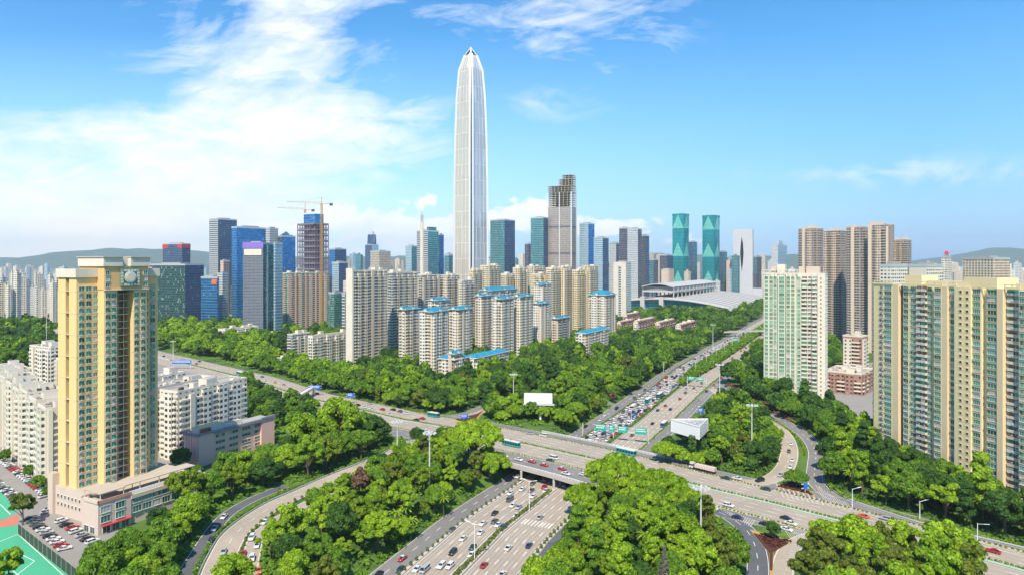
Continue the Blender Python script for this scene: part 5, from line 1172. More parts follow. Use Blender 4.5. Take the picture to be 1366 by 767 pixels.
MIXB = [('loose', 'bright', .27), ('round', 'bright', .14), ('tall', 'bright', .06), ('round', 'mid', .20), ('loose', 'lime', .10), ('round', 'dark', .08), ('loose', 'olive', .08), ('tall', 'olive', .03), ('loose', 'blossom', .02), ('tall', 'mid', .02)]
grove('in the grove between the slip road and the sunken highway', [(362, 767), (358, 735), (372, 712), (415, 684), (470, 655), (530, 618), (560, 605), (600, 606), (650, 618), (668, 634), (655, 655), (590, 704), (545, 738), (510, 768), (480, 800), (400, 830), (372, 800)], 6.2, MIXB, (3.6, 5.6), seed=1)
grove('in the grove right of the sunken highway below the overpass', [(710, 830), (720, 790), (752, 745), (790, 700), (830, 676), (900, 690), (955, 712), (975, 735), (978, 767), (970, 840)], 6.4, MIXB, (3.8, 5.8), seed=2)
grove('in the foreground clump at bottom right', [(1082, 800), (1092, 752), (1150, 748), (1215, 765), (1285, 790), (1290, 840), (1082, 840)], 7.0, [('loose', 'bright', .6), ('round', 'bright', .2), ('loose', 'olive', .2)], (6.2, 7.6), seed=3)
grove('in the wood between the podium and the slip road', [(100, 830), (150, 770), (190, 735), (225, 700), (258, 668), (300, 645), (360, 622), (400, 600), (440, 582), (520, 580), (524, 592), (470, 618), (400, 645), (335, 668), (285, 694), (255, 740), (235, 800), (215, 850)], 6.8, [('round', 'mid', .34), ('round', 'dark', .26), ('round', 'bright', .22), ('loose', 'lime', .10), ('loose', 'bright', .08)], (4.4, 6.4), seed=4)
grove('in the round grove behind the white billboard', [(648, 552), (670, 545), (720, 541), (790, 538), (800, 546), (770, 566), (740, 580), (700, 575), (656, 566)], 7.0, MIXP, (4.4, 6.2), seed=5)
grove('in the park belt in front of the blue-roofed estate', [(466, 538), (470, 510), (500, 500), (540, 508), (580, 508), (700, 492), (760, 492), (830, 482), (860, 470), (915, 470), (905, 490), (870, 508), (840, 526), (800, 530), (740, 528), (655, 538), (620, 548), (565, 552), (500, 545)], 7.0, MIXP, (4.6, 6.6), seed=6)
grove('in the grove round the three-sided white billboard', [(880, 612), (905, 592), (935, 572), (955, 545), (975, 536), (1010, 548), (1035, 575), (1044, 600), (1030, 628), (995, 636), (940, 628)], 6.0, MIXP, (3.6, 5.0), seed=7)
grove('in the wood below the yellow block on the right', [(1000, 524), (1020, 530), (1060, 540), (1110, 560), (1170, 595), (1250, 640), (1366, 690), (1450, 720), (1450, 745), (1366, 728), (1240, 700), (1160, 676), (1108, 654), (1102, 625), (1098, 598), (1075, 570), (1030, 550), (1000, 540)], 6.8, [('round', 'dark', .34), ('round', 'mid', .30), ('loose', 'bright', .12), ('tall', 'bright', .10), ('umbrella', 'mid', .06), ('tall', 'dark', .08)], (4.4, 6.6), seed=8)
grove('in the belt between the green-windowed tower and the highway', [(962, 512), (985, 480), (1015, 470), (1018, 500), (1030, 528), (1010, 536), (990, 530)], 7.5, MIXD, (4.6, 6.4), seed=9)
grove('in the trees left of the far highway', [(870, 505), (880, 480), (930, 458), (960, 440), (1000, 428), (1015, 432), (1005, 444), (960, 468), (920, 490)], 8., MIXD, (5, 7), seed=10)
grove('in the trees right of the far highway', [(1004, 470), (1022, 452), (1050, 440), (1120, 470), (1100, 500), (1020, 510)], 8., MIXD, (5, 7), seed=11)
grove('in the greenery behind the left rooftops', [(-40, 500), (-40, 466), (120, 458), (215, 466), (215, 478), (120, 480), (60, 500)], 8, MIXD, (3.4, 5.2), seed=40)
grove('in the small yard behind the brick shop building', [(1100, 492), (1102, 470), (1122, 468), (1124, 488)], 7, MIXD, (3.2, 4.8), seed=41)
grove('in the gardens behind the park belt', [(690, 490), (740, 468), (820, 462), (870, 455), (940, 452), (960, 440), (900, 470), (830, 482), (760, 490)], 8.5, MIXD, (5, 7), seed=12)
grove('in the trees around the red-roofed row houses', [(812, 470), (815, 446), (830, 428), (960, 430), (990, 424), (960, 445), (900, 466)], 8, MIXD, (3.2, 4.6), seed=13)
grove('in the trees before the exhibition hall', [(820, 432), (826, 424), (975, 420), (1016, 408), (1016, 428), (960, 436)], 11, MIXD, (6, 8), seed=14)
grove('in the trees along the far side of the wide road', [(232, 470), (300, 480), (350, 498), (410, 518), (470, 530), (480, 510), (440, 502), (360, 480), (300, 468), (240, 460)], 7.5, [('round', 'bright', .5), ('round', 'mid', .5)], (4.6, 6.4), seed=15)
grove('in the woodland behind the golden tower', [(205, 468), (215, 440), (330, 440), (400, 455), (380, 470), (330, 478), (290, 474), (240, 464)], 9, [('round', 'bright', .45), ('round', 'mid', .35), ('round', 'dark', .2)], (5.5, 8), seed=16)
grove('in the woods at the left edge', [(-40, 500), (-40, 402), (80, 402), (80, 430), (60, 470), (20, 500)], 11, MIXD, (6, 8.5), seed=17)
grove('in the trees beside the pink building', [(330, 590), (318, 545), (330, 515), (345, 512), (420, 545), (430, 560), (400, 572), (372, 590)], 8.5, MIXD, (4, 5.6), seed=18)
grove('in the row behind the pink building', [(230, 632), (228, 600), (240, 596), (244, 628)], 7, MIXD, (4.5, 6), seed=19)
grove('among the towers of the central estate', [(470, 505), (530, 470), (640, 450), (800, 440), (820, 470), (700, 485), (590, 500), (520, 508)], 10, MIXD, (4, 6), seed=20)
grove('in the strip behind the central towers', [(380, 455), (440, 440), (470, 440), (470, 470), (400, 460)], 11, MIXD, (5, 7), seed=21)
# trees one would single out
one('beside the overpass, wide flat bright crown left of the sunken highway', (634, 618), 13.5, 'umbrella', 'bright'); one('right of the overpass, wide flat bright crown over the carriageway edge', (822, 674), 12, 'umbrella', 'bright')
one('right of the overpass, second wide bright crown along the wide road', (880, 688), 11., 'umbrella', 'bright'); one('left of the slip road start, broad yellow-green crown', (452, 600), 12., 'round', 'bright'); one('left of the slip road start, second broad crown', (408, 612), 9.5, 'round', 'bright')
one('low in the grove before the three-sided billboard, wide flat crown', (888, 616), 6.5, 'umbrella', 'bright'); one('at the corner of the billboard grove, wide flat crown', (752, 572), 7., 'umbrella', 'bright')
one('small round tree on the island at the top of the slip road', (556, 594), 4.2, 'round', 'dark'); one('single tree on the island where the two right ramps part', (1062, 650), 5., 'umbrella', 'mid'); one('round clipped shrub-tree on the lower traffic island', (1031, 719), 2.8, 'round', 'dark')
one('small yellow-green tree between the courts and the car park', (30, 700), 5.5, 'loose', 'olive'); one('tree at the bottom left corner of the green court', (8, 800), 6., 'loose', 'bright'); one('bright tree at the bottom of the slip road', (312, 800), 6.2, 'round', 'bright'); one('slim bright tall tree right of the outer ramp', (1122, 640), 6.5, 'tall', 'bright')
for i, (a, b, R_) in enumerate(((850, 686, 8), (925, 700, 7.5), (655, 640, 9), (590, 625, 8), (780, 690, 8))): one('among the big flat crowns beside the overpass', (a, b), R_, 'umbrella', 'bright')
for p_, R_ in (((912, 617), 4.6), ((930, 621), 4.6), ((948, 618), 4.8), ((902, 608), 4.)): one('in the low trees under the three-sided billboard', p_, R_, 'umbrella', 'bright')
for i in range(9):    # dark trees of the car park
    a, b = ((40, 640), (52, 655), (66, 668), (48, 618), (20, 610), (6, 618), (60, 640), (300, 640), (262, 640))[i]; one('small dark tree by the parked cars', (a, b), 3., 'round', 'mid')
grove('in the thin belt along the far edge of the wide road', [(490, 546), (560, 556), (622, 551), (640, 545), (600, 540), (500, 535)], 6, MIXB, (2.8, 4.2), pad=.8, seed=31); grove('on the verges of the left side road beyond the overpass', [(745, 590), (800, 550), (840, 525), (905, 490), (895, 486), (820, 520), (770, 560)], 6.5, MIXB, (2.8, 4.4), pad=.8, seed=32)
CANDS.sort(key=lambda c: -c[3]/math.hypot(c[0], c[1]))
def visible(c):
    x, y = c[0], c[1]; X = CX+F*x/y; Yp = HY+F*(H-c[3]*2)/y
    return -40 < X < 1400 and Yp < 775
IND = [c for c in CANDS if visible(c)][:292]; ids = set(map(id, IND)); REST = [c for c in CANDS if id(c) not in ids]
TW = {'bright': 'bright green', 'mid': 'mid green', 'dark': 'dark green', 'olive': 'olive green', 'lime': 'yellow-green', 'blossom': 'pinkish flowering'}; KW = {'umbrella': 'flat-topped spreading', 'round': 'dense round-crowned', 'tall': 'tall narrow', 'loose': 'open-crowned'}
for (x, y, z, R_, kind, tone, k, rz_, where) in IND:
    cr, tk, _, _ = treeproto(kind, tone, k); single = not where.startswith(('in ', 'among', 'small dark'))
    lb = (where if single else '%s %s tree %s' % (TW[tone], KW[kind], where)) if not where.startswith('small dark') else 'small dark tree beside the parked cars at the left'
    if single and 'tree' not in lb: lb = 'large tree '+lb
    lb = ' '.join(lb.split()[:16]); t = thing('tree', lb, 'tree', (x, y, z), rz_, None if single else '%s %s trees %s' % (TW[tone], KW[kind], where))
    s = R_/5.; t.scale = (s, s, s*U(1.12, 1.35)*(1.25 if kind == 'umbrella' else 1)); link('trunk', tk, t); link('crown', cr, t)
print('trees', len(IND), len(REST))
def merged(name, cs, label, lodf):
    byt = {}
    for c in cs: byt.setdefault(c[5], []).append(c)
    for tone, L in byt.items():
        V, UV = [], []
        for (x, y, z, R_, kind, tone, k, rz_, w) in L:
            _, _, v, uv = treeproto(kind, tone, k, 1); s = R_/5.; c, n = cos(rz_), sin(rz_)
            if math.hypot(x, y) > 900: idx = np.arange(len(v)//4) % 2 == 0; m = np.repeat(idx, 4); v = v[m]; uv = uv[m]
            V.append(np.stack([x+s*(v[:, 0]*c-v[:, 1]*n), y+s*(v[:, 0]*n+v[:, 1]*c), z+1.22*s*v[:, 2]], 1)); u = uv.copy(); u[:, 1] = rnd(); UV.append(u)
        link(name, qmesh(name, np.concatenate(V), np.concatenate(UV), FOL[tone]), label='%s tree crowns of the wooded areas beyond the nearer trees' % TW[tone], cat='woodland', kind='stuff')
merged('woodland', REST, '', 0)
# undergrowth: low leafy cover inside the groves
def scrub(name, poly, n, tone, size=.9, h=1.4, label='', world=False, pad=.8):
    g = poly if world else [G(*p) for p in poly]; xs = [p[0] for p in g]; ys = [p[1] for p in g]; c, a = [], []
    for _ in range(n):
        x, y = U(min(xs), max(xs)), U(min(ys), max(ys))
        if inpoly(x, y, g) and clear(x, y, pad): c.append((x, y, terr(x, y)+.3*h)); a.append(U(.6, 1.3)*h)
    if c: v, uv = leafquads(c, a, 12, size, .7, .5); link(name, qmesh(name, v, uv, FOL[tone]), label=label, cat='undergrowth', kind='stuff')
scrub('undergrowth', [(355, 790), (350, 730), (400, 680), (500, 630), (600, 625), (650, 655), (600, 705), (500, 790)], 1500, 'mid', label='low bushes under the grove left of the sunken highway')
scrub('undergrowth', [(700, 820), (790, 690), (830, 665), (960, 690), (990, 740), (980, 820)], 1400, 'mid', label='low bushes under the grove right of the sunken highway')
scrub('undergrowth', [(90, 820), (230, 700), (300, 640), (520, 575), (525, 592), (400, 645), (290, 694), (230, 820)], 1800, 'mid', label='low bushes under the wood by the slip road')
scrub('undergrowth', [(985, 515), (1110, 555), (1366, 685), (1450, 745), (1366, 729), (1160, 680), (1102, 654), (1090, 598)], 2600, 'dark', label='low bushes under the wood below the yellow block')
scrub('flower_bushes', [(1094, 600), (1104, 600), (1112, 655), (1240, 698), (1366, 727), (1366, 736), (1160, 681), (1104, 656)], 1500, 'lime', .7, 1.3, label='yellow-leaved bushes along the outer ramp', pad=.3)
scrub('flower_bushes', [(968, 512), (984, 517), (1060, 560), (1050, 566), (1000, 540)], 900, 'blossom', .7, 1.8, label='pinkish flowering bushes along the top of the outer ramp', pad=.2)
for pl, n_, tn, lb_ in (([(466, 545), (470, 515), (560, 510), (700, 495), (850, 490), (905, 470), (900, 495), (838, 532), (812, 546), (800, 533), (740, 530), (655, 540), (620, 550), (565, 554), (500, 546)], 3800, 'mid', 'low bushes filling the park belt before the blue-roofed estate'),
    ([(645, 556), (668, 545), (800, 536), (806, 548), (770, 570), (740, 584), (700, 578), (656, 569)], 1300, 'mid', 'low bushes under the grove behind the white billboard'), ([(862, 612), (905, 590), (960, 540), (1015, 550), (1042, 590), (1028, 634), (995, 640), (930, 630)], 1700, 'mid', 'low bushes under the grove round the three-sided billboard'),
    ([(232, 474), (300, 484), (410, 520), (480, 538), (480, 508), (440, 500), (300, 466), (240, 458)], 1500, 'bright', 'low bushes along the far side of the wide road'), ([(318, 560), (330, 512), (430, 556), (500, 582), (440, 582), (372, 592)], 1400, 'mid', 'low bushes beside the pink building')): scrub('undergrowth', pl, n_, tn, .9, 1.7, label=lb_, pad=.6)
scrub('red_bushes', [(1003, 708), (1054, 722), (1031, 734)], 160, 'redleaf', .5, .8, label='dark red bushes planted on the lower traffic island', pad=-20)
scrub('red_bushes', [(1038, 649), (1056, 643), (1086, 661)], 120, 'redleaf', .5, .8, label='dark red bushes planted on the upper traffic island', pad=-20)
# hedges
def hedge(label, fr, o, w, h, step, tone, flat, gap=0, size=.5, lst=None, sub=None, n=26, group=None):
    f = o if callable(o) else (lambda x: o); wf = w if callable(w) else (lambda x: w); c, a = [], []; s = 0; tot = fr[-1][4]-fr[0][4]; fr = [(q[0], q[1], q[2], q[3], q[4]-fr[0][4], q[5], q[6]) for q in fr]
    while s < tot:
        q = curve_at(fr, s); W_ = wf(q[0])
        for j in range(max(1, int(W_/1.6))):
            p = off(q, f(q[0])+(U(-.5, .5)*(W_-1) if W_ > 2.6 else U(-.2, .2))); c.append((p[0], p[1], zat(p[0], p[1], flat)+h*.45)); a.append(h*.55*U(.8, 1.25))
        s += step*U(.85, 1.15)
    v, uv = leafquads(c, a, n, size, 1., .3); link('hedge', qmesh('hedge', v, uv, FOL[tone]), label=label, cat='hedge', group=group)
NW_ = nsf((540, 2.0), (640, 12))
hedge('clipped green hedge down the median of the sunken highway south of the overpass', [f for f in NSN if f[1] < 318], lambda x: (mL(x)+mR(x))/2, 1.6, 1.6, 1.5, 'olive', False, n=34)
hedge('green hedge down the median of the highway between overpass and far bridge', [f for f in NSN if 375 < f[1] < 560], lambda x: (mL(x)+mR(x))/2, 2.0, 1.9, 1.3, 'mid', False, n=30)
hedge('broad bushy planted median of the far highway', [f for f in NSN if 560 < f[1] < 1150], lambda x: (mL(x)+mR(x))/2, NW_, 5.5, 1.5, 'mid', False, size=1.2, n=22)
hedge('low green hedge in the centre strip of the wide road', [f for f in EWP if f[1] < 700], 0, 1.7, 1.0, 1.5, 'mid', True, n=24)
hedge('green verge hedge outside the slip road', RF['slip_road'], 6.6, 2.2, 1.2, 1.3, 'mid', False, n=20)
hedge('green verge hedge along the outer ramp', RF['outer_ramp'][12:], -5.6, 2., 1.2, 1.3, 'bright', False, n=20)
hedge('green strip between the connector and the outer ramp', RF['outer_ramp'][14:52], 5.4, 2., 1.2, 1.3, 'bright', False, n=18)
hedge('planted strip between the right lanes and the far side road', [f for f in NSN if 375 < f[1] < 700], lambda x: (pR1(x)+pR2(x))/2, 1.2, 1.1, 1.4, 'mid', False, n=18)
hedge('planted strip between the left lanes and the far side road', [f for f in NSN if 375 < f[1] < 700], lambda x: (pL1(x)+pL2(x))/2, 1.2, 1.1, 1.4, 'olive', False, n=18)
hedge('low hedge on the left of the wide road along the yellow kerb', [f for f in EWP if f[0] > -90], lambda x: nK(x)-.9, .8, .7, 1.6, 'olive', True, n=14); hedge('low hedge on the right of the wide road along the yellow kerb', [f for f in EWP if f[0] > -90], lambda x: sK(x)+.9, .8, .7, 1.6, 'lime', True, n=14)
# shrubs in the planter rows of the sunken highway, each its own
sv, su = leafquads([(0, 0, .55), (.1, 0, .95)], [.55, .42], 60, .3, 1., .3); SH = [qmesh('shrub', sv, su, FOL['olive'])]
def shrubs(label, fr, o, sp, group, flat=False):
    s = 0; fr = [(q[0], q[1], q[2], q[3], q[4]-fr[0][4], q[5], q[6]) for q in fr]
    while s < fr[-1][4]:
        q = curve_at(fr, s); p = off(q, o(q[0]) if callable(o) else o); t = link('shrub', SH[0], None, (p[0], p[1], zat(p[0], p[1], flat)+.15), U(0, 6)); k = U(.85, 1.3); t.scale = (k, k, k); t['label'] = label; t['category'] = 'shrub'; t['group'] = group; s += sp
sub = [f for f in NSN if 215 < f[1] < 345]
shrubs('small round shrub in the left planter row of the sunken highway', sub, lambda x: (pL1(x)+pL2(x))/2, 4.2, 'shrubs in the left planter row of the sunken highway'); shrubs('small round shrub in the right planter row of the sunken highway', sub, lambda x: (pR1(x)+pR2(x))/2, 4.2, 'shrubs in the right planter row of the sunken highway')
shrubs('small round shrub between the two lanes of the slip road', RF['slip_road'][6:], -5.6, 4.4, 'shrubs between the slip road lanes')
# palms
def palm():
    t = thing('palm_tree', 'x', 'palm tree'); mb = MB(); mb.tube((0, 0, 0), (.2, 0, 8.5), .22, BARK, 7, .14); mb.build('trunk', t); mb = MB(); m = FOL['bright']
    for i in range(18):
        a = i*2*pi/18+(.2 if i % 2 else 0); el = .75 if i % 3 == 0 else .25; pr = []
        for j in range(6): r = j*.62; z = 8.4+r*el-.22*r*r*.9; pr.append((cos(a)*r+.2, sin(a)*r, z, .42*(1-j/6.5)+.06))
        for (x0, y0, z0, w0), (x1, y1, z1, w1) in zip(pr[:-1], pr[1:]):
            for sg in (-1, 1): mb.face([(x0, y0, z0+.08), (x1, y1, z1+.08), (x1-sin(a)*w1*sg, y1+cos(a)*w1*sg, z1-.18), (x0-sin(a)*w0*sg, y0+cos(a)*w0*sg, z0-.18)], m, [(.6, .4)]*4)
    mb.build('crown', t); remember(t); return t
pm = palm(); ps = [(527, 712), (540, 705), (480, 652), (455, 680), (592, 690), (440, 690), (505, 700), (820, 745), (800, 767), (860, 745), (1135, 655), (548, 722)]
for i, p in enumerate(ps):
    x, y = G(*p); lb = 'palm tree with arching fronds in the grove left of the sunken highway' if p[0] < 650 else ('palm tree with arching fronds in the grove right of the sunken highway' if p[0] < 1000 else 'palm tree with arching fronds beside the outer ramp')
    gp = 'palms '+('left' if p[0] < 650 else 'right')+' of the sunken highway' if p[0] < 1000 else None
    if i == 0: pm.location = (x, y, terr(x, y)); pm['label'] = lb; pm['group'] = gp
    else: copy_tree(pm, (x, y, terr(x, y)), U(0, 6), lb, gp or 'ramp palm')
# grey conifer
x, y = G(886, 800); t = thing('conifer', 'grey-leaved cone-shaped tree at the bottom of the right grove', 'conifer', (x, y, 0)); c, a = [], []
for i in range(60): u = i/60; th = i*2.4; c.append((cos(th)*2.1*(1-u)*.7, sin(th)*2.1*(1-u)*.7, 3+u*13)); a.append(1.3*(1-u)+.25)
v, uv = leafquads(c, a, 60, .4, 1., .2); link('crown', qmesh('crown', v, uv, FOL['grey']), t); mb = MB(); mb.tube((0, 0, 0), (0, 0, 15), .3, BARK, 6, .05); mb.build('trunk', t)
# ================================================================== VEHICLES
def paint(name, c, met=.2): 
    if name in MATS: return MATS[name]
    m = bpy.data.materials.new(name); m.use_nodes = True; b = m.node_tree.nodes['Principled BSDF']; b.inputs['Base Color'].default_value = (*lin(c), 1); b.inputs['Roughness'].default_value = .28; b.inputs['Metallic'].default_value = met; b.inputs['Coat Weight'].default_value = .5; MATS[name] = m; return m
CARC = {'white': (.74, .74, .73), 'black': (.02, .02, .024), 'silver': (.42, .44, .46), 'grey': (.12, .125, .13), 'red': (.48, .02, .025), 'navy': (.02, .04, .12), 'dark green': (.03, .07, .06), 'blue': (.03, .16, .42), 'yellow': (.75, .42, .02), 'orange': (.70, .16, .03), 'teal': (.02, .36, .36), 'green': (.03, .30, .16)}
GLS = paint('car_glass', (.02, .025, .03), .3); TYRE = pbr('tyre', (.02, .02, .02), .9); RIM = paint('rim', (.4, .4, .42), .8); LAMPW = paint('headlight', (.8, .8, .78)); LAMPR = paint('tail_light', (.4, .01, .01))
# side profiles (x forward, z up): lower body outline and cabin outline
BODY = {'sedan': ([(-2.3, .35), (2.3, .35), (2.34, .62), (2.1, .80), (.95, .92), (-1.35, .95), (-2.2, .92), (-2.34, .62)], [(1.05, .90), (.35, 1.38), (-.75, 1.42), (-1.65, .94)], 1.78, .65),
        'suv': ([(-2.3, .42), (2.3, .42), (2.32, .80), (2.15, .98), (1.0, 1.08), (-2.25, 1.10), (-2.34, .75)], [(1.1, 1.06), (.5, 1.62), (-1.85, 1.66), (-2.22, 1.08)], 1.88, .68),
        'van': ([(-2.5, .40), (2.45, .40), (2.5, .85), (2.2, 1.12), (-2.5, 1.15)], [(2.15, 1.1), (1.45, 1.88), (-2.42, 1.92), (-2.5, 1.12)], 1.9, .78)}
def loftcar(kind, pm, roofm=None):
    lo, cb, w, rw = BODY[kind]; mb = MB(); n = len(lo)
    def sec(y, s): return [((x*(1 if s == 0 else .96)), y, z) for x, z in lo]
    # body: four sections across give rounded flanks
    ys = [(-w/2, .93, .06), (-w/2+.13, 1, 0), (w/2-.13, 1, 0), (w/2, .93, .06)]; S_ = [[(x*k, y, z+(d if z < .5 else -d)) for x, z in lo] for y, k, d in ys]
    for a, b in zip(S_[:-1], S_[1:]):
        for i in range(n): j = (i+1) % n; mb.face([a[i], b[i], b[j], a[j]], pm)
    mb.face(S_[0], pm); mb.face(S_[-1][::-1], pm)
    g = MB(); q = len(cb); t0 = w/2-.1; t1 = w*rw/2
    hw = [t0, t1, t1, t0]; A = [(x, -hw[i], z) for i, (x, z) in enumerate(cb)]; B = [(x, hw[i], z) for i, (x, z) in enumerate(cb)]
    g.face(A, GLS); g.face(B[::-1], GLS); g.face([A[0], B[0], B[1], A[1]][::-1], GLS); g.face([A[2], B[2], B[3], A[3]][::-1], GLS)
    rf = MB(); up = .03; (x1, z1), (x2, z2) = cb[1], cb[2]; rr = roofm or pm
    rf.face([(x1+.05, -t1-.02, z1+up), (x1+.05, t1+.02, z1+up), (x2-.08, t1+.02, z2+up), (x2-.08, -t1-.02, z2+up)], rr)
    for s in (-1, 1):
        for (xa, za, ya), (xb, zb, yb) in (((cb[0][0], cb[0][1], t0), (x1, z1, t1)), ((x2, z2, t1), (cb[3][0], cb[3][1], t0)), (((cb[0][0]+cb[3][0])/2, cb[0][1], t0), ((x1+x2)/2, z1, t1)), ((x1, z1, t1), (x2, z2, t1))): rf.bar((xa, s*(ya+.01), za), (xb, s*(yb+.01), zb), .07, .07, rr)
    return mb, g, rf, w
CARP = {}
def carproto(kind, colour, detailed):
    key = (kind, colour, detailed)
    if key in CARP: return CARP[key]
    pm = paint('paint_'+colour.replace(' ', '_').replace('/', '_'), CARC[colour.split('/')[0]]); rm = paint('paint_white', CARC['white']) if '/' in colour else None; mb, g, rf, w = loftcar(kind, pm, rm); parts = []
    def wheels(m2, at=None):
        for x in (-1.38, 1.40):
            for s in (-1, 1):
                if at is None: q = MB(); q.tube((0, -.11, 0), (0, .11, 0), .33, TYRE, 14); q.tube((0, -.125, 0), (0, .125, 0), .2, RIM, 10); return q
    if detailed:
        wh = wheels(None); wm = wh.mesh('wheel'); hl = MB(); hl.box(-.06, .06, -.22, .22, -.08, .08, LAMPW); hm = hl.mesh('headlight'); tl = MB(); tl.box(-.05, .05, -.2, .2, -.08, .08, LAMPR); tm = tl.mesh('tail_light')
        h = .70 if kind == 'sedan' else .88
        parts = [('body', mb.mesh('body'), (0, 0, 0)), ('cabin_glass', g.mesh('cabin_glass'), (0, 0, 0)), ('roof', rf.mesh('roof'), (0, 0, 0))]+[('wheel', wm, (x, s*(w/2-.1), .33)) for x in (-1.38, 1.4) for s in (-1, 1)]+[('headlight', hm, (2.22, s*w*.33, h)) for s in (-1, 1)]+[('tail_light', tm, (-2.24, s*w*.33, h+.05)) for s in (-1, 1)]
        me = None
    else:
        mbadd(mb, g, 0, 0, 0, 0); mbadd(mb, rf, 0, 0, 0, 0)
        for x in (-1.38, 1.4):
            for s in (-1, 1): mb.tube((x, s*(w/2-.12)-.1, .33), (x, s*(w/2-.12)+.1, .33), .33, TYRE, 8)
        me = mb.mesh(kind)
    CARP[key] = (me, parts); return CARP[key]
def pitch(x, y, h):    # road slope along the heading
    d = 2.; return math.atan2(terr(x+cos(h)*d, y+sin(h)*d)-terr(x-cos(h)*d, y-sin(h)*d), 2*d)
CARNAME = {'sedan': 'car', 'suv': 'car', 'van': 'van'}
ALLC = []
def car(*a, **k): ALLC.append((math.hypot(a[0], a[1]), a, k))
def car_now(x, y, h, kind, colour, label, group=None, flat=False, det=None, e=.1):
    det = math.hypot(x, y) < 330 if det is None else det; me, parts = carproto(kind, colour, det); z = (0 if flat else terr(x, y))+e
    o = link(CARNAME[kind], me, None, (x, y, z), h, label, CARNAME[kind], group)
    if not flat: o.rotation_euler = mathutils.Euler((0, -pitch(x, y, h), h))
    for nm, m, l in parts: link(nm, m, o, l)
    return o
KD = {'sedan': 'car', 'suv': 'tall car', 'van': 'van'}
ORD = ['nearest', 'second nearest', 'third nearest', 'fourth nearest', 'fifth nearest', 'sixth nearest', 'seventh nearest', 'eighth nearest', 'ninth nearest', 'tenth nearest', 'eleventh nearest', 'twelfth nearest', 'thirteenth nearest', 'fourteenth nearest', 'fifteenth nearest', 'sixteenth nearest']
CARS = []
def put(px_, py_, fr, sgn, kind, colour, where, snap=None, flat=False):
    x, y = P(px_, py_+1.5) if flat else G(px_, py_+1.5); q = min(fr, key=lambda f: (f[0]-x)**2+(f[1]-y)**2); h = math.atan2(q[6], q[5]); h = h if sgn > 0 else h+pi
    CARS.append([x, y, h, kind, colour, where, flat])
NSL = 'on the jammed left carriageway below the overpass'; NSR = 'on the open right carriageway below the overpass'
Z4 = lambda a, b: (500+a/4, 575+b/4)
for a, b, k, c in ((725, 330, 'sedan', 'white'), (786, 310, 'sedan', 'white'), (835, 315, 'sedan', 'grey'), (845, 347, 'sedan', 'white'), (720, 366, 'van', 'grey'), (737, 396, 'sedan', 'white'), (768, 405, 'sedan', 'silver'), (826, 396, 'sedan', 'white'), (757, 450, 'sedan', 'white'), (640, 438, 'sedan', 'black'), (638, 482, 'sedan', 'grey'), (577, 493, 'sedan', 'white'), (658, 500, 'sedan', 'white'), (683, 517, 'suv', 'dark green'), (565, 541, 'sedan', 'white'), (471, 574, 'sedan', 'white'), (522, 620, 'sedan', 'dark green'), (416, 648, 'suv', 'black'), (516, 660, 'sedan', 'white'), (356, 720, 'suv', 'white'), (400, 722, 'suv', 'white'), (225, 738, 'sedan', 'white'), (266, 742, 'van', 'silver'), (903, 297, 'sedan', 'red'), (911, 318, 'sedan', 'white'), (842, 278, 'sedan', 'grey'), (868, 250, 'sedan', 'black'), (912, 258, 'sedan', 'silver'), (780, 265, 'sedan', 'white')):
    put(*Z4(a, b), NSP, -1, k, c, NSL)
for a, b, k, c in ((1053, 350, 'sedan', 'white'), (881, 460, 'sedan', 'silver'), (823, 610, 'sedan', 'navy'), (713, 623, 'sedan', 'white'), (583, 716, 'sedan', 'red'), (682, 764, 'sedan', 'white'), (1048, 300, 'sedan', 'black'), (1016, 288, 'sedan', 'silver')): put(*Z4(a, b), NSP, 1, k, c, NSR)
for a, b, k, c in ((411, 525, 'sedan', 'grey'), (146, 680, 'sedan', 'red/white'), (138, 738, 'sedan', 'dark green'), (765, 241, 'sedan', 'white'), (20, 766, 'sedan', 'black')): put(*Z4(a, b), NSP, -1, k, c, 'on the left side road below the overpass')
for a, b, k, c in ((910, 722, 'suv', 'white'), (965, 640, 'sedan', 'white'), (1076, 517, 'sedan', 'white')): put(*Z4(a, b), NSP, 1, k, c, 'on the dark right service lane below the overpass')
OVN = 'on the near lanes of the overpass'
for a, b, k, c in ((768, 150, 'sedan', 'white'), (838, 161, 'sedan', 'red/white'), (903, 179, 'sedan', 'red/white'), (998, 200, 'sedan', 'red/white'), (1020, 226, 'sedan', 'white'), (1113, 231, 'sedan', 'white'), (690, 131, 'sedan', 'white'), (935, 155, 'sedan', 'dark green'), (956, 143, 'van', 'white')): put(*Z4(a, b), EWP, 1, k, c, OVN, flat=True)
Z5 = lambda a, b: (500+a/4, 460+b/4)
for a, b, k, c in ((40, 342, 'sedan', 'red'), (97, 343, 'sedan', 'black'), (134, 352, 'sedan', 'grey'), (165, 363, 'sedan', 'white'), (75, 369, 'sedan', 'white'), (220, 398, 'sedan', 'black'), (252, 391, 'sedan', 'red'), (615, 437, 'sedan', 'yellow'), (826, 470, 'sedan', 'silver'), (900, 482, 'van', 'white')): put(*Z5(a, b), EWP, -1, k, c, 'on the far lanes of the wide road left of the overpass', flat=True)
for a, b, k, c in ((40, 403, 'sedan', 'white'), (22, 385, 'sedan', 'silver'), (275, 457, 'sedan', 'white'), (318, 480, 'sedan', 'white')): put(*Z5(a, b), EWP, 1, k, c, 'on the near lanes of the wide road left of the overpass', flat=True)
Z3 = lambda a, b: (342+a/4, 400+b/4)
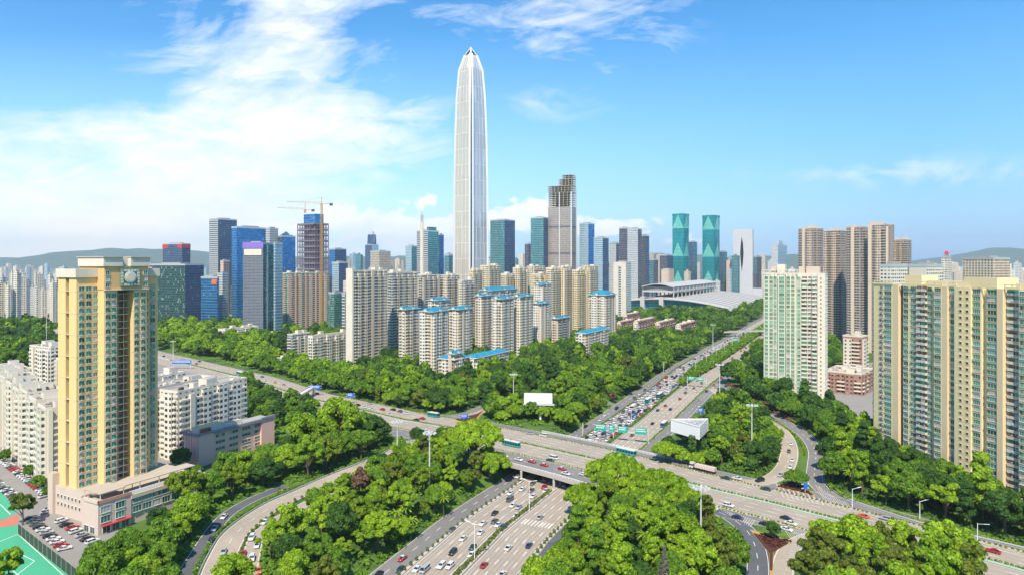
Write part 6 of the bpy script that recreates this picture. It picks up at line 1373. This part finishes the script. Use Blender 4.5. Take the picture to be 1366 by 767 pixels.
for a, b, k, c in ((30, 408, 'sedan', 'blue'), (48, 436, 'sedan', 'white'), (98, 438, 'sedan', 'yellow'), (145, 450, 'sedan', 'silver'), (198, 482, 'suv', 'white'), (322, 497, 'sedan', 'red'), (395, 493, 'sedan', 'grey'), (470, 550, 'van', 'white'), (540, 558, 'sedan', 'black'), (573, 570, 'sedan', 'white'), (615, 578, 'sedan', 'white'), (605, 549, 'sedan', 'silver')): put(*Z3(a, b), EWP, -1, k, c, 'on the far lanes of the wide road at left', flat=True)
for a, b, k, c in ((330, 560, 'sedan', 'navy'), (380, 583, 'sedan', 'red'), (382, 604, 'sedan', 'red'), (440, 587, 'sedan', 'black'), (672, 647, 'van', 'white'), (20, 460, 'sedan', 'white'), (35, 478, 'sedan', 'white'), (170, 528, 'sedan', 'silver')): put(*Z3(a, b), EWP, 1, k, c, 'on the near lanes of the wide road at left', flat=True)
Z7 = lambda a, b: (780+a/4, 575+b/4)
for a, b, k, c in ((680, 412, 'sedan', 'white'), (767, 397, 'suv', 'white'), (816, 460, 'sedan', 'navy'), (964, 497, 'sedan', 'black'), (1077, 524, 'sedan', 'white'), (1075, 465, 'sedan', 'black'), (1100, 492, 'sedan', 'white'), (1290, 496, 'sedan', 'black'), (590, 383, 'sedan', 'grey')): put(*Z7(a, b), EWP, 1, k, c, 'on the near lanes right of the overpass', flat=True)
for a, b, k, c in ((752, 250, 'sedan', 'dark green'), (812, 251, 'sedan', 'white'), (966, 308, 'sedan', 'dark green')): put(*Z7(a, b), EWP, -1, k, c, 'on the far lanes right of the overpass', flat=True)
for a, b, k, c in ((935, 262, 'suv', 'black'), (1045, 233, 'sedan', 'silver'), (1107, 153, 'sedan', 'white'), (1090, 106, 'sedan', 'grey'), (1100, 66, 'sedan', 'white'), (1097, 190, 'sedan', 'white')): put(*Z7(a, b), RF['connector_ramp'], 1, k, c, 'on the ramp round the grove with the three-sided billboard')
Z8 = lambda a, b: (1024+a/4, 575+b/4)
for a, b, k, c in ((630, 468, 'suv', 'silver'),): put(*Z8(a, b), EWP, -1, k, c, 'on the far right of the wide road, alone', flat=True)
put(*Z8(508, 454), EWP, -1, 'sedan', 'orange', 'on the far right of the wide road', flat=True); put(*Z8(1203, 642), EWP, -1, 'sedan', 'red', 'at the lower right of the wide road', flat=True)
Zc = lambda a, b: (250+a/4, 575+b/4)
for a, b, k, c in ((193, 645, 'sedan', 'silver'),): put(*Zc(a, b), RF['slip_road'], 1, k, c, 'on the outer lane of the slip road at lower left')
for a, b, k, c in ((343, 570, 'suv', 'white'), (370, 610, 'sedan', 'white'), (344, 680, 'suv', 'white'), (298, 655, 'sedan', 'red'), (655, 350, 'sedan', 'red/white'), (878, 240, 'sedan', 'red'), (415, 485, 'sedan', 'white'), (380, 745, 'sedan', 'orange'), (970, 155, 'sedan', 'white'), (860, 268, 'sedan', 'white')): put(*Zc(a, b), RF['slip_road_lane'], 1, k, c, 'on the inner lane of the slip road at lower left')
for a, b, k, c in ((195, 457, 'sedan', 'white'), (172, 480, 'sedan', 'blue'), (145, 520, 'sedan', 'silver'), (128, 580, 'sedan', 'black')): put(*Zc(a, b), RF['service_road'], 1, k, c, 'parked on the dark lane outside the slip road')
Z6 = lambda a, b: (780+a/4, 460+b/4)
for a, b, k, c in ((253, 480, 'sedan', 'grey'), (362, 417, 'sedan', 'black'), (390, 346, 'sedan', 'black'), (458, 341, 'sedan', 'navy'), (431, 322, 'sedan', 'red'), (508, 285, 'sedan', 'red'), (538, 253, 'suv', 'grey'), (602, 289, 'sedan', 'silver'), (541, 232, 'sedan', 'silver'), (595, 243, 'sedan', 'white'), (583, 228, 'sedan', 'grey'), (650, 244, 'sedan', 'black'), (624, 201, 'sedan', 'grey'), (602, 186, 'sedan', 'red'), (687, 209, 'sedan', 'orange'), (686, 224, 'sedan', 'white'), (729, 173, 'sedan', 'red'), (838, 115, 'sedan', 'white'), (808, 128, 'sedan', 'white')): put(*Z6(a, b), NSP, 1, k, c, 'on the open right carriageway beyond the overpass')
for a, b, k, c in ((614, 322, 'sedan', 'white'), (768, 180, 'sedan', 'grey'), (765, 202, 'sedan', 'navy'), (755, 216, 'sedan', 'black'), (768, 140, 'sedan', 'black'), (782, 145, 'sedan', 'silver')): put(*Z6(a, b), NSP, 1, k, c, 'on the right side road beyond the overpass')
for a, b, k, c in ((170, 337, 'suv', 'black'), (110, 373, 'sedan', 'white'), (85, 397, 'sedan', 'white'), (5, 432, 'sedan', 'black'), (295, 260, 'sedan', 'white'), (320, 238, 'sedan', 'grey'), (265, 280, 'sedan', 'grey')): put(*Z6(a, b), NSP, -1, k, c, 'on the left side road beyond the overpass')
# the traffic jam beyond the overpass, lane by lane
random.seed(21)
for ln in range(5):
    y = 392+U(0, 6)
    while y < 1000:
        f = (ln+.5)/5; x0 = ax(y); o = mL(x0)+(pL1(x0)-mL(x0))*f; q = min(NSP, key=lambda f_: abs(f_[1]-y)); x, yy = x0+o/CS, y-0*o; h = math.atan2(q[6], q[5])+pi+U(-.02, .02)
        c = random.choices(['white', 'black', 'silver', 'red', 'grey', 'blue', 'red/white'], [11, 3, 3, 1, 2, .7, .8])[0]; CARS.append([x, yy, h, random.choices(['sedan', 'suv', 'van'], [6, 2, 1])[0], c, 'JAM', False])
        y += U(6.4, 9.5) if y < 560 else U(7.5, 15) if y < 760 else U(12, 26)
for i in range(26):
    y = U(640, 1050); s = random.choice((-1, 1)); x0 = ax(y); o = (mR(x0)+(pR1(x0)-mR(x0))*random.random()) ; q = min(NSP, key=lambda f_: abs(f_[1]-y)); CARS.append([x0+o/CS, y, math.atan2(q[6], q[5]), 'sedan', random.choice(['white', 'black', 'silver', 'red', 'grey']), 'far open right carriageway', False])
for i in range(14):
    f = random.choice([q for q in EWP if q[0] < -190 and q[1] < 900]); s = random.choice((-1, 1)); o = s*U(3, 15); x, y = off(f, o); h = math.atan2(f[6], f[5])+(pi if s < 0 else 0); CARS.append([x, y, h, 'sedan', random.choice(['white', 'black', 'silver', 'red', 'grey']), 'FARW', True])
# keep cars from overlapping
kept = []
for c in CARS:
    if all((c[0]-d[0])**2+(c[1]-d[1])**2 > (4.9**2 if abs(sin(math.atan2(c[1]-d[1], c[0]-d[0])-c[2])) < .35 else 2.3**2) for d in kept): kept.append(c)
CARS = kept; cnt = {}
for c in sorted(CARS, key=lambda c: math.hypot(c[0], c[1])):
    x, y, h, kind, col_, where, flat = c; cn = 'red and white taxi' if '/' in col_ else col_+' '+KD[kind]
    if where == 'JAM': lb, gp = cn+' in the dense jam beyond the overpass', cn+'s in the jam beyond the overpass'
    elif where == 'FARW': lb, gp = cn+' far off on the wide road behind the golden tower', 'far cars on the wide road'
    elif where.startswith('far open'): lb, gp = cn+' far off on the open right carriageway', 'far cars on the open right carriageway'
    else:
        k_ = (cn, where); n = cnt.get(k_, 0); cnt[k_] = n+1; tot = sum(1 for d in CARS if d[5] == where and ('red and white taxi' if '/' in d[4] else d[4]+' '+KD[d[3]]) == cn); gp = None
        lb = cn+' '+where if tot == 1 else '%s %s %s' % (ORD[n], cn, where)
    car(x, y, h, kind, col_, lb, gp, flat, e=.1)
# parked cars of the car park at the left
random.seed(4)
def parkrow(a, b, n, ang, where, seedc):
    p, q = P(*a), P(*b); d = math.atan2(q[1]-p[1], q[0]-p[0])
    for i in range(n):
        t_ = i/(n-1); x, y = p[0]+(q[0]-p[0])*t_, p[1]+(q[1]-p[1])*t_; c = random.choices(['white', 'black', 'silver', 'red', 'grey', 'navy'], [8, 3, 3, 1.6, 2, 1])[0]; car(x, y, d+ang, 'sedan', c, '%s car parked %s' % (c, where), '%s cars parked %s' % (c, where), True, det=i >= n-12, e=.06)
parkrow((0, 612), (62, 660), 22, radians(70), 'in the row below the white stepped apartments', 1); parkrow((-10, 640), (30, 672), 15, radians(72), 'in the row beside the upper court', 2)
parkrow((40, 693), (86, 733), 11, radians(80), 'along the court fence by the podium', 3)
for i, (a, b, c) in enumerate(((82, 696, 'white'), (88, 701, 'black'), (96, 705, 'red'), (101, 710, 'white'), (109, 715, 'silver'), (116, 720, 'black'), (123, 724, 'white'), (66, 680, 'white'), (62, 684, 'silver'), (59, 663, 'white'))):
    x, y = P(a, b); car(x, y, radians(62), 'sedan' if i % 3 else 'suv', c, '%s car parked at the podium wall, %s' % (c, ('leftmost', 'second from left', 'third from left', 'fourth from left', 'fifth from left', 'sixth from left', 'rightmost', 'apart by the entrance', 'apart beside the first', 'alone at the tower corner')[i]), None, True, det=True, e=.06)
ALLC.sort(key=lambda c: c[0])
for d_, a, k in ALLC[:285]: car_now(*a, **k)
far = MB()
for d_, a, k in ALLC[285:]:
    x, y, h, kind, c = a[:5]; mb, g, rf, w = loftcar(kind, paint('paint_'+c.replace(' ', '_').replace('/', '_'), CARC[c.split('/')[0]])); z = terr(x, y)+.1
    mbadd(far, mb, x, y, z, h); mbadd(far, g, x, y, z, h); mbadd(far, rf, x, y, z, h)
if far.v: far.build('distant_traffic', label='small far cars crowding the highway toward the horizon', cat='traffic', kind='stuff')
# buses and the tanker lorry
def bus(label, px_, py_, fr, sgn, colour, flat=True, L=11.5, det=True, decker=False, world=None):
    x, y = world if world else (P(px_, py_) if flat else G(px_, py_)); q = min(fr, key=lambda f: (f[0]-x)**2+(f[1]-y)**2); h = math.atan2(q[6], q[5])+(0 if sgn > 0 else pi)
    t = thing('bus', label, 'bus', (x, y, (0 if flat else terr(x, y))+.1), h); pm = paint('paint_'+colour, CARC[colour]); Ht = 4.1 if decker else 3.0
    mb = MB(); a = [(-L/2, -1.25), (L/2-.25, -1.25), (L/2, -1.0), (L/2, 1.0), (L/2-.25, 1.25), (-L/2, 1.25)]; mb.prism(a, .38, 1.25, pm); mb.prism([(x_*.995, y_*.98) for x_, y_ in a], 1.25, Ht-.45, GLS); mb.prism(a, Ht-.45, Ht, pm, paint('paint_white', CARC['white']))
    if decker: mb.prism([(x_*1.001, y_*1.005) for x_, y_ in a], 2.1, 2.5, pm)
    mb.build('body', t); mb = MB()
    for i in range(7):
        for s in (-1, 1): xx = -L/2+.2+i*(L-.9)/6; mb.box(xx, xx+.22, s*1.24-.03, s*1.24+.03, 1.2, Ht-.4, pm)
    mb.build('window_pillars', t); mb = MB(); mb.box(-L/2+1, -L/2+3.6, -.9, .9, Ht, Ht+.28, WHT2); mb.box(L/2-4.5, L/2-2.2, -.9, .9, Ht, Ht+.28, WHT2); mb.build('roof_unit', t)
    w_ = MB(); w_.tube((0, -.14, 0), (0, .14, 0), .48, TYRE, 14); w_.tube((0, -.16, 0), (0, .16, 0), .26, RIM, 10); wm = w_.mesh('wheel')
    for xx in (-L/2+2.9, L/2-2.5):
        for s in (-1, 1): link('wheel', wm, t, (xx, s*1.12, .48))
bus('teal city bus with white roof units on the near lanes left of the overpass crossing', 682, 595, EWP, 1, 'teal'); bus('teal city bus with white roof units on the far lanes above the jam', 835, 606, EWP, -1, 'teal'); bus('short blue and teal bus on the far lanes left of the overpass', 578, 556, EWP, -1, 'teal', L=9)
bus('small teal bus far off on the wide road above the pink building', 320, 500, EWP, -1, 'teal', L=10)
x0 = ax(455); bus('green double-deck bus in the jam beyond the overpass', 0, 0, NSP, -1, 'green', False, decker=True, world=G(880, 531)); bus('pale teal double-deck bus just in front of the green one in the jam', 0, 0, NSP, -1, 'teal', False, decker=True, world=G(865, 538)); bus('white bus in the middle lanes of the jam', 0, 0, NSP, -1, 'white', False, world=G(845, 545), L=9)
bus('blue bus on the open right carriageway just beyond the overpass', 0, 0, NSP, 1, 'blue', False, world=G(886, 568), L=10)
bus('white coach half hidden by the foreground trees at bottom right', 1292, 759, EWP, 1, 'white', L=9); bus('white minibus behind the olive treetops at lower right', 1172, 716, EWP, 1, 'white', L=7)
x, y = P(937, 628); q = min(EWP, key=lambda f: (f[0]-x)**2+(f[1]-y)**2); t = thing('tanker_truck', 'white-cabbed lorry with a long pinkish ribbed trailer on the far lane beside the grove', 'lorry', (x, y, .1), math.atan2(q[6], q[5])+pi)
wp = paint('paint_white', CARC['white']); mb = MB(); mb.prism([(4.6, -1.2), (6.5, -1.2), (6.8, -.9), (6.8, .9), (6.5, 1.2), (4.6, 1.2)], .6, 1.7, wp); mb.prism([(4.6, -1.2), (6.4, -1.15), (6.6, -.9), (6.6, .9), (6.4, 1.15), (4.6, 1.2)], 1.7, 2.5, GLS); mb.prism([(4.4, -1.2), (6.2, -1.1), (6.2, 1.1), (4.4, 1.2)], 2.5, 3.3, wp); mb.build('cab', t)
mb = MB(); TK = pbr('trailer_pink', (.58, .42, .36), .6); mb.box(-6.8, 3.6, -1.2, 1.2, 1.25, 2.9, TK)
for i in range(12): mb.box(-6.7+i*.86, -6.55+i*.86, -1.28, 1.28, 1.25, 3.0, wp)
mb.build('trailer', t); mb = MB(); mb.box(-6.8, 4.8, -.9, .9, .75, 1.2, DARKR); mb.build('chassis', t); w_ = MB(); w_.tube((0, -.2, 0), (0, .2, 0), .5, TYRE, 14); wm = w_.mesh('wheel')
for xx in (-5.6, -4.3, -3., 2.6, 5.6):
    for s in (-1, 1): link('wheel', wm, t, (xx, s*1.05, .5))
# ================================================================== LAMPS, SIGNS, BILLBOARDS
LP = pbr('lamp_post_grey', (.62, .63, .62), .5, .2)
def highmast(label, px_, pb, pt):
    x, y = G(px_, pb); z = terr(x, y); h = zt(pt, y)-z; t = thing('high_mast_lamp', label, 'lamp mast', (x, y, z)); mb = MB(); mb.tube((0, 0, 0), (0, 0, h), .42, LP, 10, .2); mb.build('pole', t); mb = MB()
    for i in range(10): a = i*2*pi/10; mb.bar((0, 0, h-.4), (cos(a)*2.6, sin(a)*2.6, h-.1), .12, .12, LP); mb.box(cos(a)*2.6-.4, cos(a)*2.6+.4, sin(a)*2.6-.35, sin(a)*2.6+.35, h-.3, h+.12, LP, bottom=True)
    mb.tube((0, 0, h-.6), (0, 0, h+.3), .6, LP, 10); mb.build('lamp_ring', t)
highmast('tall lamp mast rising beside the top of the slip road', 530, 622, 562); highmast('tall lamp mast in the right grove with a ring of lights over the wide road', 935, 740, 650); highmast('tall lamp mast in the grove behind the three-sided billboard', 1003, 605, 540); highmast('tall lamp mast behind the white billboard, left', 685, 535, 499)
highmast('thin lamp mast among the trees left of the big flat crown', 573, 655, 577); highmast('tall lamp mast on the right verge of the far highway', 960, 545, 486); highmast('lamp mast by the blue gantry behind the golden tower', 231, 482, 455); highmast('lamp mast in the woods at the far left edge', 62, 470, 411); highmast('small lamp mast before the exhibition hall', 951, 470, 433)
def tlamp(x, y, h, ang, label, group=None, arms=(-1, 1)):
    z = terr(x, y); t = thing('street_lamp', label, 'street lamp', (x, y, z+.1), ang, group); mb = MB(); mb.tube((0, 0, 0), (0, 0, h), .17, WHITEM, 8, .1); mb.build('pole', t)
    for s in arms: mb = MB(); mb.bar((0, 0, h-.3), (s*2.6, 0, h+.5), .12, .12, WHITEM); mb.bar((s*2.0, 0, h+.32), (s*3.6, 0, h+.72), .42, .14, WHITEM); mb.build('lamp_arm', t)
for i, (a, b) in enumerate(((633, 747), (706, 682))): x, y = G(a, b); tlamp(x, y, 13, radians(-25), ('two-armed white street lamp on the median at bottom centre', 'two-armed white street lamp on the median nearest the overpass')[i])
i = 0
for y in list(range(440, 1100, 42)): tlamp(ax(y), y, 12, radians(-27), 'two-armed white street lamp on the median of the far highway', 'street lamps on the median of the far highway')
for i, (a, b, tp) in enumerate(((822, 490, 466), (845, 500, 480), (885, 498, 475))): x, y = G(a, b); tlamp(x, y, 10, radians(-27), 'white street lamp on the left verge beyond the overpass', 'street lamps on the left verge beyond the overpass')
x, y = P(1304, 745); tlamp(x, y, 12, radians(120), 'single-armed street lamp at the lower right verge', arms=(-1,)); x, y = P(1137, 676); tlamp(x, y, 7.5, 0, 'short white post by the outer ramp', arms=(1,)); x, y = P(1227, 692); tlamp(x, y, 7, 0, 'thin grey lamp among the trees right of the outer ramp', arms=(1,))
BBW = pbr('billboard_white', (.80, .80, .79), .6, var=.02)
x, y = G(718, 562); D_ = y; t = thing('billboard', 'blank white billboard on a thick single post in the round grove', 'billboard', (x, y, 0), radians(-4)); w_ = 37*D_/F; z1, z0 = zt(524, D_), zt(538, D_)
mb = MB(); mb.tube((1.2, 0, 0), (1.2, 0, z0-.5), .95, BBW, 14); mb.build('post', t); mb = MB(); mb.box(-w_/2, w_/2, -.5, -.2, z0, z1, BBW, bottom=True); mb.build('panel', t); mb = MB(); mb.box(-w_/2-.15, w_/2+.15, -.56, -.18, z1, z1+.18, LP, bottom=True); mb.box(-w_/2-.15, -w_/2, -.56, -.18, z0, z1, LP); mb.box(w_/2, w_/2+.15, -.56, -.18, z0, z1, LP); mb.build('frame', t); mb = MB(); mb.box(-w_/2-.6, w_/2+1.4, -1.8, 1.6, z0-.7, z0-.35, LP, bottom=True)
for k in range(9): xx = -w_/2+k*w_/8; mb.bar((xx, 1.2, z0), (xx, -.1, z1), .15, .15, LP)
mb.bar((-w_/2, 1.2, z0), (w_/2, 1.2, z0), .2, .2, LP); mb.build('catwalk', t)
x, y = P(924, 602); t = thing('three_sided_billboard', 'huge white three-sided billboard seen from above beside the highway', 'billboard', (x, y, 0), 0); z1, z0 = 15.2, 8.5
tri = [(-16*.46*1.3, 1.5), (7.5, -9.5), (13., 3.5)]; zt0 = z1-7.5; mb = MB()
A_, B_, C_ = [((px_-CX)/F*d_-x, d_-y) for px_, d_ in ((895, 371), (933, 353.5), (944.5, 372))]
for nm, p, q in (('panel', A_, B_), ('panel', B_, C_), ('panel', C_, A_)):
    mb = MB(); dx, dy = q[0]-p[0], q[1]-p[1]; L_ = math.hypot(dx, dy); nx, ny = dy/L_*.25, -dx/L_*.25; pts = [(p[0], p[1]), (q[0], q[1]), (q[0]-nx, q[1]-ny), (p[0]-nx, p[1]-ny)]; mb.prism(pts, z1-6.9, z1, BBW); mb.build('panel', t)
mb = MB()
for k in range(9): f = k/8; p = (A_[0]+(C_[0]-A_[0])*f, A_[1]+(C_[1]-A_[1])*f); q = (B_[0]+(C_[0]-B_[0])*f, B_[1]+(C_[1]-B_[1])*f); mb.bar((*p, z1-.4), (*q, z1-.4), .22, .3, LP)
for k in range(8): f = k/8; p = (A_[0]+(B_[0]-A_[0])*f, A_[1]+(B_[1]-A_[1])*f); mb.bar((*p, z1-.8), (C_[0], C_[1], z1-.8), .18, .2, LP)
mb.prism([(A_[0]*.93, A_[1]*.93), (B_[0]*.93, B_[1]*.93), (C_[0]*.93, C_[1]*.93)], z1-4, z1-3.8, ROOFG); mb.build('truss', t); mb = MB(); cx_, cy_ = (A_[0]+B_[0]+C_[0])/3, (A_[1]+B_[1]+C_[1])/3; mb.tube((cx_, cy_, 0), (cx_, cy_, z1-4), 1.2, BBW, 14); mb.build('post', t)
SGN = pbr('green_sign_face', (.01, .36, .27), .5, var=.05); SBL = pbr('blue_sign_face', (.02, .13, .55), .5, var=.05)
def rowmarks(mb, x0, x1, y, z0, z1, m, seed):       # white legend bars and an arrow
    r = random.Random(seed); 
    for k in range(2):
        zz = z1-(k+1)*(z1-z0)*.3; xx = x0+.5
        while xx < x1-1.2: w = r.uniform(.35, .7); mb.box(xx, xx+w, y-.06, y, zz, zz+(z1-z0)*.16, m); xx += w+.22
    mb.face([((x0+x1)/2-.3, y-.05, z0+.25), ((x0+x1)/2, y-.05, z0+.05), ((x0+x1)/2+.3, y-.05, z0+.25)], m)
def gantry(label, xs, z0, z1, yc, ang, face, x, y, zb, post):
    t = thing('sign_gantry', label, 'road sign', (x, y, zb), ang)
    mb = MB(); lo, hi = min(a for a, b in xs)-1, max(b for a, b in xs)+1
    for px_ in post: mb.tube((px_, .5, 0), (px_, .5, z1), .25, LP, 8)
    mb.bar((lo, .5, z1-.6), (hi, .5, z1-.6), .3, .3, LP); mb.bar((lo, .5, z0+.6), (hi, .5, z0+.6), .3, .3, LP); mb.build('frame', t)
    for k, (a, b) in enumerate(xs): mb = MB(); mb.box(a, b, .1, .3, z0, z1, face, bottom=True); sg = mb.build('sign', t); mk = MB(); rowmarks(mk, a, b, .09, z0, z1, WHITEM, k+len(label)); mk.build('lettering', sg)
x, y = G(853, 590); gantry('row of green overhead signs spanning the highway just beyond the overpass, facing the camera', [(-11, -4.5), (-2.5, .8), (3, 8.5), (13, 20)], 5.4, 9.2, 0, radians(-22), SGN, ax(408), 408, terr(ax(408), 408), (-19, 0, 21))
gantry('pair of green overhead signs over the right carriageway in the distance', [(6, 11), (13, 18)], 5.5, 8.5, 0, radians(-24), SGN, ax(560), 560, terr(ax(560), 560), (5, 20)); gantry('far green sign over the jam near the footbridge', [(-9, -2)], 5.5, 8.5, 0, radians(-26), SGN, ax(820), 820, 0, (-1.5,))
x, y = P(241, 492); gantry('blue overhead road sign behind the golden tower on the right', [(-1, 17)], 5., 8.5, 0, radians(0), SBL, x-7, y, 0, (0, 16)); x, y = P(420, 528); gantry('blue road sign on the wide road beside the white footbridge', [(-4, 4)], 5, 8, 0, radians(10), SBL, x, y, 0, (0,)); x, y = P(467, 538); gantry('small blue road sign at the park corner left', [(-2, 2.5)], 4.5, 7.5, 0, radians(10), SBL, x, y, 0, (0,))
x, y = P(619, 560); gantry('blue sign on the red planted island left of the billboard grove', [(-2.2, 2.6)], .8, 3.6, 0, radians(20), SBL, x, y, .1, (0,)); x, y = G(935, 553); gantry('blue sign at the roadside left of the right side road', [(-2, 2)], 1, 4, 0, radians(0), SBL, x, y, 0, (0,)); x, y = P(1075, 657); gantry('narrow blue sign on the red island of the right ramps', [(-.8, .8)], 1.2, 4.2, 0, radians(10), SBL, x, y, .1, (0,))
x, y = G(824, 498); gantry('white direction board over the left side road beyond the overpass', [(-7, -1), (1, 7)], 5, 7.5, 0, radians(-10), BBW, x-2, y, terr(x, y), (-7.5, 7.5))
# footbridges
def footbridge(label, a, b, z, w=4., m=WHT2):
    p, q = P(*a, 0), P(*b, 0); t = thing('footbridge', label, 'footbridge', (p[0], p[1], 0), math.atan2(q[1]-p[1], q[0]-p[0])); L = math.dist(p, q); mb = MB(); mb.box(0, L, -w/2, w/2, z-1., z, m, bottom=True); mb.build('deck', t)
    for s in (-1, 1):
        mb = MB(); mb.box(0, L, s*w/2-.08, s*w/2+.08, z+1.0, z+1.15, m); mb.box(0, L, s*w/2-.08, s*w/2+.08, z, z+.5, m)
        for k in range(int(L/1.6)): mb.box(k*1.6, k*1.6+.12, s*w/2-.06, s*w/2+.06, z+.4, z+1.1, m)
        mb.build('railing', t)
    for k in range(4): mb = MB(); xx = L*(.04+.92*k/3); mb.box(xx-.5, xx+.5, -1, 1, 0, z-1, m); mb.build('pier', t)
footbridge('white pedestrian footbridge over the wide road left of the park', (388, 545), (420, 525), 6.2, 4, WHT2); footbridge('concrete footbridge crossing the far highway before the green-windowed tower', (945, 450), (1075, 446), 7, 8, CONCW)
# mushroom canopies in the estate garden
MU = pbr('canopy_tan', (.55, .47, .38), .8)
for i, (a, b) in enumerate(((694, 500), (706, 503), (726, 498))):
    x, y = P(a, b); t = thing('funnel_canopy', ('leftmost of three tan funnel-shaped canopies in the estate park', 'middle and lowest of the three funnel-shaped canopies', 'rightmost of three tan funnel-shaped canopies in the estate park')[i], 'canopy', (x, y, 0)); mb = MB(); mb.tube((0, 0, 0), (0, 0, 9), 1., MU, 12, .8); mb.build('stem', t); mb = MB(); mb.tube((0, 0, 8), (0, 0, 12.5), 1., MU, 18, 5.4); mb.build('bowl', t)
# pool pavilion roofs (pale blue) beside the park
PB = pbr('pale_blue_canopy', (.42, .60, .62), .6)

for i, (a, b, w_) in enumerate(((812, 486, 13), (826, 484, 12), (838, 477, 9))):
    x, y = P(a, b); mb = MB(); n = 8
    for k in range(n): p, q = k/n, (k+1)/n; f = lambda s: 3.6+1.8*sin(pi*s); mb.face([(-w_/2+w_*p, -5, f(p)), (-w_/2+w_*q, -5, f(q)), (-w_/2+w_*q, 5, f(q)), (-w_/2+w_*p, 5, f(p))], PB); mb.face([(-w_/2+w_*p, -5, 0), (-w_/2+w_*q, -5, 0), (-w_/2+w_*q, -5, f(q)), (-w_/2+w_*p, -5, f(p))], WHT2)
    o = mb.build('pavilion'); o.location = (x, y, 0); o['label'] = ('pale blue arched pavilion roof leftmost in the park', 'pale blue arched pavilion roof between the other two', 'small pale blue arched pavilion roof at the right')[i]; o['category'] = 'pavilion'
# court fence
mb = MB(); NET = pbr('green_net_fence', (.035, .055, .035), .9, var=.3, vs=.5); p, q = P(24, 712), P(102, 775); t = thing('court_fence', 'dark green net fence along the sports court beside the parked cars', 'fence')
mb.bar((*p, 1.9), (*q, 1.9), .08, 3.8, NET); mb.build('net', t)
for k in range(14): mb = MB(); f = k/13; x, y = p[0]+(q[0]-p[0])*f, p[1]+(q[1]-p[1])*f; mb.tube((x, y, 0), (x, y, 4.1), .07, LP, 6); mb.build('post', t)
# slender wall and cars' shade roofs are left to the trees
# ------------------------------------------------------------------ the air
def haze(density):
    m = bpy.data.materials.new('haze'); m.use_nodes = True; k = NT(m.node_tree); k.n.clear(); out = k.new('ShaderNodeOutputMaterial'); v = k.new('ShaderNodeVolumePrincipled'); v.inputs['Density'].default_value = density; v.inputs['Color'].default_value = (.66, .83, 1., 1); v.inputs['Anisotropy'].default_value = 0.
    k.l.new(v.outputs[0], out.inputs['Volume'])
    vs = [(x, y, z) for x in (-16000, 16000) for y in (-4500, 16500) for z in (-7.8, 640)]; me = bpy.data.meshes.new('haze'); me.from_pydata(vs, [], [(0, 1, 3, 2), (4, 6, 7, 5), (0, 4, 5, 1), (2, 3, 7, 6), (0, 2, 6, 4), (1, 5, 7, 3)]); me.materials.append(m); link('haze', me, kind='stuff')
haze(5e-5)
